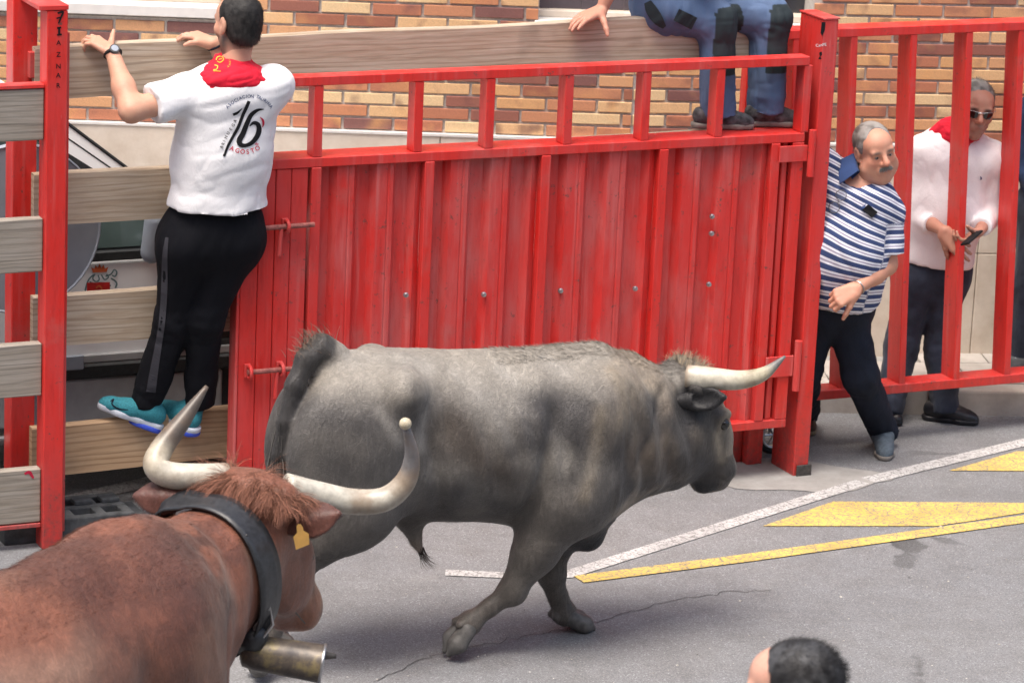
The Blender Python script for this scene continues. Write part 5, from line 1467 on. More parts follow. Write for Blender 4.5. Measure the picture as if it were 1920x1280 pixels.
for j in range(nseg):
    for r_ in range(rows - 1):
        F.append((idx(1, r_, j), idx(1, r_, j + 1), idx(1, r_ + 1, j + 1), idx(1, r_ + 1, j))); F.append((idx(0, r_, j), idx(0, r_ + 1, j), idx(0, r_ + 1, j + 1), idx(0, r_, j + 1)))
    F.append((idx(0, 0, j), idx(0, 0, j + 1), idx(1, 0, j + 1), idx(1, 0, j))); F.append((idx(0, rows - 1, j), idx(1, rows - 1, j), idx(1, rows - 1, j + 1), idx(0, rows - 1, j + 1)))
collar = part('collar', oto(np.array(vo)), F, LEATHER, ox, True)
COLV = oto(np.array(vo))
cb_ = BVHTree.FromPolygons([tuple(p) for p in COLV], F)
def ccast(px, py, off=0.006):
    d_ = ray(px, py); l_, n_, i_, ds = cb_.ray_cast(Vector(CAMP), Vector(d_).normalized(), 40)
    return (np.array(l_) - nrm(d_) * off) if l_ is not None else None
# bell below the neck
Yb = float(oto(V3(-0.12, -0.10, 0.8))[0, 1]) - 0.02
b0, b1 = at_y(452, 1218, Yb), at_y(606, 1244, Yb)
ba = b1 - b0; Lb = np.linalg.norm(ba); ba /= Lb
v, f = lathe_vf(b0, ba, [(-0.004, 0.002), (0.0, 0.03), (0.012, 0.052), (0.05, 0.058), (Lb * 0.6, 0.061), (Lb - 0.006, 0.064), (Lb, 0.066), (Lb, 0.061), (Lb - 0.04, 0.057), (0.04, 0.05)], 28)
v = b0 + (v - b0); bell = part('bell', v, f, BELLM, ox, True)
v, f = lathe_vf(b0, ba, [(Lb - 0.008, 0.0655), (Lb - 0.004, 0.068), (Lb + 0.002, 0.067), (Lb + 0.001, 0.061)], 28); part('bell_rim', v, f, STEEL, bell, True)
v, f = tube_vf([b0 + ba * 0.08 + ZU * 0.015, b1 + ba * 0.0 + ZU * 0.03, b1 + ba * 0.042 + ZU * 0.034], [0.008, 0.015, 0.008], 10); part('clapper', v, f, DARKST, bell, True)
# buckle at the lower end of the collar
bu = [(477, 1175), (507, 1137), (511, 1170), (482, 1210)]
Yk = Yb - 0.045
bp_ = [at_y(px, py, Yk) for px, py in bu]
v, f = tube_vf(bp_ + [bp_[0]], 0.006, 8); part('buckle', v, f, STEEL, ox)
v = np.array([at_y(px, py, Yk + 0.02) for px, py in ((474, 1180), (505, 1120), (512, 1172), (480, 1218))] + [at_y(px, py, Yk + 0.035) for px, py in ((474, 1180), (505, 1120), (512, 1172), (480, 1218))])
part('strap_end', v, [(0, 1, 2, 3), (7, 6, 5, 4), (0, 4, 5, 1), (1, 5, 6, 2), (2, 6, 7, 3), (3, 7, 4, 0)], LEATHER, ox)
v, f = tube_vf([at_y(455, 1200, Yb + 0.01), at_y(480, 1195, Yk + 0.01), at_y(497, 1180, Yk + 0.02)], [0.05, 0.045, 0.02], 10); part('bell_strap', v, f, LEATHER, ox, True)
# thin cord from the collar to the nose
pA = ccast(462, 1002); pB = oto(oon(572, 1168, -0.10))[0]
if pA is not None:
    v, f = tube_vf([pA, (pA + pB) / 2 - ZU * 0.004 - oh * 0.03, pB], 0.0022, 6); part('cord', v, f, DARKST, ox)
# ------------------------------------------------------------------ people
SK = V3(0.50, 0.265, 0.18)
def head_axes(fwd, up):
    f = nrm(fwd); r = nrm(np.cross(f, up)); u = np.cross(r, f); return r, f, u
def hand_prims(wr, fdir, pn, side, curl=(25, 35, 25), spread=0.10, thumb=(0.75, 0.35), sc=1.0, tcurl=20):
    """fdir: along the metacarpals, pn: palm normal (towards what it holds), side: +1 if the thumb lies towards cross(fdir, pn)"""
    f = nrm(fdir); p = nrm(np.asarray(pn) - f * (np.asarray(pn) @ f)); l = np.cross(f, p) * side
    pr = []
    base = [(0.028, 0.094, 0.078), (0.010, 0.099, 0.087), (-0.010, 0.094, 0.080), (-0.028, 0.085, 0.062)]
    for i, (o, kl, fl) in enumerate(base):
        kn = wr + f * kl * sc + l * o * sc * 1.05
        pr.append(cone(wr + f * 0.012 * sc + l * o * 0.62 * sc, kn, 0.0165 * sc, 0.0118 * sc, 0.016))
        d = nrm(f + l * spread * (1.2 - 0.8 * i)); q = kn; ang = 0.0
        lens = (fl * 0.46, fl * 0.31, fl * 0.25); rads = (0.0098, 0.0088, 0.0080, 0.0065)
        for j in range(3):
            ang += math.radians(curl[j] + (i - 1) * 3)
            dd = d * math.cos(ang) + p * math.sin(ang)
            q2 = q + dd * lens[j] * sc
            pr.append(cone(q, q2, rads[j] * sc, rads[j + 1] * sc, 0.005)); q = q2
    tb = wr + f * 0.028 * sc + l * 0.026 * sc + p * 0.006
    td = nrm(l * thumb[0] + f * (1 - thumb[0] * 0.45) + p * thumb[1])
    t1 = tb + td * 0.042 * sc; pr.append(cone(tb - td * 0.012, t1, 0.0175 * sc, 0.0125 * sc, 0.018))
    a = math.radians(tcurl); td2 = nrm(td * math.cos(a) + p * math.sin(a)); t2 = t1 + td2 * 0.032 * sc; pr.append(cone(t1, t2, 0.0118 * sc, 0.0105 * sc, 0.006))
    pr.append(cone(t2, t2 + nrm(td2 * math.cos(a) + p * math.sin(a)) * 0.024 * sc, 0.0105 * sc, 0.0078 * sc, 0.005))
    return pr
def head_build(c, fwd, up, sc=1.0, jowl=0.0, nose=1.0):
    r, f, u = head_axes(fwd, up); ax = np.array([r, f, u])
    T = lambda x, y, z: c + sc * (r * x + f * y + u * z)
    E = lambda x, y, z, a, b, d, k=0.02: ell(T(x, y, z), ax, V3(a, b, d) * sc, k * sc)
    B = lambda x, y, z, q, k=0.015: ball(T(x, y, z), q * sc, k * sc)
    K = lambda p, q, a, b, k=0.012: cone(T(*p), T(*q), a * sc, b * sc, k * sc)
    P = [E(0, -0.018, 0.040, 0.076, 0.096, 0.080, 0.03), E(0, 0.022, -0.035, 0.062, 0.072, 0.085, 0.03), E(0, 0.045, 0.045, 0.060, 0.050, 0.050, 0.03),
         B(0, 0.072, -0.100, 0.021, 0.03), K((-0.045, 0.01, -0.075), (0, 0.06, -0.103), 0.022, 0.018, 0.03), K((0.045, 0.01, -0.075), (0, 0.06, -0.103), 0.022, 0.018, 0.03),
         K((-0.042, 0.082, 0.024), (0.042, 0.082, 0.024), 0.0125, 0.0125, 0.015)]
    for s in (-1, 1):
        P += [B(s * 0.043, 0.062, -0.022, 0.024, 0.025), sub(E(s * 0.031, 0.104, 0.004, 0.019, 0.016, 0.0105, 0.010)),
              K((s * 0.016, 0.088, 0.0145), (s * 0.046, 0.080, 0.011), 0.0062, 0.0055, 0.006), K((s * 0.018, 0.087, -0.0065), (s * 0.044, 0.080, -0.0055), 0.0050, 0.0050, 0.006)]
    P += [K((0, 0.092, 0.018), (0, 0.112 + 0.004 * nose, -0.022), 0.0095, 0.0135 * nose, 0.012), B(0.0125 * nose, 0.100, -0.028, 0.0095 * nose, 0.01), B(-0.0125 * nose, 0.100, -0.028, 0.0095 * nose, 0.01),
          K((-0.021, 0.088, -0.0555), (0.021, 0.088, -0.0555), 0.0068, 0.0068, 0.010), K((0, 0.0945, -0.0545), (0, 0.0945, -0.0545), 0.007, 0.007, 0.01), K((-0.018, 0.088, -0.068), (0.018, 0.088, -0.068), 0.0078, 0.0078, 0.010),
          sub(K((-0.024, 0.099, -0.0615), (0.024, 0.099, -0.0615), 0.0028, 0.0028, 0.005)), E(0, 0.086, -0.062, 0.028, 0.014, 0.022, 0.02)]
    if jowl: P += [E(0, 0.012, -0.098, 0.058 + jowl * 0.02, 0.055 + jowl * 0.01, 0.035 + jowl * 0.01, 0.04)] + [B(s * 0.05, 0.035, -0.06, 0.028 + jowl * 0.012, 0.03) for s in (-1, 1)]
    for s in (-1, 1):
        P += [E(s * 0.079, -0.014, 0.0, 0.010, 0.022, 0.033, 0.012), sub(E(s * 0.090, -0.008, 0.004, 0.008, 0.011, 0.018, 0.006)), B(s * 0.077, -0.004, -0.030, 0.009, 0.008)]
    return P, T, ax
def cloth_fold(V, F, amp, freq, seed, dirn=None, it=1):
    N = vnormals(V, F); Q = V * freq
    if dirn is not None:                         # stretch folds along a direction
        d = nrm(dirn); al = V @ d; Q = (V - al[:, None] * d * 0.72) * freq
    n = fbm(Q, 3, seed); n2 = 1 - np.abs(2 * fbm(Q * 0.7, 2, seed + 50) - 1)
    n3 = np.abs(2 * fbm(Q * 1.9, 2, seed + 90) - 1) ** 0.7          # sharp creases between soft swells
    return V + N * (amp * ((n - 0.5) * 1.0 + (n2 - 0.75) * 1.2 + (n3 - 0.35) * 0.9))[:, None]
def shoe_build(an, toe, ground_z, parent, upper, sole, w=0.044, L=None, heel=None):
    """shoe from ankle over heel to toe; toe is the tip"""
    an = np.asarray(an, float); toe = np.asarray(toe, float); d = toe - an; d = nrm(d - ZU * (d @ ZU))
    if heel is not None: d = toe - heel; L = np.linalg.norm(d); d = d / L
    lat = nrm(np.cross(d, ZU)); u = np.cross(lat, d)
    Ls = L or 0.285; tip = toe; heel = tip - d * Ls
    H = lambda a, l, h: heel + d * a + lat * l + u * h
    w0 = w
    up_ = [cone(H(0.045, 0, 0.055), H(0.10, 0, 0.065), 0.043, 0.044, 0.03), cone(H(0.10, 0, 0.060), H(0.18, 0, 0.045), 0.045, 0.038, 0.03), cone(H(0.17, 0, 0.040), H(Ls - 0.05, 0.004, 0.032), 0.042, 0.033, 0.03), cone(H(Ls - 0.055, 0.004, 0.030), H(Ls - 0.030, 0.006, 0.028), 0.040, 0.028, 0.02), cone(H(0.07, 0, 0.07), an + u * 0.0, 0.046, 0.042, 0.03)]
    v, f = blob([(up_, [(H(0, 0, 0.016), -u), (an + u * 0.012, u)])], 0.007, 1)
    sh = part('shoe', v, f, upper, parent, True)
    so = [cone(H(0.04, 0, 0.02), H(0.12, 0, 0.02), 0.044, 0.038, 0.02), cone(H(0.12, 0, 0.02), H(0.20, 0.002, 0.02), 0.038, 0.045, 0.02), cone(H(0.20, 0.002, 0.02), H(Ls - 0.036, 0.006, 0.02), 0.046, 0.035, 0.02)]
    v, f = blob([(so, [(H(0, 0, 0.0), -u), (H(0, 0, 0.028), u)])], 0.006, 1)
    part('sole', v, f, sole, sh, True)
    # lace rows
    for k in range(4):
        a = 0.105 + k * 0.022; p1 = H(a, -0.026, 0.092 - k * 0.008); p2 = H(a + 0.006, 0.026, 0.092 - k * 0.008)
        yield_pts = [p1, (p1 + p2) / 2 + u * 0.012, p2]
        vv, ff = tube_vf(yield_pts, 0.0032, 6); part('lace', vv, ff, parent.get('_lace') and bpy.data.materials[parent['_lace']] or SOLEW, sh)
    return sh, H
def person(label, J, st, name='person'):
    base = np.array([J['pel'][0], J['pel'][1], st.get('z0', 0.0)])
    root = thing(name, label, 'person', base)
    g = st.get('girth', 1.0); bl = st.get('belly', 0.0)
    up = nrm(J['chest'] - J['pel']); rt = nrm(J['shR'] - J['shL']); rt = nrm(rt - up * (rt @ up)); fwd = np.cross(up, rt); ax = np.array([rt, fwd, up])
    Lt = np.linalg.norm(J['chest'] - J['pel'])
    TP = lambda a, x, y: J['pel'] + up * (Lt * a) + rt * x + fwd * y
    def torso(inf=0.0, k=0.06):
        return [ell(TP(0.02, 0, 0), ax, V3(0.165 * g, 0.115 * g, 0.13) + inf, k), ell(TP(0.38, 0, 0.012 + bl * 0.5), ax, V3(0.152 * g + bl * 0.3, 0.108 * g + bl, 0.19) + inf, k),
                ell(TP(0.74, 0, 0.0), ax, V3(0.165 * g, 0.112 * g, 0.19) + inf, k), cone(J['shL'] * 0.86 + J['shR'] * 0.14 - up * 0.02, J['shR'] * 0.86 + J['shL'] * 0.14 - up * 0.02, 0.072 * g + inf, 0.072 * g + inf, k),
                ell(TP(0.93, 0, -0.015), ax, V3(0.115 * g, 0.075 * g, 0.08) + inf, k)]
    nb = J['head'] - nrm(st['hup']) * 0.085 - nrm(st['hfwd']) * 0.02
    neck = [cone(J['chest'] - up * 0.03 - fwd * 0.01, nb, 0.064 * g, 0.056, 0.05)]
    arm = lambda s, inf=0.0, a=1.0: [ball(J['sh' + s], 0.062 * a + inf, 0.05), cone(J['sh' + s], J['el' + s], 0.054 * a + inf, 0.043 * a + inf, 0.04), cone(J['el' + s], J['el' + s] * 0.6 + J['wr' + s] * 0.4, 0.043 * a + inf, 0.042 * a + inf, 0.03), cone(J['el' + s] * 0.6 + J['wr' + s] * 0.4, J['wr' + s], 0.042 * a + inf, 0.027 * a + inf, 0.03)]
    lw = st.get('leg', 1.0)
    legp = lambda s, inf=0.0: [cone(J['hip' + s], J['kn' + s], 0.088 * lw + inf, 0.058 * lw + inf, 0.06), cone(J['kn' + s], J['kn' + s] * 0.6 + J['an' + s] * 0.4, 0.057 * lw + inf, 0.056 * lw + inf, 0.04), cone(J['kn' + s] * 0.6 + J['an' + s] * 0.4, J['an' + s], 0.056 * lw + inf, 0.036 * lw + inf, 0.04)]
    # body: one skin; torso and limbs, with finer head and hands welded in
    am = st.get('arm', 1.0)
    bp = torso(-0.012) + neck + arm('L', 0, am) + arm('R', 0, am) + legp('L', -0.012) + legp('R', -0.012)
    L_ = [blob(bp, 0.012, 2)]
    hp_, T, hax = head_build(J['head'], st['hfwd'], st['hup'], st.get('hsc', 1.0), st.get('jowl', 0), st.get('nose', 1.0))
    L_.append(blob(hp_ + [cone(nb - (nb - J['chest']) * 0.4, nb, 0.058, 0.056, 0.03)], 0.0042 if st.get('fine', True) else 0.008, 1))
    nh0 = len(L_[0][0]); nh1 = nh0 + len(L_[1][0])
    for s in 'LR':
        hs = st.get('hand' + s)
        if hs: L_.append(blob(hand_prims(J['wr' + s], **hs) + [cone(J['wr' + s] - nrm(J['wr' + s] - J['el' + s]) * 0.04, J['wr' + s], 0.030 * am, 0.0255 * am, 0.012)], 0.0038, 1))
    V, F = merge_qf(L_)
    c = np.tile(st.get('skin', SK), (len(V), 1))
    q = (V - J['head']) @ hax.T / st.get('hsc', 1.0); hm = np.zeros(len(V)); hm[nh0:nh1] = 1
    lips = np.exp(-((q[:, 2] + 0.062) / 0.009) ** 2 - (q[:, 0] / 0.022) ** 2) * (q[:, 1] > 0.075) * hm
    c = mixc(c, c * V3(0.85, 0.5, 0.5), lips * 0.8)
    red = (np.exp(-((np.abs(q[:, 0]) - 0.042) / 0.02) ** 2 - ((q[:, 2] + 0.022) / 0.025) ** 2) + np.exp(-(q[:, 0] / 0.016) ** 2 - ((q[:, 2] + 0.022) / 0.014) ** 2)) * (q[:, 1] > 0.03) * hm
    c = mixc(c, c * V3(1.0, 0.68, 0.62), np.clip(red, 0, 1) * 0.55)
    if st.get('beard') is not None:
        b = hm * (q[:, 2] < -0.03) * sstep(-0.025, -0.045, -np.abs(q[:, 2])) if False else hm * (1 - sstep(-0.05, -0.03, q[:, 2])) * sstep(-0.03, 0.0, q[:, 1]) * sstep(-0.135, -0.115, q[:, 2])
        c = mixc(c, st['beard'][0], b * st['beard'][1])
    if st.get('fade') is not None:
        c = mixc(c, st['fade'], hm * (1 - sstep(0.0, 0.03, q[:, 1])) * sstep(-0.125, -0.07, q[:, 2]) * (np.abs(q[:, 0]) < 0.074) * 0.75)
    brow = np.exp(-((np.abs(q[:, 0]) - 0.032) / 0.016) ** 2 - ((q[:, 2] - 0.026) / 0.0055) ** 2) * (q[:, 1] > 0.06) * hm
    c = mixc(c, st.get('haircol', V3(0.02, 0.018, 0.016)) * 0.8, np.clip(brow * 1.3, 0, 0.85))
    part('body', V, F, SKIN, root, True, None, c)
    for s in (-1, 1):
        e = T(s * 0.031, 0.080, 0.003); v, f = blob([ball(e, 0.0125)], 0.003, 1); ey = part('eye', v, f, EYEW, root, True)
        d = nrm(st['hfwd']); v, f = blob([ball(e + d * 0.0068, 0.0072)], 0.002, 1); part('iris', v, f, EYEM, ey, True)
    # hair
    if st.get('hair'):
        hr = st['hair']; H = [ell(T(0, -0.020, 0.042), hax, V3(0.0815, 0.101, 0.085) * st.get('hsc', 1.0), 0.02), ell(T(0, -0.045, -0.02), hax, V3(0.066, 0.066, 0.075) * st.get('hsc', 1.0), 0.03)]
        cuts = [(T(*p), hax.T @ np.asarray(n, float)) for p, n in hr['cuts']]
        for p, r_ in hr.get('bald', []): H.append(sub(ell(T(*p), hax, V3(*r_), 0.012)))
        hv, hf = blob([(H, cuts)], 0.005, 2)
        hN = vnormals(hv, hf)
        hv = hv + hN * (0.004 * (fbm(hv * 60, 2, 3) - 0.4))[:, None]
        hc = np.tile(hr['col'], (len(hv), 1)); hc = mixc(hc, hr.get('col2', hr['col'] * 1.6), sstep(0.45, 0.65, fbm(hv * 24, 3, 4)) * 0.7)
        ho_ = part('hair', hv, hf, HAIRCAP, root, True, None, hc)
        ii = rng.choice(len(hv), hr.get('n', 2600))
        flow = hax.T @ np.asarray(hr.get('flow', (0, -0.6, -0.5)), float)
        strands('hair_strands', hv[ii] - hN[ii] * 0.003, hN[ii] * 0.45 + flow + rng.normal(0, 0.22, (len(ii), 3)), hr.get('len', 0.02), hc[ii], ho_, 0.0016, 0.3, 3, 0.15, hN[ii])
    return root, dict(torso=torso, arm=arm, leg=legp, ax=ax, TP=TP, T=T, hax=hax, neck=neck, fwd=fwd, rt=rt, up=up, nb=nb)
HAIRCAP = M('hair_cap', 0.6, 0.3); HAIRCAP.color(HAIRCAP.attr('Col')); _n = HAIRCAP.noise(HAIRCAP.coord(), 180, 3); HAIRCAP.bump(_n, 0.5, 0.003); HAIRCAP = HAIRCAP.m
def cap_sleeve(B, J, s, upto, flare, inf):
    """short sleeve group ending cleanly a part of the way to the elbow"""
    e = J['sh' + s] + (J['el' + s] - J['sh' + s]) * upto; d = nrm(J['el' + s] - J['sh' + s])
    return ([ball(J['sh' + s], 0.066 + inf, 0.05), cone(J['sh' + s], e + d * 0.02, 0.066 + inf, flare, 0.05), ball(J['sh' + s] * 0.7 + (J['shL'] + J['shR']) * 0.15 - B['up'] * 0.03, 0.09, 0.05)], [(e, d)])
def long_sleeve(B, J, s, upto=0.93, r=(0.072, 0.060, 0.046)):
    e = J['el' + s] + (J['wr' + s] - J['el' + s]) * upto; d = nrm(J['wr' + s] - J['el' + s])
    return ([ball(J['sh' + s], r[0], 0.05), cone(J['sh' + s], J['el' + s], r[0], r[1], 0.05), cone(J['el' + s], e + d * 0.03, r[1], r[2], 0.04), ball(J['sh' + s] * 0.7 + (J['shL'] + J['shR']) * 0.15 - B['up'] * 0.03, 0.09, 0.05)], [(e, d)])
def trousers(B, J, root, mat, r=(0.115, 0.082, 0.070), cuff=0.03, waist=0.16, seed=1, amp=0.010, res=0.011, cols=None, name='trousers', zg=0.0):
    G = []
    w = B['TP'](waist, 0, 0)
    T_ = [B['torso'](0.010, 0.06)[0], cone(J['hipL'], J['hipR'], 0.115, 0.115, 0.08)]
    for s in 'LR':
        d = nrm(J['an' + s] - J['kn' + s]); e = J['an' + s] + d * cuff
        G.append(([cone(J['hip' + s], J['kn' + s], r[0], r[1], 0.06), cone(J['kn' + s], e + d * 0.02, r[1], r[2], 0.05)] + T_ + [B['torso'](0.010)[1]], [(e, d), (w, B['up'])]))
    v, f = blob(G, res, 1)
    # bunched folds at knee and ankle
    N = vnormals(v, f)
    for s in 'LR':
        ka = np.linalg.norm(v - J['kn' + s], axis=1); aa = np.linalg.norm(v - J['an' + s], axis=1); d = nrm(J['an' + s] - J['kn' + s])
        al = (v - J['an' + s]) @ d
        Qk = v * 7 + al[:, None] * d * 13
        rk = np.abs(2 * fbm(Qk, 2, seed + 5) - 1) ** 0.8 - 0.33
        v = v + N * (rk * (0.020 * np.exp(-(aa / 0.12) ** 2) + 0.016 * np.exp(-(ka / 0.12) ** 2)))[:, None]
    v = cloth_fold(v, f, amp, 11, seed, J['knL'] - J['anL'])
    return part(name, v, f, mat, root, True, None, cols(v) if cols else None), v, f
def bvh_cast(v, f, off=0.003):
    bv = BVHTree.FromPolygons([tuple(p) for p in v], [tuple(int(i) for i in q) for q in f])
    last = [None]
    def cast(px, py):
        d = nrm(ray(px, py)); l_, n_, i_, ds = bv.ray_cast(Vector(CAMP), Vector(d), 60)
        if l_ is None: return last[0]
        last[0] = np.array(l_) - d * off; return last[0]
    return cast
def px_at(x, y, t): return FP(x, y, t)

# ---- man standing on the planks, seen from behind
PT_ = 0.22
J = dict(pel=FP(402, 415, 0.02), chest=FP(432, 148, -0.02), head=FP(446, 46, -0.01), shL=FP(350, 178, -0.02), shR=FP(512, 160, -0.06),
         elL=FP(246, 208, -0.06), wrL=FP(211, 100, 0.15), elR=FP(470, 215, 0.16), wrR=FP(402, 82, 0.17),
         hipL=FP(355, 455, 0.03), hipR=FP(442, 452, 0.0), knL=FP(348, 600, 0.10), knR=FP(418, 590, 0.09), anL=FP(272, 745, 0.23), anR=FP(366, 752, 0.18))
J['knL'] = FP(326, 600, 0.12); J['knR'] = FP(384, 595, 0.06); J['anR'] = FP(376, 745, 0.16); J['anL'] = FP(277, 745, 0.22); J['hipL'] = FP(350, 455, 0.03); J['hipR'] = FP(436, 450, 0.0)
hairst = dict(col=V3(0.016, 0.015, 0.015), col2=V3(0.045, 0.042, 0.040), cuts=[((0, 0.07, 0.06), (0, 1, -0.35)), ((0, -0.075, -0.075), (0, 0.25, -1)), ((0, 0.02, 0.0), (0, 1, -0.1))], flow=(0, -0.3, -0.6), len=0.012, n=5000)
sm, B = person('bearded man in white printed shirt standing on the planks gripping the top board', J, dict(
    girth=1.13, belly=0.01, hfwd=-FD * 0.22 + FN * 0.95 - ZU * 0.06, hup=ZU + FD * 0.03, hsc=1.06, skin=V3(0.56, 0.31, 0.215), arm=1.12, leg=1.12, haircol=V3(0.02, 0.018, 0.016), beard=(V3(0.045, 0.038, 0.034), 0.8), fade=V3(0.07, 0.05, 0.042), hair=hairst,
    handL=dict(fdir=FN * 0.55 - FD * 0.55 + ZU * 0.42, pn=-ZU * 0.8 + FN * 0.25, side=-1, curl=(28, 40, 30), thumb=(0.95, -0.25), spread=0.12, tcurl=-5),
    handR=dict(fdir=-FD * 0.75 + FN * 0.45 + ZU * 0.30, pn=-ZU * 0.8 + FN * 0.2, side=1, curl=(22, 35, 30), thumb=(0.5, -0.1)), z0=STEP_Z))
hem = FP(400, 400, -0.1); hemn = nrm(-B['up'] + B['rt'] * 0.06)
G = [(B['torso'](0.016, 0.08) + [ell(B['TP'](0.42, 0, -0.01), B['ax'], (0.205, 0.155, 0.26), 0.08), ell(B['TP'](0.06, 0, -0.01), B['ax'], (0.21, 0.165, 0.17), 0.06)], [(hem, hemn), (J['chest'] + B['up'] * 0.055, B['up'])]),
     cap_sleeve(B, J, 'L', 0.62, 0.086, 0.012), cap_sleeve(B, J, 'R', 0.62, 0.086, 0.012)]
v, f = blob(G, 0.0085, 2)
zz = (v - J['pel']) @ B['up']
v = cloth_fold(v, f, 0.010, 7, 5, B['rt'] * 0.9 + B['up'] * 0.35)
N = vnormals(v, f); low = (1 - sstep(0.0, 0.30, zz)); v = v + N * (0.011 * low * (np.abs(2 * fbm(v * V3(5, 5, 14), 2, 9) - 1) - 0.35))[:, None]
shirt = part('shirt', v, f, WHITE, sm, True)
cast = bvh_cast(v, f)
# kerchief round the neck
G = [([cone(J['chest'] + B['up'] * 0.03, J['chest'] + B['up'] * 0.075, 0.088, 0.077, 0.03), ell(J['chest'] + B['up'] * 0.01 - B['fwd'] * 0.035, B['ax'], (0.155, 0.115, 0.075), 0.03), cone(J['chest'] + B['rt'] * -0.08 - B['fwd'] * 0.07 - B['up'] * 0.03, J['chest'] + B['rt'] * -0.12 - B['fwd'] * 0.05 - B['up'] * 0.07, 0.06, 0.035, 0.04), cone(J['chest'] + B['rt'] * 0.10 - B['fwd'] * 0.01 + B['up'] * 0.04, J['chest'] + B['rt'] * 0.19 - B['fwd'] * 0.0 + B['up'] * 0.035, 0.024, 0.014, 0.02)],
      [(J['chest'] + B['up'] * 0.095, B['up'])])]
kv, kf = blob(G, 0.006, 2); kv = cloth_fold(kv, kf, 0.012, 16, 31, B['rt'] + B['up'] * 0.3)
ker = part('kerchief', kv, kf, REDCLOTH, sm, True)
kc = bvh_cast(kv, kf)
print_stroke('kerchief_emblem', [([(405, 113), (408, 107), (416, 106), (419, 112), (413, 117), (407, 115)], 1.8), ([(410, 112), (416, 110)], 1.6), ([(402, 122), (408, 124), (406, 130), (400, 131)], 1.6), ([(400, 133), (414, 134)], 1.4)], kc, YELINK, ker)
for ch, x_, y_ in zip('FIESTA', (428, 430, 431, 431, 430, 428), (110, 113, 116, 119, 122, 125)):
    print_text('kerchief_letter', ch, x_, y_, 3.0, 1.45, kc, YELINK, ker)
tr_, tv, tf = trousers(B, J, sm, BLACKT, (0.116, 0.080, 0.070), 0.03, 0.22, 3, 0.008)
# grey side panel down the left leg
tc = bvh_cast(tv, tf, 0.004)
pl_ = [(312, 445, 6), (306, 480, 10), (304, 540, 12), (300, 600, 12), (292, 650, 13), (282, 700, 16), (276, 735, 18)]
print_stroke('side_panel', [([(x_ + w_ * 0.5 - 2, y_) for x_, y_, w_ in pl_], [w_ for _, _, w_ in pl_])], tc, mat_cloth('grey_panel', (0.045, 0.045, 0.055, 1)), tr_)
# trainers
sm['_lace'] = SOLEW.name
sh, H = shoe_build(J['anL'] + ZU * 0.0, FP(180, 764, 0.25), 0, sm, TEAL, SOLEW, heel=FP(302, 806, 0.20))
def heel_pad(H, sh):
    u_ = nrm(H(0, 0, 1) - H(0, 0, 0))
    v, f = blob([([cone(H(0.045, 0, 0.0), H(0.11, 0, 0.0), 0.0465, 0.040, 0.02)], [(H(0, 0, 0.010), u_), (H(0, 0, -0.014), -u_)])], 0.005, 1); part('heel_pad', v, f, BLUES, sh, True)
heel_pad(H, sh)
sc_ = bvh_cast(*(lambda o: (np.array([q.co[:] for q in o.data.vertices]) + ORG[sm.name], np.array([tuple(p.vertices) for p in o.data.polygons])))(sh), 0.002)
print_stroke('swoosh', [([(207, 752), (213, 748), (210, 757), (222, 766), (240, 768)], [1.5, 2.5, 2.5, 3, 1.5])], sc_, NAVY, sh)
hR = FP(370, 814, 0.12)
sh, H = shoe_build(J['anR'] + ZU * 0.0, hR + FN * 0.24 - FD * 0.12 + ZU * 0.045, 0, sm, TEAL, SOLEW, heel=hR)
heel_pad(H, sh)
# shirt back print
for txt, pts, h_, ink in (('ASOCIACION', [(427, 201), (431, 196.5), (436, 192.5), (442, 189), (446, 187), (451, 184.6), (457, 182.4), (462, 181.4), (467, 181.2), (473, 181.4)], 6.4, NAVYC), ('TAURINA', [(483, 182), (487, 184), (492, 186.4), (497, 189.4), (500, 192.2), (504, 195.6), (508, 200.4)], 6.4, NAVYC),
                           ('BRIHUEGA', [(416, 276), (418.5, 270), (420.5, 264.5), (424, 257.5), (428, 250), (433, 242.5), (437.5, 235), (441, 227)], 6.0, BLACKINK), ('AGOSTO', [(435, 279), (445, 283), (455, 285), (464.5, 285.2), (474, 283), (483, 278.5)], 9.0, REDINK)):
    for i, ch in enumerate(txt):
        a_, b_ = pts[max(i - 1, 0)], pts[min(i + 1, len(pts) - 1)]
        print_text('print_letter', ch, *pts[i], h_, math.atan2(b_[1] - a_[1], b_[0] - a_[0]), cast, ink, shirt, 0.92)
print_text('print_letter', 'de', 481.5, 270, 5.2, 0.1, cast, REDINK, shirt)
print_stroke('print_numeral', [([(467, 190), (462, 202), (455, 217), (447, 238), (436, 258), (427, 275), (422, 288), (419.5, 293)], [6, 6.5, 6, 6, 5.5, 5, 4.5, 5]), ([(437, 215.5), (445, 212), (454, 204)], [5, 4.5, 1.2]),
              ([(495, 205), (483, 207), (471, 216), (463, 232), (456, 250), (449, 263), (451, 271), (460, 273), (472, 268), (482, 256), (486, 243), (483, 233), (475, 231), (468, 237)], [1.2, 5.5, 8, 9, 10, 10.5, 9, 7, 8, 9.5, 9.5, 8, 6, 1.5])], cast, BLACKINK, shirt)
print_stroke('print_accent', [([(488, 220), (493, 226), (494, 233), (492, 239)], [1, 4, 3.5, 1])], cast, REDINK, shirt)
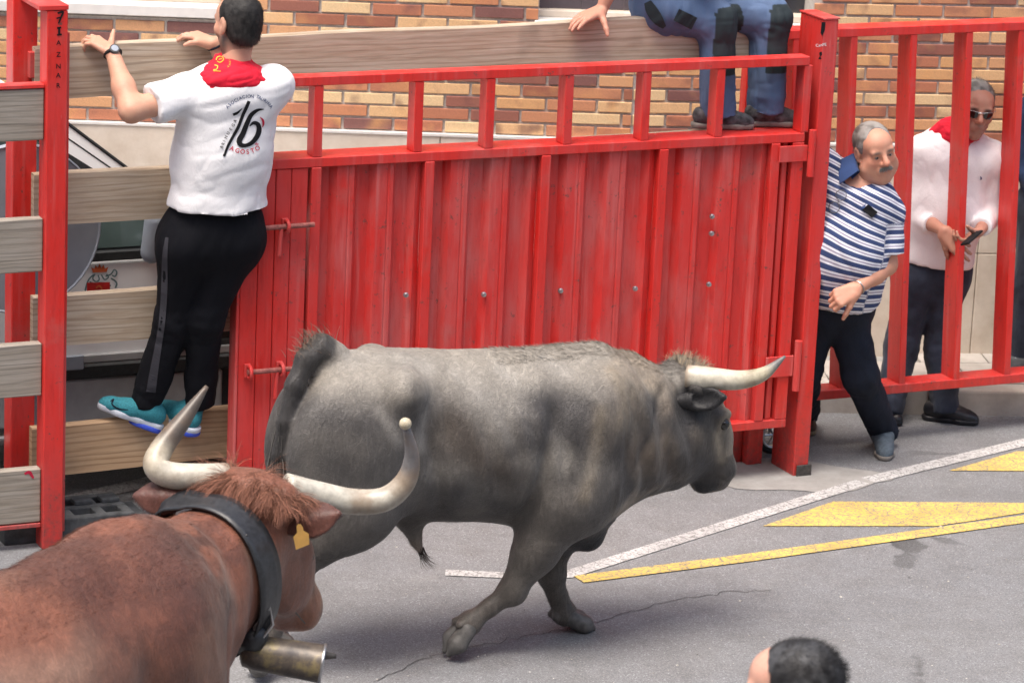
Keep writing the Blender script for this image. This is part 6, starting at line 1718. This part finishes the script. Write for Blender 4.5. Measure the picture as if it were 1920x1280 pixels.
# wrist watch and earring
wd = nrm(J['wrL'] - J['elL']); ref_ = nrm(np.cross(wd, FN)); ref2 = np.cross(wd, ref_); wc_ = J['wrL'] - wd * 0.004
v, f = tube_vf([wc_ + 0.033 * (math.cos(t) * ref_ + math.sin(t) * ref2) for t in np.linspace(0, 2 * math.pi, 25)], 0.008, 8, False); wa = part('watch', v, f, RUBBER, sm, True)
wf_ = nrm(-FN * 0.9 + ZU * 0.3 - wd * 0.0); wf_ = nrm(wf_ - wd * (wf_ @ wd))
v, f = lathe_vf(wc_ + wf_ * 0.030, wf_, [(0, 0.021), (0.010, 0.021), (0.012, 0.017), (0.012, 0.0005)], 24); part('watch_case', v, f, PLASG, wa)
v, f = lathe_vf(wc_ + wf_ * 0.0425, wf_, [(0, 0.015), (0.0006, 0.0005)], 24); part('watch_face', v, f, GREYM, wa)
br_d = nrm(J['wrR'] - J['elR']); r_ = nrm(np.cross(br_d, ZU)); r2_ = np.cross(br_d, r_)
v, f = tube_vf([J['wrR'] - br_d * 0.01 + 0.034 * (math.cos(t) * r_ + math.sin(t) * r2_) for t in np.linspace(0, 2 * math.pi, 21)], 0.005, 6, False); part('bracelet', v, f, NAVY, sm)

# ---- man in work trousers sitting on the top board
J = dict(pel=FP(1250, -6, 0.36), chest=FP(1240, -175, 0.24), head=FP(1246, -282, 0.2), shL=FP(1312, -165, 0.28), shR=FP(1168, -150, 0.18), elL=FP(1345, -110, 0.2), wrL=FP(1300, -80, 0.1), elR=FP(1162, -65, 0.22), wrR=FP(1128, 20, 0.22),
         hipL=FP(1296, 6, 0.36), hipR=FP(1240, 14, 0.29), knL=FP(1444, 34, 0.19), knR=FP(1342, 40, 0.19), anL=FP(1438, 196, 0.178), anR=FP(1346, 202, 0.178))
st, B = person('man in blue work trousers sitting on the top plank with boots on the gate', J, dict(
    girth=1.0, hfwd=FD * 0.8 - FN * 0.5, hup=ZU, fine=False, skin=V3(0.47, 0.235, 0.165), hair=dict(col=V3(0.03, 0.025, 0.02), cuts=[((0, 0.07, 0.06), (0, 1, -0.35)), ((0, -0.07, -0.07), (0, 0.2, -1))], n=600),
    handR=dict(fdir=-FD * 0.72 - ZU * 0.15 - FN * 0.25, pn=-ZU * 0.9 - FD * 0.2, side=1, curl=(8, 14, 14), thumb=(1.0, 0.55), tcurl=15, sc=1.12),
    handL=dict(fdir=FD * 0.7 - ZU * 0.4, pn=-ZU, side=-1, curl=(20, 20, 20)), z0=2.1))
G = [(B['torso'](0.018, 0.08) + [ell(B['TP'](0.42, 0, 0), B['ax'], (0.19, 0.14, 0.25), 0.08)], [(B['TP'](0.10, 0, 0), -B['up']), (J['chest'] + B['up'] * 0.05, B['up'])]), cap_sleeve(B, J, 'L', 0.62, 0.085, 0.01), cap_sleeve(B, J, 'R', 0.62, 0.085, 0.01)]
v, f = blob(G, 0.014, 2); part('shirt', v, f, REDCLOTH, st, True)
WB, WG = V3(0.09, 0.138, 0.245), V3(0.024, 0.034, 0.040)
def wcol(v):
    c = np.tile(WB, (len(v), 1)); g_ = np.zeros(len(v))
    for s in 'LR':
        k_ = J['kn' + s]; sh_ = nrm(J['an' + s] - k_); th = nrm(J['hip' + s] - k_)
        q = v - k_; al = q @ sh_; front = nrm(FD * 0.55 - FN * 0.85)
        near = np.linalg.norm(q - np.clip(al, 0, 1)[:, None] * sh_, axis=1) < 0.13
        g_ = np.maximum(g_, ((al > -0.05) & (al < 0.24) & near & (q @ FD > -0.045)).astype(float))
        lat_ = q @ th
        g_ = np.maximum(g_, ((al > -0.07) & (al < 0.05) & (lat_ < 0.06) & near & (q @ FD > -0.03)).astype(float))
    c = mixc(c, WG, g_)
    return c * (0.8 + 0.4 * fbm(v * 9, 3, 5))[:, None]
wt_, wv_, wf_2 = trousers(B, J, st, WORK, (0.112, 0.086, 0.084), 0.035, 0.25, 9, 0.013, 0.007, wcol)
wk = bvh_cast(wv_, wf_2, 0.014); WGM = mat_cloth('grey_patch', (0.024, 0.034, 0.040, 1))
print_stroke('pocket_flap', [([(1268, 28), (1284, 36), (1302, 45)], [24, 25, 25])], wk, WGM, wt_)
print_stroke('hip_panel', [([(1214, 4), (1222, 20), (1234, 38), (1246, 52)], [14, 22, 20, 8])], wk, WGM, wt_)
st['_lace'] = GREYSO.name
for s, tx, ty in (('R', 1411, 244), ('L', 1507, 232)):
    shoe_build(J['an' + s] - ZU * 0.015, np.array(list(FR(FS(tx, ty, 0.14)[0], 0.125, zm + 0.002))), 0, st, HIKE, GREYSO, L=0.29)

# ---- man in striped polo leaning round the gate post
Yf = lambda x, y, t: FP(x, y, t)
J = dict(pel=Yf(1566, 548, 0.17), chest=Yf(1606, 345, 0.06), head=Yf(1640, 283, 0.02), shL=Yf(1662, 398, 0.02), shR=Yf(1540, 312, 0.18), elL=Yf(1662, 496, -0.02), wrL=Yf(1606, 541, -0.10), elR=Yf(1500, 420, 0.30), wrR=Yf(1490, 520, 0.28),
         hipL=Yf(1584, 575, 0.16), hipR=Yf(1532, 578, 0.20), knL=Yf(1613, 702, 0.11), knR=Yf(1506, 700, 0.26), anL=gz(1652, 838) + ZU * 0.09, anR=gz(1506, 803) + ZU * 0.09)
hf = nrm(V3(0.36, -0.92, -0.10))
sp_, B = person('grey moustached man in blue striped polo shirt leaning out past the gate post', J, dict(
    girth=1.14, belly=0.045, hfwd=hf, hup=nrm(V3(-0.20, -0.1, 0.97)), hsc=1.05, jowl=0.8, nose=1.1, skin=V3(0.54, 0.275, 0.19), haircol=V3(0.16, 0.13, 0.11), arm=1.12,
    hair=dict(col=V3(0.13, 0.115, 0.105), col2=V3(0.34, 0.325, 0.31), cuts=[((0, 0.050, 0.03), (0, 1, -0.45)), ((0, -0.07, -0.06), (0, 0.25, -1))], bald=[((0, 0.095, 0.085), (0.060, 0.080, 0.075))], len=0.012, n=2600, flow=(0, -0.4, -0.5)),
    handL=dict(fdir=-FD * 0.80 - ZU * 0.30 - FN * 0.05, pn=FN * 0.55 - ZU * 0.5 - FD * 0.1, side=1, curl=(58, 66, 40), thumb=(0.55, 0.35), spread=0.02, sc=1.15), z0=0.0))
G = [(B['torso'](0.018, 0.08) + [ell(B['TP'](0.40, 0, 0.03), B['ax'], (0.205, 0.175, 0.24), 0.08), ell(B['TP'](0.10, 0, 0.02), B['ax'], (0.20, 0.16, 0.16), 0.06)], [(B['TP'](-0.05, 0, 0), -B['up']), (J['chest'] + B['up'] * 0.045 - B['fwd'] * 0.0, nrm(B['up'] + B['fwd'] * 0.35))]),
     cap_sleeve(B, J, 'L', 0.80, 0.088, 0.012), cap_sleeve(B, J, 'R', 0.80, 0.088, 0.012)]
v, f = blob(G, 0.0075, 2)
v = cloth_fold(v, f, 0.009, 10, 15, B['rt'] * 0.6 + B['up'])
ss_ = (v - J['pel']) @ FD; zz_ = (v - J['pel'])[:, 2]; al = zz_ + (0.10 + 0.42 * sstep(0.0, 0.45, zz_)) * ss_
dL = np.linalg.norm(v - (J['shL'] + np.clip(((v - J['shL']) @ nrm(J['elL'] - J['shL'])), 0.06, 1)[:, None] * nrm(J['elL'] - J['shL'])), axis=1)
slv = ((v - J['shL']) @ nrm(J['elL'] - J['shL']) > 0.05) & (dL < 0.11) & (((v - J['shL']) @ B['rt']) < 0.06)
al = np.where(slv, -((v - J['shL']) @ nrm(J['elL'] - J['shL'])) * 1.0 + 0.013, al)
al = al + 0.010 * (fbm(v * 7, 2, 77) - 0.5)
polo = part('polo_shirt', v, f, STRIPE, sp_, True, {'stripe': al})
bo_ = [q for q in sp_.children if q.name.startswith('body')][0]
bv_ = np.array([q.co[:] for q in bo_.data.vertices]) + ORG[sp_.name]; bf_ = np.array([tuple(p_.vertices) for p_ in bo_.data.polygons])
uv_, uf_ = merge_qf([(v, f), (bv_, bf_)])
pc = bvh_cast(uv_, uf_, 0.008)
# collar flaps
def flap(pts, mat, cast_, parent, name='collar', th=0.006):
    P_ = np.array([cast_(*q) if len(q) == 2 else cast_(q[0], q[1]) for q in pts]); d_ = nrm(P_.mean(0) - CAMP); k = len(P_)
    return part(name, np.vstack([P_ - d_ * th, P_ + d_ * 0.004]), [tuple(range(k)), tuple(range(k, 2 * k))[::-1]] + [(i, k + i, k + (i + 1) % k, (i + 1) % k) for i in range(k)], mat, parent)
def fold_collar(B, J, parent, mat, gap=32, r0=0.078, r1=0.118, h0=0.085, h1=0.018, tip=0.06):
    n = 40; rows = []
    nk = nrm(B['nb'] - J['chest']); side_ = nrm(np.cross(B['fwd'], nk)); fr_ = np.cross(nk, side_)
    for lay in (0.0, 0.006):
        for rr_, hh in ((r0, h0 - 0.05), (r0, h0), ((r0 + r1) / 2 + 0.004, h0 - 0.008), (r1, h1)):
            for i in range(n + 1):
                th = math.radians(gap + (360 - 2 * gap) * i / n); fr = math.cos(th)
                out = max(0, math.cos(th)) ** 2
                h_ = hh - (0.055 * max(0, fr) if True else 0) - (tip * out if hh == h1 else 0)
                q_ = rr_ + (0.012 if (hh == h1 and out > 0.3) else 0)
                rows.append(J['chest'] + nk * (h_ + 0.005) + (fr_ * fr * (q_ + 0.01) + side_ * math.sin(th) * q_ * 1.08) * (1 + lay * 6) + nk * lay * 0.5)
    m_ = n + 1; F_ = []
    for l_ in range(2):
        for r_ in range(3):
            for i in range(n):
                a_ = l_ * 4 * m_ + r_ * m_ + i; F_.append((a_, a_ + 1, a_ + m_ + 1, a_ + m_))
    for i in range(n): a_ = 3 * m_ + i; F_.append((a_, a_ + 1, a_ + 4 * m_ + 1, a_ + 4 * m_))
    return part('collar', rows, F_, mat, parent, True)
fold_collar(B, J, polo, NAVYC)
# spectacles hung on the placket, badge on the chest
sp2 = bvh_cast(v, f, 0.012)
for cx, cy, rx, ry in ((1577, 366, 10, 10), (1564, 389, 10, 10.5)):
    ring = [sp2(cx + rx * math.cos(t), cy + ry * math.sin(t)) for t in np.linspace(0, 2 * math.pi, 22)]
    tv_, tf_ = tube_vf(ring, 0.0017, 6, False); gl = part('spectacles', tv_, tf_, DARKST, sp_)
    k = len(ring); part('lens', np.array(ring[:-1]), [tuple(range(k - 1))], CLEAR, gl)
tv_, tf_ = tube_vf([sp2(1571, 375), sp2(1573, 378), sp2(1570, 381)], 0.0018, 6); part('spectacles_bridge', tv_, tf_, DARKST, sp_)
def _noop(): pass
flap([(1617, 393), (1628, 383), (1646, 398), (1635, 409)], BLACKINK, pc, polo, 'badge', 0.003)
# moustache
mo = B['T']
k = 420
rt_ = np.array([mo(rng.normal(0, 0.016), 0.1, 0) for _ in range(k)])
hx = B['hax']; xs_ = rng.uniform(-0.028, 0.028, k)
rt_ = np.array([mo(x_, 0.1035 - 5.5 * x_ * x_, -0.0455 - 5 * x_ * x_ + rng.normal(0, 0.0028)) for x_ in xs_])
dr_ = np.array([hx.T @ V3(0.5 * np.sign(x_) * abs(x_) / 0.02, 0.30, -0.85) for x_ in xs_])
strands('moustache', rt_, dr_ + rng.normal(0, 0.15, (k, 3)), 0.014, np.tile(V3(0.42, 0.40, 0.38), (k, 1)), sp_, 0.0022, 0.4, 3, 0.1, np.tile(hx[1], (k, 1)))
trousers(B, J, sp_, NAVY, (0.112, 0.082, 0.072), 0.045, 0.16, 19, 0.009)
# bracelet
br_d = nrm(J['wrL'] - J['elL']); r_ = nrm(np.cross(br_d, ZU)); r2_ = np.cross(br_d, r_)
tv_, tf_ = tube_vf([J['wrL'] - br_d * 0.012 + 0.0335 * (math.cos(t) * r_ + math.sin(t) * r2_) for t in np.linspace(0, 2 * math.pi, 21)], 0.0035, 6, False); part('bracelet', tv_, tf_, STEEL, sp_)
sp_['_lace'] = ORANGE.name
shoe_build(J['anL'], gz(1662, 866), 0, sp_, SUEDE, GREYSO)
tip_ = gz(1524, 818); shoe_build(J['anR'], tip_, 0, sp_, BROWNSH, TAN)

# ---- man in pale shirt and red neckerchief behind the railing
Wy = lambda x, y, Y: at_y(x, y, Y)
J = dict(pel=Wy(1748, 498, 16.50), chest=Wy(1796, 262, 16.42), head=Wy(1830, 203, 16.36), shL=Wy(1858, 295, 16.42), shR=Wy(1731, 283, 16.42), elL=Wy(1852, 405, 16.44), wrL=Wy(1838, 432, 16.22), elR=Wy(1716, 402, 16.42), wrR=Wy(1768, 432, 16.20),
         hipL=Wy(1768, 520, 16.50), hipR=Wy(1722, 520, 16.48), knL=Wy(1766, 655, 16.46), knR=Wy(1690, 650, 16.46), anL=gz(1768, 789) + ZU * 0.085, anR=gz(1666, 790) + ZU * 0.085)
hf = nrm(V3(0.10, -0.95, -0.14))
wm, B = person('grey haired man in sunglasses, pale shirt and red neckerchief holding a phone behind railing', J, dict(
    girth=1.06, belly=0.02, hfwd=hf, hup=nrm(V3(0.10, -0.1, 1)), hsc=1.06, skin=V3(0.43, 0.21, 0.15), haircol=V3(0.03, 0.028, 0.027), beard=(V3(0.22, 0.15, 0.12), 0.35),
    hair=dict(col=V3(0.11, 0.108, 0.105), col2=V3(0.30, 0.295, 0.29), cuts=[((0, 0.068, 0.062), (0, 1, -0.25)), ((0, -0.07, -0.06), (0, 0.25, -1)), ((0, 0.03, 0.0), (0, 1, -0.55))], len=0.022, n=3600, flow=(0.4, -0.5, -0.1)),
    handL=dict(fdir=V3(-0.65, -0.35, -0.35), pn=V3(-0.35, 0.1, 0.9), side=-1, curl=(35, 45, 35), thumb=(0.6, 0.5), sc=1.05), handR=dict(fdir=V3(0.62, -0.30, -0.55), pn=V3(0.2, 0.9, -0.2), side=-1, curl=(15, 22, 20), thumb=(0.5, 0.2), sc=1.1), z0=0.0))
G = [(B['torso'](0.020, 0.08) + [ell(B['TP'](0.45, 0, 0.01), B['ax'], (0.205, 0.16, 0.24), 0.08), ell(B['TP'](0.10, 0, 0.01), B['ax'], (0.19, 0.145, 0.15), 0.06)], [(B['TP'](0.06, 0, 0), -B['up']), (J['chest'] + B['up'] * 0.05, B['up'])]),
     long_sleeve(B, J, 'L', 0.80, (0.074, 0.062, 0.050)), long_sleeve(B, J, 'R', 0.62, (0.074, 0.062, 0.050))]
v, f = blob(G, 0.0085, 2); v = cloth_fold(v, f, 0.009, 8, 25, B['up'] + B['rt'] * 0.3)
ws = part('shirt', v, f, PINKW, wm, True); wc2 = bvh_cast(v, f, 0.003)
print_stroke('shirt_emblem', [([(1838, 331), (1840, 335), (1838, 337)], [1.2, 2.6, 1.5])], wc2, NAVYC, ws)
G = [([cone(J['chest'] + B['up'] * 0.03 + B['fwd'] * 0.01, B['nb'] - B['up'] * 0.0, 0.105, 0.072, 0.03), cone(J['chest'] + B['rt'] * 0.08 + B['up'] * 0.03, J['chest'] + B['rt'] * 0.15 - B['up'] * 0.015, 0.045, 0.025, 0.03), cone(J['chest'] + B['fwd'] * 0.09 + B['up'] * 0.0, J['chest'] + B['fwd'] * 0.12 - B['up'] * 0.06, 0.032, 0.018, 0.03)], [(J['chest'] + B['up'] * 0.085, nrm(B['up'] + B['fwd'] * 0.25))])]
kv, kf = blob(G, 0.006, 2); kv = cloth_fold(kv, kf, 0.010, 18, 41, B['rt']); part('neckerchief', kv, kf, REDCLOTH, wm, True)
trousers(B, J, wm, JEANS, (0.108, 0.080, 0.072), 0.045, 0.14, 29, 0.009)
T = B['T']
for s in (-1, 1):
    pts_ = [T(s * 0.012, 0.108, 0.016), T(s * 0.030, 0.108, 0.019), T(s * 0.054, 0.096, 0.018), T(s * 0.058, 0.090, 0.002), T(s * 0.046, 0.098, -0.014), T(s * 0.028, 0.104, -0.016), T(s * 0.014, 0.107, -0.008)]
    bk = [p_ - hf * 0.004 for p_ in pts_]; k = len(pts_)
    gl = part('sunglasses', np.array(pts_ + bk), [tuple(range(k)), tuple(range(k, 2 * k))[::-1]] + [(i, k + i, k + (i + 1) % k, (i + 1) % k) for i in range(k)], SHADES, wm)
    tv_, tf_ = tube_vf([T(s * 0.004, 0.110, 0.017), pts_[0], pts_[1], pts_[2]], 0.0016, 6); part('glasses_rim', tv_, tf_, STEEL, gl)
    tv_, tf_ = tube_vf([pts_[2], T(s * 0.081, 0.05, 0.012), T(s * 0.084, -0.015, 0.012)], 0.0016, 6); part('glasses_arm', tv_, tf_, STEEL, gl)
tv_, tf_ = tube_vf([T(-0.014, 0.109, 0.012), T(0, 0.113, 0.016), T(0.014, 0.109, 0.012)], 0.0016, 6); part('glasses_bridge', tv_, tf_, STEEL, wm)
phc = Wy(1822, 446, 16.10)
ph = tag(link('phone', box_mesh('phone', (0.062, 0.115, 0.012), BLACKINK, 0.005, 2), None, phc), 'black phone in the hand of the man in sunglasses', 'phone')
ph.rotation_euler = (0.5, -0.35, -1.0)
wm['_lace'] = BLSHOE.name
shoe_build(J['anL'], gz(1836, 797), 0, wm, BLSHOE, BLSHOE); shoe_build(J['anR'], gz(1690, 800), 0, wm, BLSHOE, BLSHOE)

# ---- person at the edge of the picture, on the pavement
g0 = gz(1950, 700, 0.13)
A_ = lambda dx, dy, z: g0 + V3(dx, dy, z)
J = dict(pel=A_(0.02, 0, 0.90), chest=A_(0.02, 0, 1.38), head=A_(0.02, -0.02, 1.56), shL=A_(-0.16, 0, 1.34), shR=A_(0.20, 0, 1.34), elL=A_(-0.16, -0.02, 1.06), wrL=A_(-0.10, -0.18, 0.95), elR=A_(0.24, 0, 1.06), wrR=A_(0.20, -0.16, 0.95),
         hipL=A_(-0.07, 0, 0.86), hipR=A_(0.11, 0, 0.86), knL=A_(-0.09, -0.02, 0.47), knR=A_(0.12, -0.02, 0.47), anL=A_(-0.08, 0, 0.085), anR=A_(0.13, 0.02, 0.085))
J = {k_: v_ - V3(0, 0, 0.0) for k_, v_ in J.items()}
ep, B = person('onlooker in dark blue knit and jeans at the far end of the railing', J, dict(girth=1.02, hfwd=V3(-0.5, -0.85, -0.1), hup=ZU, fine=False, hair=dict(col=V3(0.05, 0.04, 0.03), cuts=[((0, 0.07, 0.06), (0, 1, -0.35)), ((0, -0.07, -0.07), (0, 0.2, -1))], n=600),
    handL=dict(fdir=V3(0.5, -0.6, -0.4), pn=V3(0.5, 0.5, -0.3), side=1), handR=dict(fdir=V3(-0.5, -0.6, -0.4), pn=V3(-0.5, 0.5, -0.3), side=-1), z0=0.13))
G = [(B['torso'](0.022, 0.08) + [ell(B['TP'](0.42, 0, 0), B['ax'], (0.2, 0.15, 0.25), 0.08)], [(B['TP'](-0.02, 0, 0), -B['up']), (J['chest'] + B['up'] * 0.05, B['up'])]), long_sleeve(B, J, 'L'), long_sleeve(B, J, 'R')]
v, f = blob(G, 0.012, 2); v = cloth_fold(v, f, 0.010, 9, 25, B['up']); part('jumper', v, f, BLUEKN, ep, True)
trousers(B, J, ep, JEANS, (0.112, 0.088, 0.082), 0.03, 0.14, 39, 0.009)
ep['_lace'] = SOLEW.name
shoe_build(J['anL'], gz(1871, 716, 0.13), 0, ep, PLASG, SOLEW); shoe_build(J['anR'], J['anR'] + V3(-0.1, -0.13, -0.085), 0, ep, PLASG, SOLEW)

# ---- head of a man in the foreground
hc = CAMP + 8.45 * ray(1486, 1300)
A_ = lambda dx, dy, z: hc + V3(dx, dy, z)
J = dict(head=hc, chest=A_(0.05, -0.02, -0.24), pel=A_(0.06, -0.02, -0.76), shL=A_(0.02, -0.21, -0.29), shR=A_(0.06, 0.19, -0.29), elL=A_(0.0, -0.27, -0.56), elR=A_(0.06, 0.27, -0.56), wrL=A_(-0.2, -0.24, -0.68), wrR=A_(-0.16, 0.2, -0.7),
         hipL=A_(0.06, -0.11, -0.80), hipR=A_(0.06, 0.08, -0.80), knL=A_(0.03, -0.11, -1.22), knR=A_(0.05, 0.09, -1.22))
zf = hc[2]
J['anL'] = A_(0.08, -0.11, 0.09 - zf); J['anR'] = A_(0.09, 0.09, 0.09 - zf)
fm, B = person('dark haired man passing in the foreground, only his crown and brow showing', J, dict(girth=1.0, hfwd=V3(-0.93, 0.30, -0.1), hup=nrm(V3(0.02, 0, 1)), hsc=1.10, skin=V3(0.58, 0.33, 0.25),
    hair=dict(col=V3(0.022, 0.022, 0.024), col2=V3(0.075, 0.078, 0.085), cuts=[((0, 0.060, 0.055), (0, 1, -0.30)), ((0, -0.07, -0.07), (0, 0.25, -1)), ((0, 0.03, 0.0), (0, 1, -0.5))], len=0.022, n=5200, flow=(0, -0.6, -0.2)), z0=0.0,
    handL=dict(fdir=V3(-0.7, 0.2, -0.6), pn=V3(0, 1, 0), side=1), handR=dict(fdir=V3(-0.7, -0.2, -0.6), pn=V3(0, -1, 0), side=-1)))
G = [(B['torso'](0.018, 0.08), [(B['TP'](-0.04, 0, 0), -B['up']), (J['chest'] + B['up'] * 0.05, B['up'])]), cap_sleeve(B, J, 'L', 0.7, 0.085, 0.01), cap_sleeve(B, J, 'R', 0.7, 0.085, 0.01)]
v, f = blob(G, 0.014, 2); part('shirt', v, f, NAVYC, fm, True)
trousers(B, J, fm, JEANS, (0.112, 0.088, 0.082), 0.03, 0.14, 49, 0.009, 0.014)
fm['_lace'] = SOLEW.name
shoe_build(J['anL'], J['anL'] + V3(-0.2, 0.02, -0.09), 0, fm, BLSHOE, SOLEW); shoe_build(J['anR'], J['anR'] + V3(-0.2, 0.02, -0.09), 0, fm, BLSHOE, SOLEW)
for o_ in bpy.data.objects:
    if '_lace' in o_: del o_['_lace']

# ------------------------------------------------------------------ loose grit on the carriageway
L = []
for i in range(650):
    px_, py_ = rng.uniform(-40, 1960), rng.uniform(880, 1320)
    p_ = gz(px_, py_); r_ = rng.uniform(0.0015, 0.005) * (1.6 if rng.random() < 0.06 else 1)
    a_ = rng.uniform(0, 6.28); d1 = V3(math.cos(a_), math.sin(a_), 0); d2 = V3(-d1[1], d1[0], 0)
    v = np.array([p_ + d1 * r_ * 1.4 + ZU * 0.001, p_ - d1 * r_ + ZU * 0.001, p_ + d2 * r_ + ZU * 0.001, p_ - d2 * r_ * 1.1 + ZU * 0.001, p_ + ZU * r_ * 0.9])
    L.append((v, [(0, 2, 4), (2, 1, 4), (1, 3, 4), (3, 0, 4)]))
gm = M('grit', 0.85, 0.3); gm.color(gm.ramp(gm.noise(gm.geo(), 90, 2), [(0.35, (0.10, 0.095, 0.09, 1)), (0.55, (0.36, 0.34, 0.32, 1)), (0.7, (0.55, 0.53, 0.5, 1))]))
o_ = part('road_grit', *join_vf(*L), gm.m); tag(o_, 'loose pale grit scattered over the grey road', 'grit', kind='stuff')
